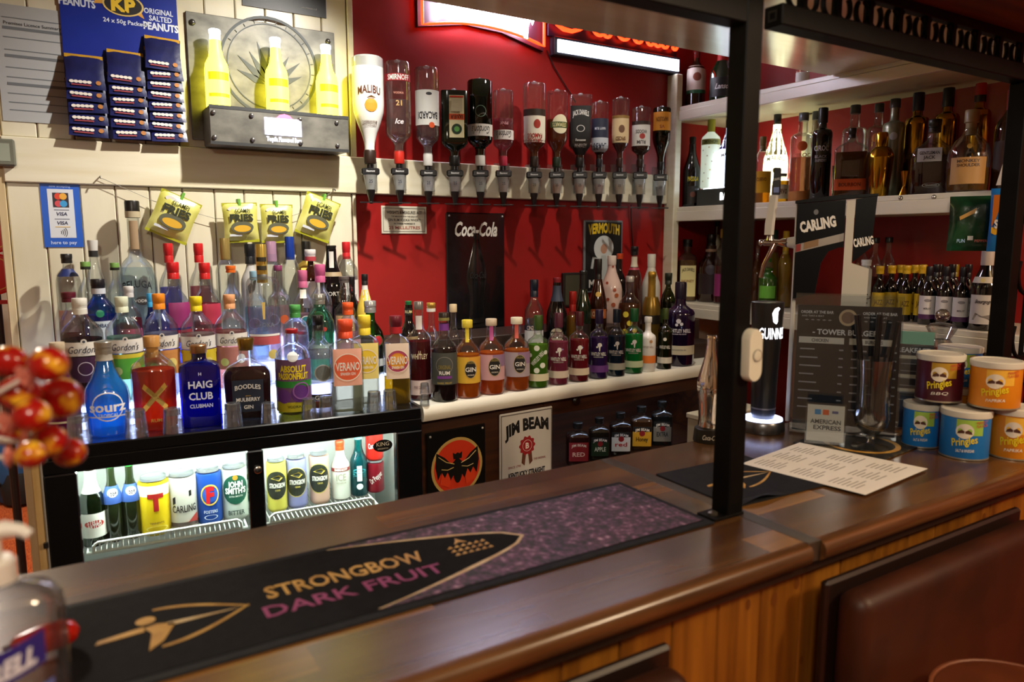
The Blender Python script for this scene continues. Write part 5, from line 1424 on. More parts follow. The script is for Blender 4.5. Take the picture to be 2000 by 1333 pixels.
# ================================================================ optics on the rail
GO = 'hung spirits on the optics rail'
M_OPB = mat('101012', .28, 0, .3)
M_OPC = glass('f0f2f2', .05, .9, 1.0, .36)
M_BRK = glass('e8eaea', .06, .8, .8, .12)
YO = 2.335
AMB = 'a85c14'
OPT = [
    ('hung coconut rum bottle, white with palm tree print', 723, 112, 30, 318, 'malibu', 'W', None, 0, '2c1c14', 'd8dcd8',
     [('T', .66, .07, 'MALIBU', '5a3020', {'w': 1.5, 'arc': .02}), ('O', .53, .40, 'd8902c', .1), ('P', [(-.15, .60), (.1, .585), (.4, .60), (.12, .62)], '6a4a20'), ('T', .38, .02, 'CARIBBEAN RUM', '7a6a5a', {'w': .95}), ('T', .35, .02, 'WITH COCONUT', '7a6a5a', {'w': .95})]),
    ('hung clear vodka bottle with red name banner', 780, 122, 25, 318, 'smirnoff', 'G', 'dcd4d2', .1, 'c02a1c', 'd8dcdc',
     [('L', .80, .87, 1.2, '9a1c20'), ('T', .835, .05, 'SMIRNOFF', 'f0ece4', {'w': 1.7}), ('T', .68, .02, 'VODKA', 'c98a74'), ('T', .58, .05, '21', 'c8a060'), ('T', .40, .05, 'Ice', 'e0d0d0', {'s': .3})]),
    ('hung white rum bottle with upside down cream label', 836, 133, 23, 322, 'smirnoff', 'G', 'dcd8de', .12, 'd8d6d0', 'd8d4d8',
     [('L', .40, .76, 1.3, 'd9d9d4'), ('O', .72, .25, '2a2a30', .1, .5), ('T', .50, .07, 'BACARDI', '23242c', {'w': 1.7, 'ud': 1}), ('O', .40, .24, 'd0542a', .3)]),
    ('hung square herbal liqueur bottle with orange banded label', 888, 178, 26, 322, 'jager', 'D', None, 0, '0a0c0a', '7a2a20',
     [('L', .36, .93, .55, 'd8cfa4', .15), ('L', .60, .68, .56, 'c8501c', .15), ('T', .64, .05, 'LIQUEUR', '4a1c0c', {'w': .9, 'ud': 1, 'u': .15}), ('O', .475, .38, '16301a', .15, 1.0), ('O', .475, .2, '5a9a4a', .15), ('L', .90, .92, .5, 'c8301c', .15), ('P', [(-.25, .71), (.55, .71), (.55, .88), (-.25, .88)], 'bfb696')]),
    ('hung dark green gin bottle with white script band', 938, 157, 24, 322, 'smirnoff', 'E', '0c3a1c', .7, 'e0e0da', 'd0d8cc',
     [('Q', .62, .45, .40, '6a8a72'), ('L', .33, .47, 1.3, 'dedcd4'), ('T', .40, .09, "Gordon's", '2a302c', {'s': .35, 'w': 1.5, 'ud': 1, 'b': 0})]),
    ('hung pink gin bottle with white script band', 983, 177, 20, 322, 'smirnoff', 'G', 'd0828c', .3, 'b02a44', 'd8b8ac',
     [('L', .33, .46, 1.3, 'dedad6'), ('T', .40, .09, "Gordon's", '3a303a', {'s': .35, 'w': 1.5, 'ud': 1, 'b': 0}), ('T', .55, .04, 'PINK', 'd8a0a8', {'w': .8, 'ud': 1})]),
    ('hung blended whisky bottle with red bird label', 1043, 163, 22, 325, 'smirnoff', 'G', AMB, .45, '241a12', 'd8b44c',
     [('L', .28, .66, 1.2, 'dcd4c0'), ('L', .60, .68, 1.2, '2a1c10'), ('O', .50, .3, '9a2c1c', .2, 1.3), ('T', .36, .05, 'FAMOUS', 'a0241c', {'w': 1.3, 'ud': 1}), ('T', .30, .05, 'GROUSE', 'a0241c', {'w': 1.3, 'ud': 1})]),
    ('hung whisky bottle with oval cream and green label', 1087, 178, 21, 325, 'std', 'G', AMB, .4, '1c2a1c', 'd88c2c',
     [('O', .55, .78, 'd8d0b0', .3, 1.1), ('L', .50, .58, .9, '3a4a20', .2), ('T', .54, .05, 'STEWARTS', 'd8cf9a', {'w': 1.3, 'ud': 1, 'u': .2})]),
    ('hung square whiskey bottle with upright black label', 1132, 186, 22, 325, 'square', 'G', '6a2c0c', .6, '141010', 'd8902c',
     [('L', .16, .84, .88, '121112'), ('T', .72, .07, 'JACK DANIELS', 'd8d6d0', {'w': 1.4, 'arc': .03}), ('Q', .52, .36, .30, 'c8c6c0', 0, .8), ('T', .36, .03, 'Tennessee', 'c8c6c0', {'s': .3, 'w': .9}), ('T', .28, .05, 'WHISKEY', 'c8c6c0', {'w': 1.1})]),
    ('hung navy rum bottle with dark ship label', 1170, 200, 17, 325, 'smirnoff', 'G', '3a1208', .7, '14141c', 'b8541c',
     [('L', .22, .74, 1.25, '23283c'), ('L', .22, .44, 1.25, 'b0b4bc'), ('T', .30, .10, "LAMB'S", '23283c', {'w': 1.5, 'ud': 1}), ('T', .58, .04, 'NAVY RUM', 'c8ccd4', {'w': 1.2, 'ud': 1})]),
    ('hung spiced rum bottle with cream portrait label', 1210, 192, 17, 325, 'std', 'G', '7a2a10', .55, '2a1410', 'c89a2c',
     [('L', .34, .74, 1.2, 'cdb48a'), ('O', .54, .34, '6a4a34', .1, 1.3), ('T', .40, .05, 'SPICED', '5a3018', {'w': 1.1, 'ud': 1}), ('L', .70, .74, 1.2, '8a6a34')]),
    ('hung white labelled rum bottle near the corner', 1250, 210, 18, 325, 'smirnoff', 'G', '5a240c', .6, '241410', 'd0a83c',
     [('L', .34, .70, 1.25, 'd5d2cc'), ('O', .50, .3, 'a03a34', .1), ('T', .58, .06, 'WOODS', '3a3634', {'w': 1.2, 'ud': 1}), ('T', .40, .06, 'RUM', '3a3634', {'w': .9, 'ud': 1}), ('L', .70, .76, 1.25, '2a1a12')]),
    ('hung green bottle with orange label at the corner post', 1290, 210, 17, 330, 'champ', 'E', '1a2a14', .6, '0e0f10', '101214',
     [('L', .62, .92, 1.2, 'd08a24'), ('T', .80, .07, 'NAPOLEON', '5a2c10', {'w': 1.4, 'ud': 1}), ('T', .68, .05, 'VS', '8a2c10', {'ud': 1})])]
GLM = {'W': mat('e6e4de', .15, 0, .5), 'G': M_GLASS, 'D': mat('0a150c', .1, 0, .6), 'E': glass('2c7a48', .04, .35)}
for lab, px, yt, hw, yn, prof, gk, lq, bd, colr, chm, decs in OPT:
    P = at_y(px, 330, YO)
    zt = at_y(px - 8, yt, YO).z
    zn = at_y(px, yn, YO).z
    H = zt - zn
    Rm = hw * mpp(P)
    bt = make_bottle('hung_bottle', lab, 'bottle', (P.x, YO, zn), H, Rm, prof, GLM[gk], liquid(lq, bd) if lq else None, .62 if gk == 'G' else .8, None, decs, 4, GO, inv=True)
    if gk == 'W':
        obj('clear_base', MB().lathe([(Rm * 1.003, H * .90), (Rm * .99, H * .985), (Rm * .87, H * 1.002)], 28), M_OPC, bt, True)
    obj('neck_collar', MB().lathe([(Rm * .36, -.004), (Rm * .40, .0), (Rm * .40, H * .10), (Rm * .36, H * .12)], 18), mat(colr, .4), bt, True)
    obj('base_stud', MB().lathe([(.010, H + .001), (.010, H + .006), (.004, H + .010)], 12), M_OPC, bt, True)
    # the measure under it
    t = thing('spirit_measure', 'black spouted measure under the ' + lab.split(',')[0].replace('hung ', ''), 'optic', (P.x, YO, zn), face_cam((P.x, YO, zn), R(4)), 'spirit measures on the rail')
    z0 = at_y(px, 398 + (px - 726) * .02, YO).z - zn
    L_ = -z0
    obj('neck_plug', MB().lathe([(.012, -.006), (.012, -L_ * .13)], 16), M_OPB, t, True)
    obj('holder', MB().box(-.029, .029, -.020, .016, -L_ * .30, -L_ * .14, .004), M_OPB, t)
    flat_text(t, 'Beaumont', 0, -L_ * .21, .006, mat('d8d8d8', .4), -.0206, .028, .02, .2)
    chb = obj('chamber', MB().lathe([(.014, -L_ * .66), (.020, -L_ * .42), (.0225, -L_ * .301)], 20), M_OPC, t, True)
    obj('measured_spirit', MB().lathe([(.0125, -L_ * .655), (.0175, -L_ * .47), (.0178, -L_ * .44)], 16), liquid(chm, .9), chb, True)
    flat_text(chb, '25', 0, -L_ * .46, .010, mat('2a2a3a', .4), -.0212, .012, .01)
    obj('spout', MB().lathe([(.006, -L_), (.0075, -L_ * .90), (.014, -L_ * .72), (.0148, -L_ * .661)], 18), M_OPB, t, True)
    obj('push_bar', MB().box(-.036, .036, -.012, -.004, -L_ * .985, -L_ * .955, .001), M_OPB, t)
    # clear bracket back to the rail
    obj('bracket', MB().box(-.006, .006, .0165, .098, -L_ * .55, -L_ * .05, .001), M_BRK, t)
    obj('bracket_plate', MB().box(-.030, .030, .094, .0965, -L_ * .62, L_ * .10), M_BRK, t)

# ================================================================ snacks, notices and signs on the cream planks
YW = D - 0.0145


def wall_thing(name, label, cat, x0, y0, Y=YW, rot=(0, 0, 0), group=None):
    P = at_y(x0, y0, Y)
    return thing(name, label, cat, P, 0, group, rot), P


# licence notice
t, P = wall_thing('licence_notice', 'grey printed licence notice half behind the peanut card', 'notice', 70, 125)
obj('paper', MB().box(-.085, .085, -.002, 0, -.155, .145), mat('b3b5b6', .6), t)
flat_text(t, 'Premises Licence Summary', 0.0, .098, .008, mat('3c3f44', .6), -.0026, .13, .01)
for k, z in enumerate((.112, .083, .062, .03, .012, -.015, -.04, -.06, -.082, -.105, -.125)):
    obj('text_line', MB().box(-.068, .075, -.0026, -.0021, z - .0015, z + (.006 if k in (1, 4, 7) else .0008)), mat('6f7378', .6), t)
# peanut card
A, C_ = at_y(115, 0, 2.43), at_y(361, 280, 2.43)
t = thing('peanut_card', 'blue pub card of peanut packets hanging on the cream planks', 'display card', ((A.x + C_.x) / 2, 2.433, C_.z), 0)
wk = C_.x - A.x
hk = .484
poly = []
for cx, cz, a0 in ((wk / 2 - .02, hk - .02, 0), (-wk / 2 + .02, hk - .02, 90), (-wk / 2 + .02, .02, 180), (wk / 2 - .02, .02, 270)):
    poly += [(cx + .02 * math.cos(R(a0 + q * 22.5)), cz + .02 * math.sin(R(a0 + q * 22.5))) for q in range(5)]
bd_ = obj('card', MB().prism(poly, -.004, 0), noisy('card_blue', '10207c', '18309c', (1, 1, 1), 3, .35), t)
wtx = mat('d6dcf0', .5)
flat_text(bd_, 'ORIGINAL', .098, hk - .12, .014, wtx, -.0046, .076)
flat_text(bd_, 'SALTED', .102, hk - .139, .014, wtx, -.0046, .060)
flat_text(bd_, 'PEANUTS', .102, hk - .161, .019, wtx, -.0046, .092, .04)
flat_text(bd_, 'SALTED', -.105, hk - .105, .014, wtx, -.0046, .060)
flat_text(bd_, 'PEANUTS', -.105, hk - .125, .019, wtx, -.0046, .088, .04)
flat_text(bd_, '24 x 50g Packets', .01, hk - .160, .011, wtx, -.0046, .11)
for k, (dx, dz) in enumerate(((-.06, .03), (.065, .035), (.06, -.03), (-.065, -.005))):
    obj('flash', MB().prism([(0, hk - .115), (dx, hk - .115 + dz), (dx * .9, hk - .10 + dz)], -.0048, -.0042), mat('2a8ad0' if k < 2 else 'd89a3c', .5), bd_)
lg = obj('logo_oval', MB().disc(.008, hk - .115, .052, -.0052, 30, .58), mat('e0c070', .5), bd_)
obj('logo_inner', MB().disc(.008, hk - .115, .047, -.0057, 30, .56), mat('1a1410', .5), bd_)
flat_text(bd_, 'KP', .008, hk - .115, .034, mat('e8c02c', .5), -.0063, .062, .05)
obj('barcode', MB().box(wk / 2 - .040, wk / 2 - .012, -.0048, -.0042, .012, .040), mat('c9c9c9', .5), bd_)
GP = 'peanut packets clipped on the blue card'
M_PKD = noisy('packet_foil', '10133c', '1c2158', (1, 1, 1), 14, .3, bump=.5)


def pillow(w, h, t_, n=10, crimp=.07):
    m = MB()
    for sgn in (1, -1):
        b = len(m.v)
        for j in range(n + 1):
            for i in range(n + 1):
                u, v = i / n * 2 - 1, j / n * 2 - 1
                bu = max(0, 1 - abs(u) ** 3.2) ** .6
                bv = max(0, 1 - (min(1, abs(v) / (1 - crimp))) ** 3.0) ** .6
                wob = .12 * math.sin(7 * u + 3 * v) * math.sin(5 * v - 2 * u)
                y = -sgn * t_ / 2 * bu * bv * (1 + wob)
                pin = 1 - .05 * (1 - abs(v)) * (abs(u) ** 2)
                m.v.append((u * w / 2 * pin, y, v * h / 2))
        for j in range(n):
            for i in range(n):
                a = b + j * (n + 1) + i
                q = (a, a + 1, a + n + 2, a + n + 1)
                m.f.append(q if sgn > 0 else q[::-1])
    return m


PK = None
cols = ((-.100, 5, .172, .035), (.002, 6, .195, .022), (.100, 8, .245, .0125))
for ci, (cx, n, ztop, dz) in enumerate(cols):
    for k in range(n):
        z = C_.z + ztop - (ztop - .045) * k / (n - 1)
        nm = ('bottom', 'second', 'third', 'fourth', 'fifth', 'sixth', 'seventh', 'eighth')[n - 1 - k] if k else 'top'
        lab = nm + (' ' if k in (0, n - 1) else ' from bottom ') + 'peanut packet in the ' + ('short left', 'middle', 'tall right')[ci] + ' column of the blue card'
        loc = (t.location.x + cx + .0015 * math.sin(3 * k), 2.4075, z)
        p = thing('peanut_packet', lab, 'packet', loc, 0, GP, (R(-18), R(2.5 * math.sin(2.1 * k + ci)), 0))
        if PK is None:
            a_ = obj('pouch', pillow(.096, .10, .0072), M_PKD, p, True)
            b_ = obj('top_strip', MB().box(-.046, .046, -.0011, .0002, .040, .0505), mat('b98a24', .35), p)
            mm_ = MB()
            for q_ in range(5):
                mm_.disc(-.034 + .0105 * q_, -.032, .0058, -.0046, 12, .8)
            c_ = obj('traffic_light_print', mm_, mat('d9cfc4', .5), p)
            c_['kind'] = 'stuff'
            d_ = obj('logo_dot', MB().disc(.030, -.032, .0065, -.0044, 14), mat('a86a2c', .5), p)
            e_ = obj('red_line', MB().box(-.035, .012, -.0046, -.0042, -.043, -.039), mat('8a2c34', .5), p)
            PK = (a_, b_, c_, d_, e_)
        else:
            for q in PK:
                w_ = q.copy()
                COL.objects.link(w_)
                w_.parent = p

# tequila beer light box with three glowing bottles
A, C_ = at_y(361, 20, 2.43), at_y(660, 303, 2.43)
M_ZINC = noisy('brushed_zinc', '57554f', '7a776e', (2, 1, 3), 7, .45, metal=.35, bump=.1)
t = thing('beer_light_box', 'zinc beer sign with three glowing yellow bottles', 'lit sign', ((A.x + C_.x) / 2, 2.433, C_.z), 0)
wl = C_.x - A.x
hl = at_y(500, 42, 2.43).z - C_.z
obj('back_plate', MB().box(-wl / 2, wl / 2, -.006, 0, .02, hl, .002), M_ZINC, t)
dkp = mat('3f4244', .5, .4)
bxw = obj('lower_box', MB().box(-wl / 2 + .032, wl / 2 + .004, -.105, -.0065, 0, .108, .003), M_ZINC, t)
obj('box_rim', MB().box(-wl / 2 + .033, wl / 2 + .003, -.106, -.1035, -.002, .007).box(-wl / 2 + .033, wl / 2 + .003, -.106, -.1035, .100, .110), mat('4a4b4c', .4, .6), t)
for px_ in (-.40, -.16, .16, .42):
    for zz in (.088, .018):
        obj('rivet', MB().sphere((px_ * wl, -.1065, zz), .007, 10, 6), mat('8a8884', .3, .8), bxw, True)
for px_, zz in ((-.46, hl - .03), (.45, hl - .03)):
    obj('rivet', MB().sphere((px_ * wl, -.007, zz), .009, 10, 6), mat('5a5854', .3, .8), t, True)
cx_, cz_ = .03 * wl, .255
ag = obj('agave_ring', MB().ring(cx_, cz_, .150, .142, -.0075, -.0062, 44), dkp, t)
obj('agave_ring_inner', MB().ring(cx_, cz_, .128, .125, -.0075, -.0062, 44), dkp, t)
for k in range(9):
    a = R(20 + 17.5 * k)
    ln = .12 if k % 2 else .105
    bx_, bz_ = cx_, cz_ - .06
    ex, ez = bx_ + ln * math.cos(a), bz_ + ln * math.sin(a) * 1.15
    nx_, nz_ = -math.sin(a) * .011, math.cos(a) * .011
    mx_, mz_ = bx_ + .45 * (ex - bx_), bz_ + .45 * (ez - bz_)
    obj('agave_leaf', MB().prism([(bx_ + .02 * math.cos(a), bz_ + .02 * math.sin(a)), (mx_ - nx_, mz_ - nz_), (ex, ez), (mx_ + nx_, mz_ + nz_)], -.0075, -.0062), dkp, t)
for k in range(16):
    a = R(-60 + 14 * k)
    obj('ring_tick', MB().tube([(cx_ + .130 * math.cos(a), -.007, cz_ + .130 * math.sin(a)), (cx_ + .139 * math.cos(a), -.007, cz_ + .139 * math.sin(a))], .0012, 4), dkp, t)
lit = glow('f2e63c', 5.5)
litc = glow('dfeaff', 3.6)
for bx_ in (-.155, .02, .178):
    pr = [(.030, 0), (.034, .004), (.034, .115), (.031, .132), (.021, .152), (.0165, .175), (.0150, .200)]
    b_ = obj('glowing_bottle', MB().lathe(pr, 24, None, bx_ * wl / .45, -.055, .102), lit, t, True)
    obj('glowing_neck', MB().lathe([(.0150, .2005), (.0150, .216), (.0165, .218), (.0165, .228), (.014, .230)], 20, None, bx_ * wl / .45, -.055, .102), litc, b_, True)
    for zz, hh in ((.185, .022), (.137, .010)):
        ml = MB()
        for i in range(9):
            a = R(-55 + 110 * i / 8)
            for q in (0, 1):
                ml.v.append((bx_ * wl / .45 + .0346 * math.sin(a), -.055 - .0346 * math.cos(a), zz + hh * q))
        ml.f = [(2 * i, 2 * i + 2, 2 * i + 3, 2 * i + 1) for i in range(8)]
        obj('bottle_label', ml, glow('c8b414', 1.2), b_)
bp_ = obj('logo_panel', MB().box(-.035, .075, -.1075, -.1055, .036, .086), glow('e6e2ff', 6), t)
obj('logo_crest', MB().prism([(.0, .0865), (.05, .0865), (.04, .096), (.025, .100), (.01, .096)], -.1075, -.1055), glow('ff5a8a', 2.5), t)
flat_text(t, 'Tequila Flavoured Beer', .022, .024, .013, glow('e6e8ff', 4), -.1066, .105, .03)
# dark poster bottom edge above the light box
t, P = wall_thing('dark_poster', 'black poster with only its bottom edge in view above the light box', 'poster', 560, 10)
zq = at_y(560, 24, YW).z - P.z
obj('poster_sheet', MB().box(-.135, .125, -.003, 0, zq, zq + .35), mat('121014', .4), t)
flat_text(t, 'www.drinkaware.co.uk', .07, zq + .022, .006, mat('9a9a9a', .5), -.0036, .05)
# card payment poster
t, P = wall_thing('payment_poster', 'blue contactless payment poster on the cream planks', 'poster', 121, 421)
pw_, ph_ = .047, .088
obj('poster_sheet', MB().box(-pw_, pw_, -.002, 0, -ph_, ph_), mat('1e5ac4', .45), t)
pn = obj('white_panel', MB().box(-.031, .031, -.0026, -.0021, -.062, .072), mat('d9dce4', .5), t)
flat_text(t, 'now accepting', 0, .080, .006, mat('9ab4f0', .5), -.0026, .05)
for zz, c1, c2 in ((.052, 'd8402c', 'e8a83c'), (.032, 'd04a54', '3a9ad8')):
    obj('card_tile', MB().box(-.019, .019, -.0031, -.0027, zz - .010, zz + .010), mat('2c2430', .5), pn)
    obj('card_dot', MB().disc(-.006, zz, .009, -.0036, 16), mat(c1, .5), pn)
    obj('card_dot', MB().disc(.006, zz, .009, -.0039, 16), mat(c2, .5), pn)
for zz in (.004, -.021):
    flat_text(pn, 'VISA', 0, zz, .009, mat('3a3f5c', .5), -.0031, .026, .03, .15)
    obj('rule', MB().box(-.018, .018, -.0031, -.0027, zz + .010, zz + .0115), mat('3a3f5c', .5), pn)
obj('gold_rule', MB().box(-.018, .018, -.0031, -.0027, -.033, -.031), mat('d8b45a', .5), pn)
for k in range(4):
    obj('wave', MB().ring(-.010, -.047, .007 + .0045 * k, .0055 + .0045 * k, -.0031, -.0027, 8, -38, 38), mat('2a2c34', .5), pn)
flat_text(t, 'here to pay', 0, -.075, .009, mat('c4d4f8', .5), -.0026, .062)
# thermostat
t, P = wall_thing('thermostat', 'small grey thermostat box at the end of the cream rail', 'thermostat', 4, 298, D - .03)
obj('case', MB().box(-.035, .030, -.022, .0035, -.036, .034, .004), mat('6a6a5c', .45), t)
obj('screen', MB().box(-.03, .018, -.0228, -.0222, -.024, .022), mat('8f9684', .35), t)

# fries bags on a string
st_ = thing('hanging_string', 'thin string with pegs sagging along the cream rail', 'string', (0, 0, 0))
spx = [(196, 347), (300, 393), (420, 427), (540, 432), (600, 412), (652, 372)]
pts = [at_y(x, y, D - .034) for x, y in spx]
dense = []
for i in range(len(pts) - 1):
    for q in range(6):
        dense.append(pts[i].lerp(pts[i + 1], q / 6))
dense.append(pts[-1])
obj('cord', MB().tube(dense, .0008, 5), mat('8a8676', .6), st_)
for e in (pts[0], pts[-1]):
    obj('hook', MB().tube([(e.x, D - .0265, e.z + .004), (e.x, D - .046, e.z + .002), (e.x, D - .048, e.z - .003)], .0022, 6), mat('6a665c', .3, .8), st_, True)
GBG = 'snack bags pegged to the string'
M_BAGY = noisy('snack_foil', 'c2bd4e', 'dcd884', (1, 1, 1), 11, .28, bump=.45)
bags = ((340, 423, 39, 42, -24, 'snack bag hanging tilted at the start of the string'), (470, 434, 33, 37, 2, 'second snack bag along the string, hanging straight'), (541, 436, 31, 36, 0, 'third snack bag along the string, touching its neighbour'), (621, 424, 35, 40, -20, 'snack bag hanging tilted at the raised end of the string'))
for px, py, hw, hh, rr, lab in bags:
    P = at_y(px, py, D - .060)
    s_ = mpp(P)
    p = thing('snack_bag', lab, 'bag', P, 0, GBG, (0, R(-rr), 0))
    w_, h_ = 2 * hw * s_, 2 * hh * s_
    obj('pouch', pillow(w_, h_, .034, 12, .1), M_BAGY, p, True)
    for sg in (1, -1):
        obj('crimp', MB().box(-w_ * .5, w_ * .5, -.0015, .0015, sg * h_ * .5 - .006 * (1 + sg) / 1.0 * .5 - .004, sg * h_ * .5 + .004 - .004 * (1 + sg) * .5), mat('a8a82a', .3), p)
    dk_ = mat('2c3018', .5)
    flat_text(p, 'SCAMPI', .004, h_ * .27, h_ * .10, mat('4a5020', .5), -.0180, w_ * .42, .02, 0, 0, .003)
    flat_text(p, 'FRIES', 0, h_ * .11, h_ * .17, dk_, -.0188, w_ * .66, .05)
    obj('bowl_print', MB().disc(0, -h_ * .14, w_ * .32, -.0184, 24, .55), mat('5a5c48', .5), p)
    obj('fries_print', MB().disc(0, -h_ * .17, w_ * .24, -.0190, 20, .42), mat('d8a82c', .5), p)
    obj('badge', MB().disc(-w_ * .22, h_ * .34, w_ * .14, -.0125, 16, .5), mat('d8d4cc', .5), p)
    obj('info_strip', MB().box(-w_ * .36, -w_ * .02, -.0140, -.0135, -h_ * .37, -h_ * .31), mat('c9cdd2', .5), p)
    pg = obj('peg', MB().box(-.004, .004, -.006, .024, h_ * .5 - .012, h_ * .5 + .012, .001), mat('6aa83a', .5), p)

# ================================================================ red wall: notice, tin signs, poster, frame, neon
YR = D - .0005


def red_thing(name, label, cat, px, py, group=None):
    P = at_y(px, py, YR)
    return thing(name, label, cat, P, 0, group), P


t, P = red_thing('measures_notice', 'cream weights and measures notice under the optics', 'notice', 789, 430)
nw, nh = .086, .048
obj('plaque', MB().box(-nw, nw, -.004, 0, -nh, nh, .001), mat('d2ccb8', .45), t)
obj('border', MB().box(-nw + .006, nw - .006, -.0046, -.0041, nh - .0085, nh - .007).box(-nw + .006, nw - .006, -.0046, -.0041, -nh + .007, -nh + .0085).box(-nw + .006, -nw + .0075, -.0046, -.0041, -nh + .007, nh - .007).box(nw - .0075, nw - .006, -.0046, -.0041, -nh + .007, nh - .007), mat('4a4640', .5), t)
ink = mat('3a3630', .5)
flat_text(t, 'WEIGHTS & MEASURES ACT', 0, .026, .010, ink, -.0047, .135)
flat_text(t, 'THE MEASURE FOR THE SALE OF', 0, .012, .005, ink, -.0047, .10)
flat_text(t, 'GIN RUM VODKA WHISKY', 0, .0, .009, ink, -.0047, .125)
flat_text(t, 'IN THESE PREMISES IS', 0, -.013, .005, ink, -.0047, .08)
flat_text(t, '25 MILLILITRES', 0, -.027, .010, mat('9a4438', .5), -.0047, .12)
# cola tin sign
A, C_ = at_y(869, 415, YR), at_y(984, 666, YR)
t = thing('cola_sign', 'tall black embossed cola tin sign on the red wall', 'tin sign', ((A.x + C_.x) / 2, YR, (A.z + C_.z) / 2), 0)
cw, chh = (C_.x - A.x) / 2, (A.z - C_.z) / 2
M_TIN = mat('0c0c0e', .22, 0, .5)
obj('tin_plate', MB().box(-cw, cw, -.010, 0, -chh, chh, .004), M_TIN, t)
for sx in (-1, 1):
    for sz in (-1, 1):
        obj('corner_pin', MB().sphere((sx * (cw - .012), -.0105, sz * (chh - .012)), .0045, 10, 6), mat('c9c9c4', .3, .7), t, True)
flat_text(t, 'Coca-Cola', 0, chh - .060, .050, mat('e2ddd2', .4), -.0108, cw * 1.45, .03, .35)
bt = [(.010, .0), (.030, .004), (.034, .03), (.030, .07), (.032, .10), (.040, .14), (.041, .18), (.034, .215), (.020, .26), (.0135, .29), (.013, .312), (.0155, .314), (.0155, .326)]
obj('embossed_bottle', MB().lathe(bt, 22).tf(Matrix.Translation((0, -.0085, -chh + .075)) @ Matrix.Diagonal((1.05, .25, 1.05, 1))), mat('131314', .16, 0, .6), t, True)
flat_text(t, 'Coca-Cola', 0, .015, .024, mat('2c2c2e', .3, .3), -.0212, .07, .02, .35)
flat_text(t, 'GOOD TASTE', .028, -chh + .035, .012, mat('9a9a98', .4), -.0108, .115)
# vermouth poster (plain generic figure)
A, C_ = at_y(1138, 430, YR), at_y(1211, 555, YR)
t = thing('vermouth_poster', 'framed black vermouth poster with yellow title on the red wall', 'poster', ((A.x + C_.x) / 2, YR, A.z), 0)
vw = (C_.x - A.x) / 2
obj('frame', MB().box(-vw, vw, -.012, 0, -.30, 0, .003), mat('7a7f84', .4, .3), t)
pp = obj('print', MB().box(-vw + .008, vw - .008, -.0127, -.0122, -.292, -.008), mat('121214', .45), t)
flat_text(pp, 'VERMOUTH', 0, -.040, .038, mat('d8b424', .45), -.0132, vw * 1.62, .05, 0, 0, .008)
obj('hat', MB().disc(0, -.115, .052, -.0132, 26), mat('c9ccca', .5), pp)
obj('face', MB().disc(0, -.118, .017, -.0137, 18, 1.2), mat('b98a70', .5), pp)
obj('gown', MB().prism([(-.012, -.145), (.012, -.145), (.03, -.20), (.022, -.25), (.04, -.288), (-.05, -.288), (-.025, -.24), (-.03, -.20)], -.0137, -.0131), mat('b3b8b6', .5), pp)
obj('arm', MB().tube([(-.02, -.165, ), (-.05, -.15), (-.062, -.185)] and [(-.02, -.0135, -.165), (-.055, -.0135, -.155), (-.062, -.0135, -.20)], .006, 6), mat('b3b8b6', .5), pp)
flat_text(pp, 'MARTINI', .0, -.262, .030, mat('d8d4cc', .45), -.0143, vw * 1.5, .04)
# small dark frame
t, P = red_thing('small_picture', 'small dark framed picture leaning behind the vermouth bottles', 'picture', 1113, 566)
t.location.y -= .004
obj('surround', MB().box(-.045, .045, -.014, .003, -.07, .07, .003), mat('1a1614', .4), t)
obj('picture', MB().box(-.036, .036, -.0147, -.0142, -.06, .06), mat('3a3a2c', .4), t)

# neon beer sign
M_NRED = glow('ff2a0c', 7.0)
M_NWHT = glow('e6e8ff', 38.0)
A, C_ = at_y(826, 47, 2.415), at_y(1063, 90, 2.415)
t = thing('neon_beer_sign', 'red and white neon beer sign glowing on the red wall', 'neon sign', ((A.x + C_.x) / 2, D - .001, A.z), 0)
nw = (C_.x - A.x) / 2
zb_ = C_.z - A.z
obj('back_panel', MB().prism([(-nw - .01, -.004), (-nw * .3, .028), (nw * .3, .022), (nw + .01, zb_ - .014), (nw + .01, .27), (-nw - .01, .27)], -.014, 0), mat('3a1420', .5), t)
arc = []
for k in range(21):
    u = -1 + k / 10
    arc.append((nw * u, -.032, -.001 + (zb_ * (u + 1) / 2) + .034 * (1 - u * u)))
obj('red_tube', MB().tube([(-nw, -.032, .26)] + arc + [(nw, -.032, .26), ], .0055, 8), M_NRED, t, True)
vs, fs, w_ = text_geo('Budweiser', .035, .18)
m = MB()
for x, z in vs:
    u = x / (w_ / 2)
    m.v.append((x * (nw * 1.62 / w_), -.040, .030 + .03 * (1 - u * u) * .8 + zb_ * (u + 1) / 2 + (z + .5) * .125 + (-.018 if u > .75 else 0)))
m.f = fs
lt = obj('white_letters', m, M_NWHT, t)
obj('letter_tube', MB().tube([(-nw * .78 + nw * 1.56 * k / 24, -.045, .085 + zb_ * (.11 + .78 * k / 24) + .022 * math.sin(k * 1.7)) for k in range(25)], .016, 8), M_NWHT, t, True)
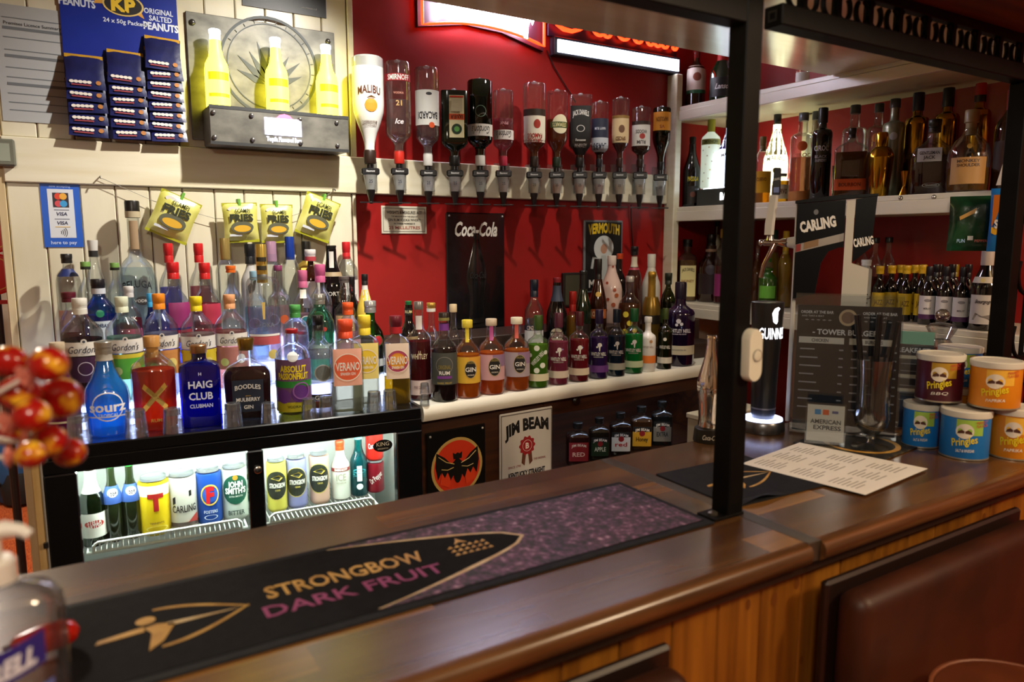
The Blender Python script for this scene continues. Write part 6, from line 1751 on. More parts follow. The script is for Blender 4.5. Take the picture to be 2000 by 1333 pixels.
# neon script and light panel to the right of it
A, C_ = at_y(1089, 104, 2.415), at_y(1325, 137, 2.415)
t = thing('light_panel', 'long white glowing light panel under the red neon script', 'lit panel', (A.x, D - .001, (A.z + C_.z) / 2), 0)
lw_ = C_.x - A.x
hp = at_y(1325, 115, 2.415).z - C_.z
obj('panel_case', MB().box(-.014, lw_ + .010, -.034, 0, -.012, hp + .012, .003), mat('20202a', .4), t)
obj('light_face', MB().box(0, lw_, -.0365, -.0345, 0, hp), glow('e4efff', 14.0), t)
z0 = t.location.z
t = thing('neon_script', 'orange red neon script peeping out below the canopy', 'neon sign', (A.x, D - .001, z0), 0)
obj('acrylic_back', MB().box(-.03, lw_ + .01, -.012, 0, hp + .014, .26, .002), mat('1c1438', .35), t)
sw = [(-.02, .125), (.0, .10), (.03, .088), (.07, .086), (.11, .098), (.14, .115)]
obj('script_swash', MB().tube([(x, -.03, z) for x, z in sw], [.003, .007, .009, .008, .006, .003], 8), M_NRED, t, True)
for (cx, r) in ((.20, .030), (.24, .02), (.325, .032), (.40, .024), (.465, .018), (.505, .018), (.545, .018), (.60, .012)):
    obj('script_bowl', MB().tube([(cx * lw_ / .62 + r * math.cos(R(180 + 180 * k / 10)), -.03, .086 + r + r * math.sin(R(180 + 180 * k / 10)) * .9) for k in range(11)], .0065, 8), M_NRED, t, True)
# cables
cbl = thing('sign_cable', 'thin black cable hanging from the neon signs down the red wall', 'cable', (0, 0, 0))
pts = [at_y(x, y, D - .006) for x, y in ((1068, 98), (1082, 130), (1100, 160), (1116, 185), (1124, 200))]
obj('cable', MB().tube(pts, .0022, 5), M_BLACK, cbl, True)
cbl = thing('wall_cable', 'thin black cable running down the red wall near the corner post', 'cable', (0, 0, 0))
pts = [at_y(x, y, D - .006) for x, y in ((1232, 400), (1233, 440), (1236, 480), (1236, 560))]
obj('cable', MB().tube(pts, .0022, 5), M_BLACK, cbl, True)

# ---------------------------------------------------------------- tin signs on the cabinet front
def cab_sign(name, label, px0, px1, pt, pbz):
    """placed on the cabinet's front panel (local y = .034)"""
    ca, sa = math.cos(CB_A), math.sin(CB_A)
    o_ = Vector((CBX - .034 * sa, CBY + .034 * ca, 0))
    n_ = Vector((-sa, ca, 0))

    def hit(x, y):
        d = ray(x, y)
        return CAM + d * ((o_ - CAM).dot(n_) / d.dot(n_))
    A, B_ = hit(px0, pt), hit(px1, pt)
    w = (B_ - A).length / 2
    t = thing(name, label, 'tin sign', ((A.x + B_.x) / 2, (A.y + B_.y) / 2, A.z), CB_A)
    return t, w


t, w = cab_sign('bat_sign', 'black tin sign with a bat in a red disc on the cabinet', 831, 945, 846, 0)
hb = .30
obj('tin_plate', MB().box(-w, w, -.008, -.0005, -hb, .0, .003), mat('0e0d0c', .3, 0, .3), t)
for sx in (-1, 1):
    obj('corner_pin', MB().sphere((sx * (w - .012), -.0085, -.013), .004, 8, 6), mat('d0cfc8', .3, .6), t, True)
zc = -.118
obj('gold_ring', MB().disc(0, zc, .090, -.0086, 40), mat('c0a05a', .4), t)
dsc = obj('red_disc', MB().disc(0, zc, .081, -.0091, 40), mat('d0381c', .4), t)
bk_ = mat('14110f', .4)
for sx in (-1, 1):
    wing = [(0, .03), (.02, .01), (.045, .035), (.072, .052), (.076, .01), (.068, -.03), (.058, -.012), (.048, -.035), (.038, -.015), (.026, -.04), (.012, -.02), (0, -.05)]
    pl = [(sx * a, zc + b) for a, b in wing]
    obj('bat_wing', MB().prism(pl if sx < 0 else pl[::-1], -.0102, -.0092), bk_, t)
    obj('wing_vein', MB().tube([(sx * .012, -.0106, zc + .01), (sx * .04, -.0106, zc + .02), (sx * .066, -.0106, zc + .04)], .0015, 5), mat('c9b06a', .4), t)
    obj('wing_vein', MB().tube([(sx * .014, -.0106, zc), (sx * .035, -.0106, zc - .005), (sx * .056, -.0106, zc + .0)], .0013, 5), mat('c9b06a', .4), t)
    obj('flame', MB().prism([(sx * .03, zc - .06), (sx * .062, zc - .045), (sx * .055, zc - .01), (sx * .045, zc - .028), (sx * .035, zc - .012), (sx * .026, zc - .035)][::-sx], -.0109, -.0103), mat('d8401c', .4), t)
obj('bat_body', MB().disc(0, zc - .012, .016, -.0108, 20, 2.4), bk_, t)
obj('bat_head', MB().prism([(-.014, zc + .025), (.014, zc + .025), (.016, zc + .045), (.008, zc + .040), (0, zc + .044), (-.008, zc + .040), (-.016, zc + .045)], -.0112, -.0104), bk_, t)
t, w = cab_sign('bourbon_sign', 'white bourbon tin sign with red wax seal on the cabinet', 974, 1076, 810, 0)
obj('tin_plate', MB().box(-w, w, -.008, -.0005, -hb, .0, .003), mat('d6d2cc', .3, 0, .3), t)
obj('rim', MB().box(-w + .004, w - .004, -.0095, -.0081, -.008, -.005).box(-w + .004, -w + .0065, -.0095, -.0081, -hb, -.005).box(w - .0065, w - .004, -.0095, -.0081, -hb, -.005), mat('8f8a84', .3, .4), t)
ik = mat('1c1a1a', .45)
flat_text(t, 'JIM BEAM', 0, -.060, .036, ik, -.0088, w * 1.66, .05, 0, .04, .016)
obj('seal_ribbon', MB().prism([(-.022, -.17), (-.010, -.18), (-.004, -.14), (.004, -.14), (.010, -.18), (.022, -.17), (.016, -.12), (-.016, -.12)], -.0090, -.0084), mat('6a4030', .45), t)
m = MB()
m.v = [((.030 + .003 * math.cos(10 * 2 * math.pi * k / 60)) * math.cos(2 * math.pi * k / 60), -.0096, -.115 + (.030 + .003 * math.cos(10 * 2 * math.pi * k / 60)) * math.sin(2 * math.pi * k / 60)) for k in range(60)]
m.f = [tuple(range(60))]
sl_ = obj('wax_seal', m, mat('a3262a', .45), t)
obj('seal_ring', MB().ring(0, -.115, .019, .0175, -.0103, -.0098, 26), mat('e0c8c0', .5), sl_)
flat_text(sl_, 'B', 0, -.115, .018, mat('f0e4dc', .5), -.0103, None, .04)
flat_text(t, 'KENTUCKY STRAIGHT', 0, -.205, .016, ik, -.0088, w * 1.4, .05)
flat_text(t, 'BOURBON WHISKEY', 0, -.232, .016, ik, -.0088, w * 1.3, .05)
flat_text(t, 'SINCE 1795', -.05, -.178, .007, mat('9a5a54', .5), -.0088, .05)
flat_text(t, 'THE ORIGINAL', .052, -.165, .007, mat('9a5a54', .5), -.0088, .05)
# ================================================================ things on the bar counter
FLAT = (R(-90), 0, 0)
M_RUB = noisy('runner_rubber', '121316', '1b1c1f', (1, 1, 1), 40, .7, bump=.1, spec=.2)
M_GLD = noisy('runner_gold', 'a87a24', 'd2a650', (3, 1, 3), 9, .45)
M_GLDL = noisy('runner_gold_pale', 'b8955c', 'dcc79a', (3, 1, 3), 9, .45)


def purple_print():
    m, nt, b, o = new_mat('berry_print')
    N, L = nt.nodes, nt.links.new
    tc = N.new('ShaderNodeTexCoord')
    vo = N.new('ShaderNodeTexVoronoi')
    vo.inputs['Scale'].default_value = 120
    no = N.new('ShaderNodeTexNoise')
    no.inputs['Scale'].default_value = 75
    no.inputs['Detail'].default_value = 7
    cr = N.new('ShaderNodeValToRGB')
    e = cr.color_ramp.elements
    e[0].position, e[0].color = .50, lin('1c141a')
    e[1].position, e[1].color = .98, lin('b79aa8')
    q = e.new(.64)
    q.color = lin('3f2839')
    q = e.new(.79)
    q.color = lin('6e4562')
    mi = N.new('ShaderNodeMath')
    mi.operation = 'MULTIPLY_ADD'
    mi.inputs[1].default_value = .30
    L(tc.outputs['Object'], vo.inputs['Vector'])
    L(tc.outputs['Object'], no.inputs['Vector'])
    L(vo.outputs['Distance'], mi.inputs[0])
    L(no.outputs['Fac'], mi.inputs[2])
    L(mi.outputs[0], cr.inputs[0])
    L(cr.outputs[0], b.inputs['Base Color'])
    b.inputs['Roughness'].default_value = .6
    return m


MX0, MX1, MY0, MY1 = -.030, .964, .874, 1.134
rn = thing('bar_runner', 'long black bar runner with gold arrow and purple berry print', 'bar mat', ((MX0 + MX1) / 2, (MY0 + MY1) / 2, ZC + .0006), 0, None, FLAT)
hx, hz = (MX1 - MX0) / 2, (MY1 - MY0) / 2
obj('rubber_base', MB().box(-hx, hx, -.0035, 0, -hz, hz, .001), M_RUB, rn)
obj('print_field', MB().box(-hx + .012, hx - .012, -.0042, -.0036, -hz + .016, hz - .014), noisy('runner_print', '0f0e10', '151416', (1, 1, 1), 60, .8, spec=.12), rn)


def loc(px, py):
    P = at_z(px, py, ZC + .004)
    return (P.x - rn.location.x, P.y - rn.location.y)


tip = loc(1022, 1047)
up_, lo_ = [], []
for k in range(13):
    s_ = k / 12
    up_.append((tip[0] - .30 * s_, tip[1] + (hz - .016 - tip[1]) * (s_ ** .55)))
    lo_.append((tip[0] - .30 * s_, tip[1] + (-hz + .018 - tip[1]) * (s_ ** .62)))
pur = [(hx - .013, -hz + .017), (hx - .013, hz - .015)] + [p for p in reversed(up_)] + lo_[1:]
m = MB()
n = len(up_)
m.v = [(x, -.0046, z) for x, z in up_] + [(x if i else tip[0], -.0046, hz - .015) for i, (x, z) in enumerate(up_)]
m.f = [(i, i + 1, n + i + 1, n + i) for i in range(n - 1)]
b0 = len(m.v)
m.v += [(x, -.0046, z) for x, z in lo_] + [(x, -.0046, -hz + .017) for x, z in lo_]
m.f += [(b0 + i, b0 + n + i, b0 + n + i + 1, b0 + i + 1) for i in range(n - 1)]
b0 = len(m.v)
m.v += [(tip[0], -.0046, -hz + .017), (hx - .013, -.0046, -hz + .017), (hx - .013, -.0046, hz - .015), (tip[0], -.0046, hz - .015)]
m.f += [(b0, b0 + 1, b0 + 2, b0 + 3)]
obj('berry_field', m, purple_print(), rn)
for nm, cv in (('arrow_edge', up_), ('arrow_edge', lo_)):
    m = MB()
    n = len(cv)
    for i, (x, z) in enumerate(cv):
        w_ = .0008 + .006 * (1 - abs(2 * i / (n - 1) - .8))
        w_ = max(.0012, w_)
        sg = -1 if cv is up_ else 1
        m.v += [(x - .004, -.0050, z + sg * w_), (x + .002, -.0050, z)]
    m.f = [(2 * i, 2 * i + 1, 2 * i + 3, 2 * i + 2) for i in range(n - 1)]
    obj(nm, m, M_GLDL, rn)
c = loc(680, 1122)
flat_text(rn, 'STRONGBOW', c[0], c[1], .036, M_GLD, -.0048, loc(835, 1085)[0] - loc(525, 1152)[0], .022)
c0 = loc(700, 1150)
flat_text(rn, 'DARK FRUIT', c0[0], c[1] - .055, .031, mat('8a2a66', .55), -.0048, loc(872, 1108)[0] - loc(522, 1190)[0], .015)
a0, a1 = loc(485, 1180), loc(185, 1256)
ax, az = a0
ln = a0[0] - a1[0]
cz = (a0[1] + a1[1]) / 2


def arrow(parent, x0, x1, zc, h, y, m1):
    """gold archer and arrowhead: bow curves meeting at the tip on the right, shaft, arm and head"""
    w = x1 - x0
    for sg in (1, -1):
        mm = MB()
        N_ = 12
        for i in range(N_ + 1):
            s_ = i / N_
            x = x1 - w * .62 * s_
            z = zc + sg * h * .5 * math.sin(s_ * math.pi * .5)
            th = h * (.03 + .10 * s_ * (1.15 - s_))
            mm.v += [(x, y, z - sg * th), (x, y, z)]
        mm.f = [(2 * i, 2 * i + 1, 2 * i + 3, 2 * i + 2) for i in range(N_)]
        obj('bow_limb', mm, m1, parent)
    obj('arrow_shaft', MB().prism([(x1 - .06 * w, zc), (x1 - .55 * w, zc - h * .02), (x1 - .55 * w, zc + h * .07)], y, y + .0003), M_GLDL, parent)
    obj('archer_arm', MB().prism([(x0, zc - h * .06), (x0 + .30 * w, zc - h * .02), (x0 + .30 * w, zc + h * .10), (x0 + .02 * w, zc + h * .02)], y, y + .0003), m1, parent)
    obj('archer_body', MB().prism([(x0 + .30 * w, zc - h * .50), (x0 + .40 * w, zc - h * .34), (x0 + .50 * w, zc + h * .02), (x0 + .38 * w, zc + h * .10), (x0 + .30 * w, zc + h * .06), (x0 + .34 * w, zc - h * .10)], y, y + .0003), m1, parent)
    obj('archer_head', MB().disc(x0 + .32 * w, zc + h * .24, h * .11, y, 18, .9), m1, parent)


arrow(rn, a1[0], a0[0], cz - .005, .11, -.0048, M_GLD)
c = loc(912, 1072)
for r_ in range(3):
    for q in range(6):
        obj('hop_mark', MB().prism([(c[0] - .030 + q * .012, c[1] - .018 + r_ * .014), (c[0] - .020 + q * .012, c[1] - .018 + r_ * .014), (c[0] - .022 + q * .012, c[1] - .010 + r_ * .014)], -.0048, -.0045), M_GLD, rn)
obj('star_mark', MB().prism([(c[0] - .012, c[1] + .022), (c[0], c[1] + .028), (c[0] + .012, c[1] + .022), (c[0] + .004, c[1] + .034), (c[0], c[1] + .044), (c[0] - .004, c[1] + .034)], -.0048, -.0045), M_GLD, rn)

# short mat by the post
m2 = thing('square_mat', 'small black mat with gold arrow under the printed sheet', 'bar mat', (1.195, 1.016, ZC + .0006), 0, None, (R(-90), 0, R(-2)))
obj('rubber_base', MB().box(-.135, .135, -.003, 0, -.114, .114, .001), M_RUB, m2)
arrow(m2, -.10, .09, .0, .10, -.0036, M_GLD)
mm = MB()
for i in range(9):
    for j in range(3):
        mm.v.append((-.135 + .0168 * i, -.0032 - .010 * math.exp(-((i - 4) / 2.2) ** 2) * (2 - j) / 2, -.1145 + .012 * j))
mm.f = [(3 * i + j, 3 * i + 3 + j, 3 * i + 4 + j, 3 * i + 1 + j) for i in range(8) for j in range(2)]
obj('curled_edge', mm, M_RUB, m2, True)
P = at_z(1712, 884, ZC)
m3 = thing('gold_ring_mat', 'dark patterned mat with gold ring under the straw glass', 'bar mat', (1.655, 1.045, ZC + .0006), 0, None, (R(-90), 0, R(6)))
obj('rubber_base', MB().box(-.12, .145, -.003, 0, -.10, .11, .001), noisy('patterned_mat', '14120f', '6a5a34', (1, 1, 1), 55, .6, lo=.5, hi=.75), m3)
obj('gold_ring', MB().ring(.0, .0, .088, .076, -.0037, -.0032, 40), M_GLD, m3)
obj('black_disc', MB().disc(.0, .0, .075, -.0036, 36), mat('121110', .6), m3)
# printed sheet
co = [at_z(x, y, ZC + .0062) for x, y in ((1449, 905), (1690, 966), (1812, 915), (1562, 864))]
ps = thing('printed_sheet', 'white printed food sheet lying on the counter', 'sheet', (co[0].x, co[0].y, ZC + .0045))
pv = [(c_.x - co[0].x, c_.y - co[0].y) for c_ in co]
obj('paper', MB().add([(x, y, z) for z in (0, .0008) for x, y in pv], [(3, 2, 1, 0), (4, 5, 6, 7), (0, 1, 5, 4), (1, 2, 6, 5), (2, 3, 7, 6), (3, 0, 4, 7)]), noisy('sheet_paper', 'e6e3da', 'efece4', (1, 1, 1), 4, .6), ps)
gr_ = mat('a9a69c', .6)


def on_sheet(u, v):
    a = Vector(pv[0]).lerp(Vector(pv[1]), u)
    b = Vector(pv[3]).lerp(Vector(pv[2]), u)
    return a.lerp(b, v)


for bu in range(3):
    for bv in range(3):
        for q in range(7):
            u0 = .06 + .31 * bu + .034 * q
            v0, v1 = .08 + .30 * bv, .08 + .30 * bv + (.16 if q == 0 else .14 + .09 * ((q * 7 + bu * 3 + bv) % 3) / 2)
            pq = [on_sheet(u0, v0), on_sheet(u0 + .013, v0), on_sheet(u0 + .013, v1), on_sheet(u0, v1)]
            obj('text_line', MB().add([(p_.x, p_.y, .0011) for p_ in pq], [(0, 1, 2, 3)]), gr_, ps)


# ---------------------------------------------------------------- chrome cola bottle on a black base
def on_counter(px, py, back=0.0, z=ZC):
    P = at_z(px, py, z)
    d = Vector((P.x, P.y, 0)).normalized()
    return P + d * back


P = on_counter(1383, 868, .034)
s_ = mpp(P)
t = thing('chrome_bottle', 'chrome contour cola bottle trophy on a round black base', 'bottle', (P.x, P.y, ZC + .0006), face_cam(P))
obj('plinth', MB().lathe([(.038, 0), (.038, .004), (.035, .032), (.033, .034)], 32), mat('15130f', .4), t, True)
flat_text(t, 'Coca-Cola', .006, .016, .012, mat('cfcac0', .4), -.0375, .040, .02, .35)
M_CHR = noisy('pink_chrome', 'ece2d8', 'f6f2ee', (1, 1, 1), 6, .10, metal=1.0)
hb_ = .232
pr = [(.0255, 0), (.027, .02), (.0245, .10), (.026, .20), (.030, .34), (.0315, .44), (.030, .52), (.0255, .60), (.019, .70), (.0145, .80), (.012, .90), (.0115, .955), (.0145, .958), (.0145, .978), (.012, .980), (.0115, 1.0)]
mm = MB()
seg = 40
for r_, z in pr:
    fl = .0011 if (.06 < z < .36 or .50 < z < .72) else 0
    for k in range(seg):
        a = 2 * math.pi * k / seg
        rr = r_ + fl * math.cos(10 * a)
        mm.v.append((rr * math.cos(a), rr * math.sin(a), .0345 + z * hb_))
for i in range(len(pr) - 1):
    mm.f += [(i * seg + k, i * seg + (k + 1) % seg, (i + 1) * seg + (k + 1) % seg, (i + 1) * seg + k) for k in range(seg)]
mm.f += [tuple(reversed(range(seg))), tuple((len(pr) - 1) * seg + k for k in range(seg))]
obj('contour_bottle', mm, M_CHR, t, True)
obj('waist_panel', MB().lathe([(.0308, .0345 + .42 * hb_), (.0318, .0345 + .44 * hb_), (.0308, .0345 + .47 * hb_)], 40), M_CHR, t, True)

# ---------------------------------------------------------------- stout font with lit ring
P = on_counter(1488, 850, .052)
t = thing('stout_font', 'black tapered stout tap with lit white lettering and glowing base', 'beer tap', (P.x, P.y, ZC + .0006), face_cam(P))
k_ = mpp(P)
obj('steel_foot', MB().lathe([(.056, 0), (.057, .004), (.055, .026), (.052, .030)], 36), mat('6f6f72', .3, .9), t, True)
obj('light_ring', MB().lathe([(.030, .0302), (.050, .0302), (.050, .0345), (.030, .0345)], 36), glow('b9c8ff', 7), t, True)
obj('body', MB().lathe([(.029, .0346), (.031, .05), (.033, .16), (.038, .27), (.0405, .325), (.0405, .336)], 36), mat('0a0c10', .35, 0, .3), t, True)
obj('top_lip', MB().lathe([(.0408, .3362), (.0408, .340), (.037, .341)], 36), mat('17191d', .3), t, True)
obj('steel_band', MB().lathe([(.0317, .060), (.0318, .064)], 36), mat('8f9096', .3, .9), t, True)


def bent(parent, s, zc, h, r, m, w=None, u=0.0, bold=.04):
    vs, fs, tw = text_geo(s, bold)
    kx = h if w is None else w / tw
    mm = MB()
    for a, b in vs:
        ang = (a * kx + u) / r
        mm.v.append((r * math.sin(ang), -r * math.cos(ang), zc + b * h))
    mm.f = list(fs)
    return obj('lettering', mm, m, parent)


LW = glow('f4f6ff', 3)
bent(t, 'GUINNESS', .262, .028, .0396, LW, .086, .024, .008)
hp_ = [(-.010, .0), (-.006, -.022), (.002, -.028), (.006, -.022), (.006, .004), (.012, .012), (.006, .016), (-.004, .012)]
mm = MB()
mm.v = [(.0408 * math.sin((a + .022) / .0408), -.0408 * math.cos((a + .022) / .0408), .314 + b) for a, b in hp_]
mm.f = [tuple(range(8))]
obj('harp_emblem', mm, LW, t)

# ---------------------------------------------------------------- lager font with chrome tap
P = on_counter(1634, 850, .075)
k_ = mpp(P)
t = thing('lager_font', 'white and black lager font with chrome tap and tall handle', 'beer tap', (P.x, P.y, ZC + .0006), face_cam(P, R(0)))
M_FW = mat('c9c6bc', .35)
M_FK = mat('06070a', .35, spec=.15)


def pxl(px, py):
    return ((px - 1634) * k_, (850 - py) * k_)


obj('column', MB().prism([pxl(1627, 850), pxl(1668, 850), pxl(1672, 540), pxl(1642, 530), pxl(1642, 412), pxl(1628, 413)], -.004, .05), M_FW, t)
obj('fin', MB().box(pxl(1537, 0)[0], pxl(1545, 0)[0], .02, .05, .0, pxl(0, 415)[1], .002), M_FW, t)
lp = [pxl(1541, 417), pxl(1541, 600), pxl(1580, 590), pxl(1588, 530), pxl(1600, 508), pxl(1618, 500), pxl(1626, 500), pxl(1626, 411)]
obj('front_panel', MB().prism(lp, .004, .03), M_FK, t)
obj('side_panel', MB().prism([pxl(1643, 410), pxl(1643, 528), pxl(1674, 500), pxl(1679, 406)], .004, .03), M_FK, t)
obj('crown_cap', MB().prism([pxl(1537, 416), pxl(1680, 405), pxl(1680, 401), pxl(1600, 403), pxl(1537, 411)], .0, .052), M_FK, t)
sb_ = obj('silver_stripe', MB().prism([pxl(1541, 510), pxl(1626, 488), pxl(1626, 473), pxl(1541, 495)], .0028, .0038), mat('a8a29a', .3, .5), t)
obj('stripe_gold', MB().prism([pxl(1556, 504), pxl(1582, 497), pxl(1582, 484), pxl(1556, 491)], .0020, .0027), mat('8a6a44', .4), sb_)
obj('stripe_red', MB().prism([pxl(1542, 509), pxl(1551, 506.5), pxl(1551, 493), pxl(1542, 495)], .0020, .0027), mat('8a2420', .4), sb_)
c = pxl(1579, 456)
flat_text(t, 'CARLING', c[0], c[1], .026, mat('ecebe6', .4), .0030, 64 * k_, .05, 0, R(11))
c = pxl(1660, 489)
flat_text(t, 'CARLING', c[0], c[1], .020, mat('ecebe6', .4), .0030, 34 * k_, .04, 0, R(11))
obj('lion_mark', MB().disc(*pxl(1575, 433), .006, .0030, 12, 1.2), mat('6a6c70', .4), t)
M_CH2 = mat('c9c8c4', .12, 1.0)
zt = pxl(0, 491)[1]
xt = pxl(1492, 0)[0]
obj('arm_collar', MB().tube([(pxl(1541, 0)[0], .03, zt), (pxl(1524, 0)[0], .03, zt)], [.017, .013], 18), M_FW, t, True)
tp = obj('tap_barrel', MB().tube([(pxl(1524, 0)[0], .03, zt), (pxl(1514, 0)[0], .03, zt), (pxl(1510, 0)[0], .03, zt), (xt - .016, .03, zt)], [.011, .011, .008, .009], 16), M_CH2, t, True)
obj('tap_nut', MB().lathe([(.0135, 0), (.0135, .008)], 6).tf(Matrix.Translation((pxl(1522, 0)[0], .03, zt)) @ Matrix.Rotation(R(90), 4, 'Y')), M_CH2, tp)
obj('tap_knob', MB().sphere((xt - .022, .03, zt), .009, 14, 8), M_CH2, tp, True)
obj('spout', MB().tube([(xt + .012, .022, zt - .004), (xt + .004, .016, zt - .025), (xt - .012, .012, zt - .06), (xt - .018, .010, zt - .095)], [.008, .007, .006, .0058], 12), mat('a58a80', .18, 1.0), tp, True)
obj('tap_neck', MB().lathe([(.011, 0), (.009, .010), (.007, .016)], 16, None, xt - .001, .03, zt + .006), M_CH2, tp, True)
hd = MB()
z0, z1 = zt + .021, pxl(0, 398)[1]
for z, w_, dx in ((z0, .012, -.003), (z0 + .03, .0125, -.002), (z1, .0105, .006)):
    hd.v += [(xt + dx - w_, .022, z), (xt + dx + w_ * .5, .018, z), (xt + dx + w_, .03, z), (xt + dx, .042, z)]
for j in range(2):
    hd.f += [(4 * j + k, 4 * j + (k + 1) % 4, 4 * j + 4 + (k + 1) % 4, 4 * j + 4 + k) for k in range(4)]
hd.f += [(3, 2, 1, 0), (8, 9, 10, 11)]
obj('handle', hd, mat('d2d0c9', .3), t)
z2 = pxl(0, 346)[1]
hc = obj('handle_badge', MB().box(xt + .002, xt + .020, .018, .040, z1 + .0005, z2, .002), mat('101114', .3), t)
flat_text(hc, 'CARLING', xt + .011, (z1 + z2) / 2 + .006, .006, mat('c9c9c6', .4), .0174, .015, .02, 0, R(8))
obj('badge_window', MB().box(xt + .004, xt + .018, .0176, .0179, z1 + .006, z1 + .020), mat('6a7ab0', .3), hc)

# ---------------------------------------------------------------- menu stands and card stand
M_ACRY = glass('f6f9fb', .03, .8, .8, 0.0)


def stand(name, label, x0, x1, yt, yb, tilt=6, rot=0, back=.01):
    P = on_counter((x0 + x1) / 2, yb, back)
    k = mpp(P)
    w, h = (x1 - x0) * k / 2, (yb - yt) * k
    t = thing(name, label, 'menu stand', (P.x, P.y, ZC + .0042), face_cam(P, R(rot)))
    T = Matrix.Rotation(R(-tilt), 4, 'X')
    obj('front_sheet', MB().box(-w, w, -.004, -.002, .003, h).tf(T), M_ACRY, t)
    obj('rear_sheet', MB().box(-w, w, .002, .004, .003, h - .004).tf(T), M_ACRY, t)
    obj('foot', MB().box(-w, w, -.006, .050, 0, .003), M_ACRY, t)
    return t, w, h, T, k


t, w, h, T, k_ = stand('menu_stand', 'clear acrylic menu stand holding the dark burger menu', 1547, 1738, 584, 860, 5, 2, .03)
mn = obj('menu_card', MB().box(-w + .006, w - .004, -.0012, .0012, .006, h - .030).tf(T), noisy('menu_navy', '12141b', '1c1f29', (1, 1, 1), 5, .5, spec=.15), t)
tc1 = mat('c9cdd4', .5)


def mtext(parent, s, x, z, hh, m, wd, b=.02):
    o = flat_text(parent, s, x, z, hh, m, -.0018, wd, b)
    o.data.transform(T)
    return o


def mbox(parent, nm, x0, x1, z0, z1, m):
    o = obj(nm, MB().box(x0, x1, -.0018, -.0014, z0, z1).tf(T), m, parent)
    return o


for sx in (-1, 1):
    mtext(mn, 'ORDER AT THE BAR', sx * w * .58, h - .048, .007, tc1, w * .62)
    mtext(mn, 'AND TAKE A SEAT', sx * w * .58 - .01, h - .058, .004, tc1, w * .42, 0)
    mtext(mn, '* * * * *', sx * w * .55, h - .070, .006, tc1, w * .5)
obj('crest', MB().disc(.0, h - .060, .021, -.0018, 26).tf(T), mat('b09a7a', .5), mn)
obj('crest_inner', MB().disc(.0, h - .060, .015, -.0022, 24).tf(T), mat('5a4030', .5), mn)
mtext(mn, '- TOWER BURGER -', 0, h - .098, .013, tc1, w * 1.3, .03)
mbox(mn, 'heading_bar', -w + .012, -.006, h - .128, h - .112, mat('c4c3be', .5))
mbox(mn, 'heading_bar', .006, w - .012, h - .128, h - .112, mat('c4c3be', .5))
for q, tx in ((-w * .5, 'CHICKEN'), (w * .5, 'BURGERS')):
    o = flat_text(mn, tx, q, h - .120, .008, mat('3a3a3c', .5), -.0024, .04)
    o.data.transform(T)
for r_ in range(8):
    zz = h - .145 - r_ * .0215
    for q in (-w + .016, .012):
        mbox(mn, 'menu_line', q, q + .035 + .008 * (r_ % 3), zz, zz + .0035, mat('8a8f98', .5))
        mbox(mn, 'price', q + w * .74, q + w * .74 + .010, zz, zz + .0035, mat('8a8f98', .5))
t, w, h, T, k_ = stand('card_stand', 'little acrylic stand with white payment card sign', 1573, 1646, 790, 874, 4, 2, .0)
cdn = obj('card_sign', MB().box(-w + .004, w - .004, -.0012, .0012, .010, h - .006).tf(T), mat('d2cec4', .5), t)
mbox(cdn, 'blue_tile', -w * .55, -w * .25, h * .72, h * .84, mat('3a8ac8', .5))
mbox(cdn, 'red_tile', -w * .15, w * .15, h * .72, h * .84, mat('d8602c', .5))
mbox(cdn, 'navy_tile', w * .3, w * .6, h * .76, h * .82, mat('5a5a8a', .5))
mtext(cdn, 'AMERICAN', 0, h * .56, .010, mat('3a3a3c', .5), w * 1.5, .02)
mtext(cdn, 'EXPRESS', .004, h * .42, .010, mat('3a3a3c', .5), w * 1.35, .02)
t, w, h, T, k_ = stand('breakfast_stand', 'clear stand with dark breakfast menu behind the straw glass', 1692, 1806, 660, 856, 5, 2, .085)
mn = obj('menu_card', MB().box(-w + .006, w - .004, -.0012, .0012, .006, h - .040).tf(T), mat('20222a', .5), t)
obj('green_header', MB().box(-w + .006, w - .004, -.0012, .0012, h - .0395, h - .006).tf(T), mat('7ac0a8', .4), t)
mtext(mn, 'BREAKFAST', w * .30, h - .055, .012, tc1, w * 1.1, .03)
for zz in (h - .078, h - .128, h - .165):
    mbox(mn, 'heading_bar', -w + .02, w - .012, zz, zz + .009, mat('b9b4a6', .5))
for r_ in range(6):
    mbox(mn, 'menu_line', 0, w - .03 - .006 * (r_ % 2), h - .092 - .019 * r_, h - .090 - .019 * r_, mat('7a7e86', .5))

# ---------------------------------------------------------------- stemmed glass of straws
P = on_counter(1698, 886, .040)
k_ = mpp(P)
t = thing('straw_glass', 'stemmed glass holding black drinking straws', 'glass', (P.x, P.y, ZC + .0045), face_cam(P))
M_SG = glass('eceff0', .02, .5, 1.3)
obj('foot', MB().lathe([(.042, 0), (.042, .0025), (.02, .006), (.009, .011), (.007, .018), (.012, .024), (.008, .030), (.018, .036)], 32), M_SG, t, True)
obj('bowl', MB().lathe([(.018, .0362), (.036, .055), (.040, .075), (.037, .11), (.0375, .17), (.042, .215), (.0408, .215), (.036, .17), (.0355, .11), (.0385, .075), (.034, .057), (.016, .040)], 32, closed=False), M_SG, t, True)
GSW = 'black straws in the stemmed glass'
sw_top = ((-.048, .318, -.006), (-.042, .318, .006), (.0, .322, -.006), (.006, .320, .006), (.042, .306, -.005), (.044, .304, .005))
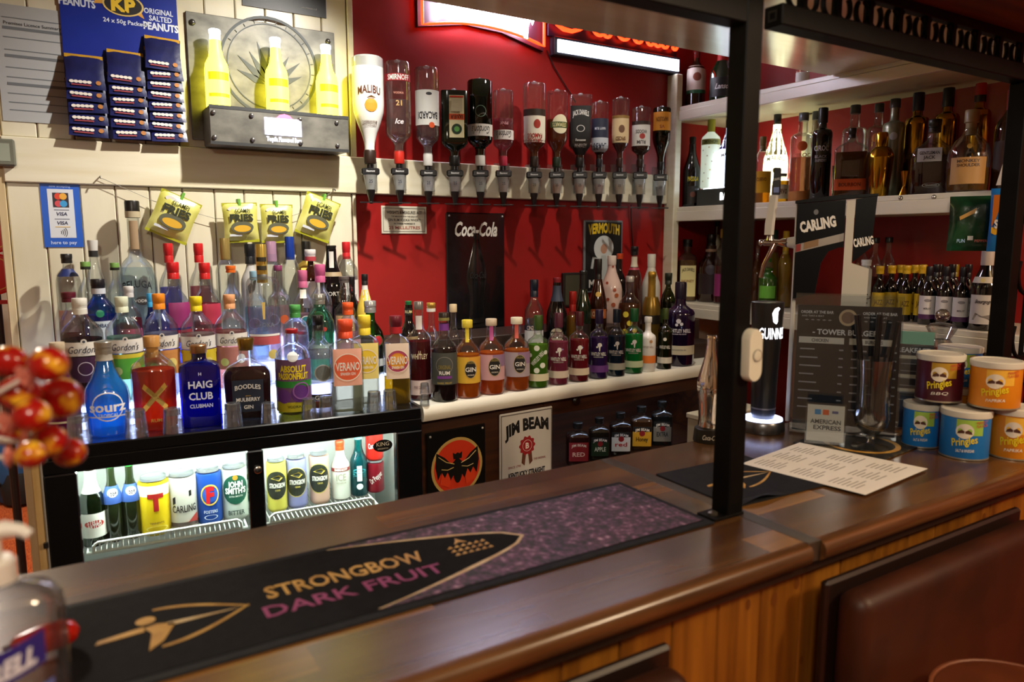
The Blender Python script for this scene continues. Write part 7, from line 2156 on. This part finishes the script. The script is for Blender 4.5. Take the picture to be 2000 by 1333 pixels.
for k, (dx, zz, dy) in enumerate(sw_top):
    lab = ('leftmost', 'second', 'third', 'fourth', 'fifth', 'rightmost')[k] + ' black straw leaning in the stemmed glass'
    c_, s2 = math.cos(t.rotation_euler.z), math.sin(t.rotation_euler.z)
    b = thing('drinking_straw', lab, 'straw', t.location, t.rotation_euler.z, GSW)
    p0, p1 = Vector(((k // 2 - 1) * .014, dy, .062)), Vector((dx, dy, zz))
    obj('straw_tube', MB().tube([p0, p1], .0042, 10), mat('0d0d0f', .3), b, True)
    obj('straw_mouth', MB().tube([p1, p1 + (p1 - p0).normalized() * .0006], .0034, 10), mat('2c2c30', .5), b)

# ---------------------------------------------------------------- crisp tubs
GT = 'crisp tubs stacked on the counter'


def tub(label, px, yb, yt, hw, col, z=ZC, rot=0, P=None, Rm=None, Hh=None):
    if P is None:
        P = at_z(px, yb, z)
        Rm = hw * mpp(P)
        d = Vector((P.x, P.y, 0)).normalized()
        P = P + d * Rm * .9
        Hh = (yb - yt) * mpp(P) * .92
    t = thing('crisp_tub', label, 'tub', (P.x, P.y, z + .0006), face_cam(P, R(rot)), GT)
    S = lambda u, zf, off: ((Rm + off) * math.sin(u / Rm), -(Rm + off) * math.cos(u / Rm), zf * Hh)
    obj('tub_wall', MB().lathe([(Rm * .97, 0), (Rm, .003), (Rm, Hh * .88)], 36), mat(col, .38), t, True)
    obj('base_rim', MB().lathe([(Rm * 1.012, .0005), (Rm * 1.012, .004)], 36), mat('b9b4a4', .3, .7), t, True)
    ld = obj('lid', MB().lathe([(Rm * 1.045, Hh * .865), (Rm * 1.055, Hh * .885), (Rm * 1.05, Hh * .985), (Rm * 1.0, Hh), (Rm * .93, Hh), (Rm * .90, Hh * .985)], 36), mat('d8d4c8', .4), t, True)
    last = obj('glow_print', patch(S, -Rm * .35, Rm * .75, .52, .84, .0004), mat({'4a0f22': 'b08a24', 'e08a1c': 'f0b83c', '1c74c4': '9ac04a'}[col], .45), t, True)
    for (dz, rr, asp, c2, off, du) in ((.62, .36, .62, 'e6dccb', .0010, 0), (.67, .28, .35, '3a1a10', .0013, 0)):
        pass
    fm_ = MB()
    fm_.v = [S(0, .60, .0009)] + [S(Rm * .36 * math.cos(2 * math.pi * i / 24), .60 + .155 * math.sin(2 * math.pi * i / 24), .0009) for i in range(24)]
    fm_.f = [(0, 1 + i, 1 + (i + 1) % 24) for i in range(24)]
    obj('badge', fm_, mat('e6dccb', .45), last)
    for sx in (-1, 1):
        mm = MB()
        mm.v = [S(sx * Rm * x, z_, .0014) for x, z_ in ((.01, .60), (.12, .63), (.25, .60), (.30, .545), (.16, .555), (.02, .56))]
        mm.f = [tuple(range(6)) if sx > 0 else tuple(reversed(range(6)))]
        obj('badge_mark', mm, mat('4a2214', .5), last)
    for (s, zc, hh, ww, c2, u, rr) in (('Pringles', .40, .15, 1.05, 'e8d21c', 0, 14), ('SALT & VINEGAR' if col == '1c74c4' else 'PAPRIKA' if col == 'e08a1c' else 'BBQ', .20, .06, .72, 'e8e4da', .05, 4), ('PERFECT', .80, .055, .50, 'c84a34', .68, 6), ('FLAVOUR', .73, .055, .50, 'c84a34', .68, 6)):
        vs, fs, tw = text_geo(s, .02 if s == 'Pringles' else .01, .2)
        kx = ww * Rm / tw
        mm = MB()
        cr_, sr_ = math.cos(R(rr)), math.sin(R(rr))
        for a, b in vs:
            x, zz = a * kx, b * hh * Hh
            mm.v.append(S(x * cr_ - zz * sr_ + u * Rm, zc + (x * sr_ + zz * cr_) / Hh, .0020))
        mm.f = list(fs)
        obj('lettering', mm, mat(c2, .45), last)
    return t, P, Rm, Hh


BL, OR, PU = '1c74c4', 'e08a1c', '4a0f22'
t1, P1, R1, H1 = tub('blue crisp tub in the bottom row beside the straw glass', 1796, 876, 784, 33, BL, rot=-3)
t2, P2, R2, H2 = tub('nearest blue crisp tub in the middle of the bottom row', 1880, 899, 797, 43, BL)
t3, P3, R3, H3 = tub('orange crisp tub at the end of the bottom row', 1974, 899, 792, 41, OR)
ztop = ZC + max(H1, H2, H3) + .0012
for lab, px, hw, col, yt_, Pm in (('purple crisp tub on the upper row of the stack', 1841, 40, PU, 702, (P1 + P2) / 2 + Vector((.010, .022, 0))), ('orange crisp tub on the upper row of the stack', 1931, 43, OR, 705, (P2 + P3) / 2 + Vector((0, -.004, 0)))):
    k_ = mpp(Pm)
    d = Vector((Pm.x, Pm.y, 0)).normalized()
    q = at_z(px, 800, ztop)
    tub(lab, px, 800, yt_, hw, col, ztop, 0, Vector((Pm.x, Pm.y, ztop)), hw * k_, 98 * k_ * .92)
q = at_y(1962, 770, 1.02)
tub('blue crisp tub behind the upper orange one', 1962, 800, 700, 40, BL, ztop, 0, Vector((2.005, 1.005, ztop)), .05, .105)
tub('lower rear orange crisp tub behind the bottom row', 1962, 800, 700, 40, OR, ZC, 0, Vector((2.005, 1.005, ZC)), .05, ztop - ZC - .0012)

# ---------------------------------------------------------------- glass cloche and steel shaker behind the tubs
P = at_y(1832, 690, 1.19)
k_ = mpp(P)
zk = lambda py: at_y(1832, py, 1.19).z - ZC
t = thing('glass_cloche', 'clear glass cake dome with ball knob behind the crisp tubs', 'cake dome', (P.x + .01, 1.19, ZC + .0006))
obj('dome', MB().lathe([(.125, 0), (.125, zk(760)), (.11, zk(715)), (.075, zk(696)), (.04, zk(680)), (.026, zk(664))], 36), M_SG, t, True)
obj('flange', MB().lathe([(.024, zk(664)), (.040, zk(645)), (.043, zk(641)), (.030, zk(634)), (.014, zk(632))], 24), M_SG, t, True)
obj('knob', MB().sphere((0, 0, zk(618)), .0205, 20, 12, .95), glass('d8d2c8', .02, .3, 2.0), t, True)
P = at_y(1923, 690, 1.24)
t = thing('steel_shaker', 'brushed steel cocktail shaker top showing behind the crisp tubs', 'shaker', (P.x, 1.24, ZC + .0006))
zk = lambda py: at_y(1923, py, 1.24).z - ZC
M_STL = mat('9a9288', .22, 1.0)
obj('tumbler', MB().lathe([(.036, 0), (.045, zk(740))], 28), M_STL, t, True)
obj('shoulder', MB().lathe([(.045, zk(740) + .0003), (.043, zk(715)), (.029, zk(703)), (.026, zk(700))], 28), M_STL, t, True)
obj('lid', MB().lathe([(.0265, zk(700) + .0003), (.0265, zk(676)), (.022, zk(667)), (.008, zk(665))], 28), M_STL, t, True)

# ---------------------------------------------------------------- packets hung on the shelf edge
P = at_x(1898, 437, XF - .045)
k_ = mpp(P)
t = thing('coffee_packet', 'shiny dark green sweet packet hung from the middle shelf', 'packet', P, face_cam(P, R(0)))
obj('pouch', pillow(80 * k_, 106 * k_, .03, 12, .06), noisy('dark_green_foil', '0a1a10', '1c4a2c', (1, 1, 1), 9, .18, bump=.9), t, True)
flat_text(t, 'FUN', -.024, -.050, .010, mat('9ac0e8', .4), -.0165, .02)
obj('gold_flash', MB().prism([(-.032, .02), (.01, .045), (.006, .03), (-.03, .01)], -.0172, -.0164), mat('b98a2c', .35), t)
obj('white_tab', MB().box(-.008, .006, -.0172, -.0164, -.048, -.036), mat('c9d0cc', .5), t)
flat_text(t, 'PEPPERS', .028, -.050, .007, mat('c86a54', .4), -.0165, .035)
obj('hanger', MB().tube([(0, 0, .066), (0, .012, .075), (0, .030, .078)], .0015, 6), M_CH2, t)
P = at_x(1962, 430, XF - .05)
t = thing('sweets_packet', 'bright blue and orange sweets packet hung by the iron trellis', 'packet', P, face_cam(P, R(0)))
obj('pouch', pillow(50 * k_, 118 * k_, .025, 12, .06), mat('1c7ad0', .3), t, True)
flat_text(t, 'Skittles', .006, -.006, .022, mat('e8ecee', .4), -.0142, .062, .05, .15, R(12))
obj('orange_swirl', MB().prism([(-.030, .07), (-.004, .07), (-.014, .03), (-.022, .0), (-.030, -.02)], -.0125, -.0118), mat('c8701c', .4), t)
obj('yellow_swirl', MB().prism([(-.030, -.02), (-.012, -.022), (.004, -.032), (-.02, -.042), (-.030, -.036)], -.0125, -.0118), mat('e0b02c', .4), t)
P = at_x(1966, 330, XF - .02)
t = thing('price_tag', 'white plastic tag tilted at the end of the middle shelf', 'tag', P, face_cam(P, R(0)), None)
obj('tag_plate', MB().prism([(-.022, -.045), (.012, -.045), (.024, .045), (-.004, .045)], -.003, .003), mat('d8d6da', .4), t)
obj('tag_mark', MB().prism([(-.006, -.03), (.006, -.03), (.004, -.005), (-.004, -.005)], -.0038, -.0032), mat('1a1a1c', .4), t)

# ---------------------------------------------------------------- near left: lollipops, hand gel, red handle
YL = .84
LOL = ((95, 712, 33, 'top lollipop pointing along the fridge edge'), (38, 768, 34, 'yellow sided lollipop in front at the frame edge'), (118, 778, 38, 'gold streaked lollipop in the middle of the bunch'), (18, 706, 30, 'uppermost lollipop at the frame edge'),
       (62, 812, 32, 'deep red lollipop in the heart of the bunch'), (96, 862, 30, 'orange lollipop low in the bunch'), (137, 884, 27, 'lowest lollipop hanging furthest out'), (20, 842, 28, 'dull red lollipop low at the frame edge'), (60, 888, 26, 'pink lollipop under the deep red one'))
GLO = 'lollipops in the counter display'
M_WR = noisy('lolly_wrapper', 'a3140f', 'e8b02c', (1, 1, 1), 46, .2, detail=2, bump=.3, lo=.50, hi=.64, rnd=.12)
hub = at_y(-290, 830, YL + .05)
for k, (px, py, r_, lab) in enumerate(LOL):
    P = at_y(px, py, YL + .034 * (k % 4))
    rr = r_ * 1.12 * mpp(P)
    t = thing('lollipop', lab, 'lollipop', P, 0, GLO)
    obj('candy', MB().sphere((0, 0, 0), rr, 18, 12, .92), M_WR, t, True)
    d = hub + Vector((0, 0, .03 * ((k * 5) % 4 - 1.5))) - P
    ls = math.hypot(d.x, d.y) - .0235
    ls *= d.length / math.hypot(d.x, d.y)
    d.normalize()
    obj('stick', MB().tube([d * rr * .8, d * ls], .0022, 8), mat('dcd2c8', .5), t, True)
    rf = d.orthogonal().normalized()
    m = MB()
    e_ = d.cross(rf)
    for q in range(16):
        a = 2 * math.pi * q / 16
        w_ = 1 + .25 * (q % 2)
        v = rf * math.cos(a) + e_ * math.sin(a)
        m.v += [tuple(d * rr * .95 + v * rr * .25), tuple(d * (rr * 1.35) + v * rr * .62 * w_)]
    m.f = [(2 * q, 2 * ((q + 1) % 16), 2 * ((q + 1) % 16) + 1, 2 * q + 1) for q in range(16)]
    obj('wrapper_frill', m, mat('c06a5a', .3), t)
hb = thing('lollipop_stand', 'lollipop display pole standing on the counter beyond the frame edge', 'stand', (hub.x, hub.y, ZC + .0006))
obj('pole', MB().tube([(0, 0, .004), (0, 0, hub.z - ZC + .12)], .022, 16), mat('b8b0a4', .4), hb, True)
obj('foot', MB().lathe([(.07, 0), (.07, .006), (.03, .012)], 24), mat('b8b0a4', .4), hb, True)

P = at_y(4, 1230, .80)
t = thing('hand_gel', 'clear pump bottle of hand gel near the camera on the counter', 'pump bottle', (P.x, .80, ZC + .0006), face_cam(P))
k_ = mpp(P)
M_GEL = glass('dfe0e4', .08, .6, 1.2)
zq = at_y(60, 1142, .80).z - ZC
FLT = Matrix.Diagonal((1.5, .95, 1, 1))
obj('bottle_body', MB().lathe([(.030, 0), (.034, .004), (.035, zq - .03), (.034, zq - .014), (.028, zq - .002), (.016, zq + .004), (.013, zq + .008)], 28).tf(FLT), M_GEL, t, True)
obj('gel', MB().lathe([(.031, .006), (.0325, .010), (.033, zq * .45)], 28).tf(FLT), glass('d4dcec', .1, .8, .3), t, True)
obj('pump_collar', MB().lathe([(.0165, zq + .009), (.0165, zq + .028), (.013, zq + .032)], 22), mat('d8d4cc', .4), t, True)
obj('pump_neck', MB().lathe([(.006, zq + .0325), (.006, zq + .05)], 14), mat('d8d4cc', .4), t, True)
obj('pump_nozzle', MB().tube([(-.014, 0, zq + .056), (.010, 0, zq + .057), (.022, -.006, zq + .055), (.028, -.010, zq + .050)], [.007, .008, .006, .005], 12), mat('dcd8d0', .4), t, True)
S = lambda u, z, off: (1.5 * (.0352 + off) * math.sin(u / .0352), -.95 * (.0352 + off) * math.cos(u / .0352) - off, z)


def strip(z0, z1, u0, u1, col, slope=.25):
    m = MB()
    for i in range(13):
        u = u0 + (u1 - u0) * i / 12
        m.v += [S(u, z0 + slope * (u - u0), .0004), S(u, z1 + slope * (u - u0), .0004)]
    m.f = [(2 * i, 2 * i + 2, 2 * i + 3, 2 * i + 1) for i in range(12)]
    return obj('label', m, mat(col, .45), t, True)


lb_ = strip(zq - .092, zq - .060, -.034, .022, '2a2478', .45)
vs, fs, tw = text_geo('PURELL', .05, .2)
m = MB()
for a, b in vs:
    x = a * .040 / tw
    m.v.append(S(x - .004, zq - .064 + .45 * (x - .0) + b * .016, .0012))
m.f = list(fs)
obj('lettering', m, mat('d8d8e4', .4), lb_)
for q in range(4):
    strip(zq - .112 - .016 * q, zq - .106 - .016 * q, -.030, .026, '6a74b4' if q % 2 else '5a6ab0', .35)
P = at_z(98, 1244, ZC + .0225)
t = thing('red_opener', 'glossy red handled opener lying behind the hand gel', 'opener', P, 0)
t.location.z = ZC + .0185 + .0045
zz = 0
obj('grip', MB().tube([(-.040, -.01, -.002), (-.034, -.009, 0), (-.01, -.004, 0), (.014, 0, 0), (.026, .002, 0), (.031, .003, 0)], [.006, .013, .017, .0175, .012, .003], 18), mat('c81c10', .2, 0, .5), t, True)
obj('grip_collar', MB().tube([(-.046, -.011, -.003), (-.038, -.0095, -.001)], .008, 14), mat('7a7a7a', .3, .9), t, True)
# red round sign at the frame edge beyond the door lining
P = at_y(-16, 495, 2.75)
t = thing('red_round_sign', 'red figure of eight sign at the frame edge beyond the door lining', 'sign', P, 0)
k_ = mpp(P)
for dz in (40, -40):
    dd = obj('red_disc', MB().lathe([(41 * k_, 0), (41 * k_, .012), (38 * k_, .016)], 30).tf(Matrix.Translation((0, 0, dz * k_)) @ Matrix.Rotation(R(90), 4, 'X')), mat('c81414', .3), t, True)
    obj('gold_line', MB().ring(0, dz * k_, 33 * k_, 31 * k_, -.0172, -.0162, 30), mat('d8a83c', .4), dd)
obj('sign_rail', MB().box(-.03, .08, -.004, .012, -100 * k_, -92 * k_), mat('b81c18', .35), t)
obj('sign_post', MB().tube([(0, .02, -P.z + .001), (0, .02, .02)], .012, 10), mat('2a2a2a', .4), t)
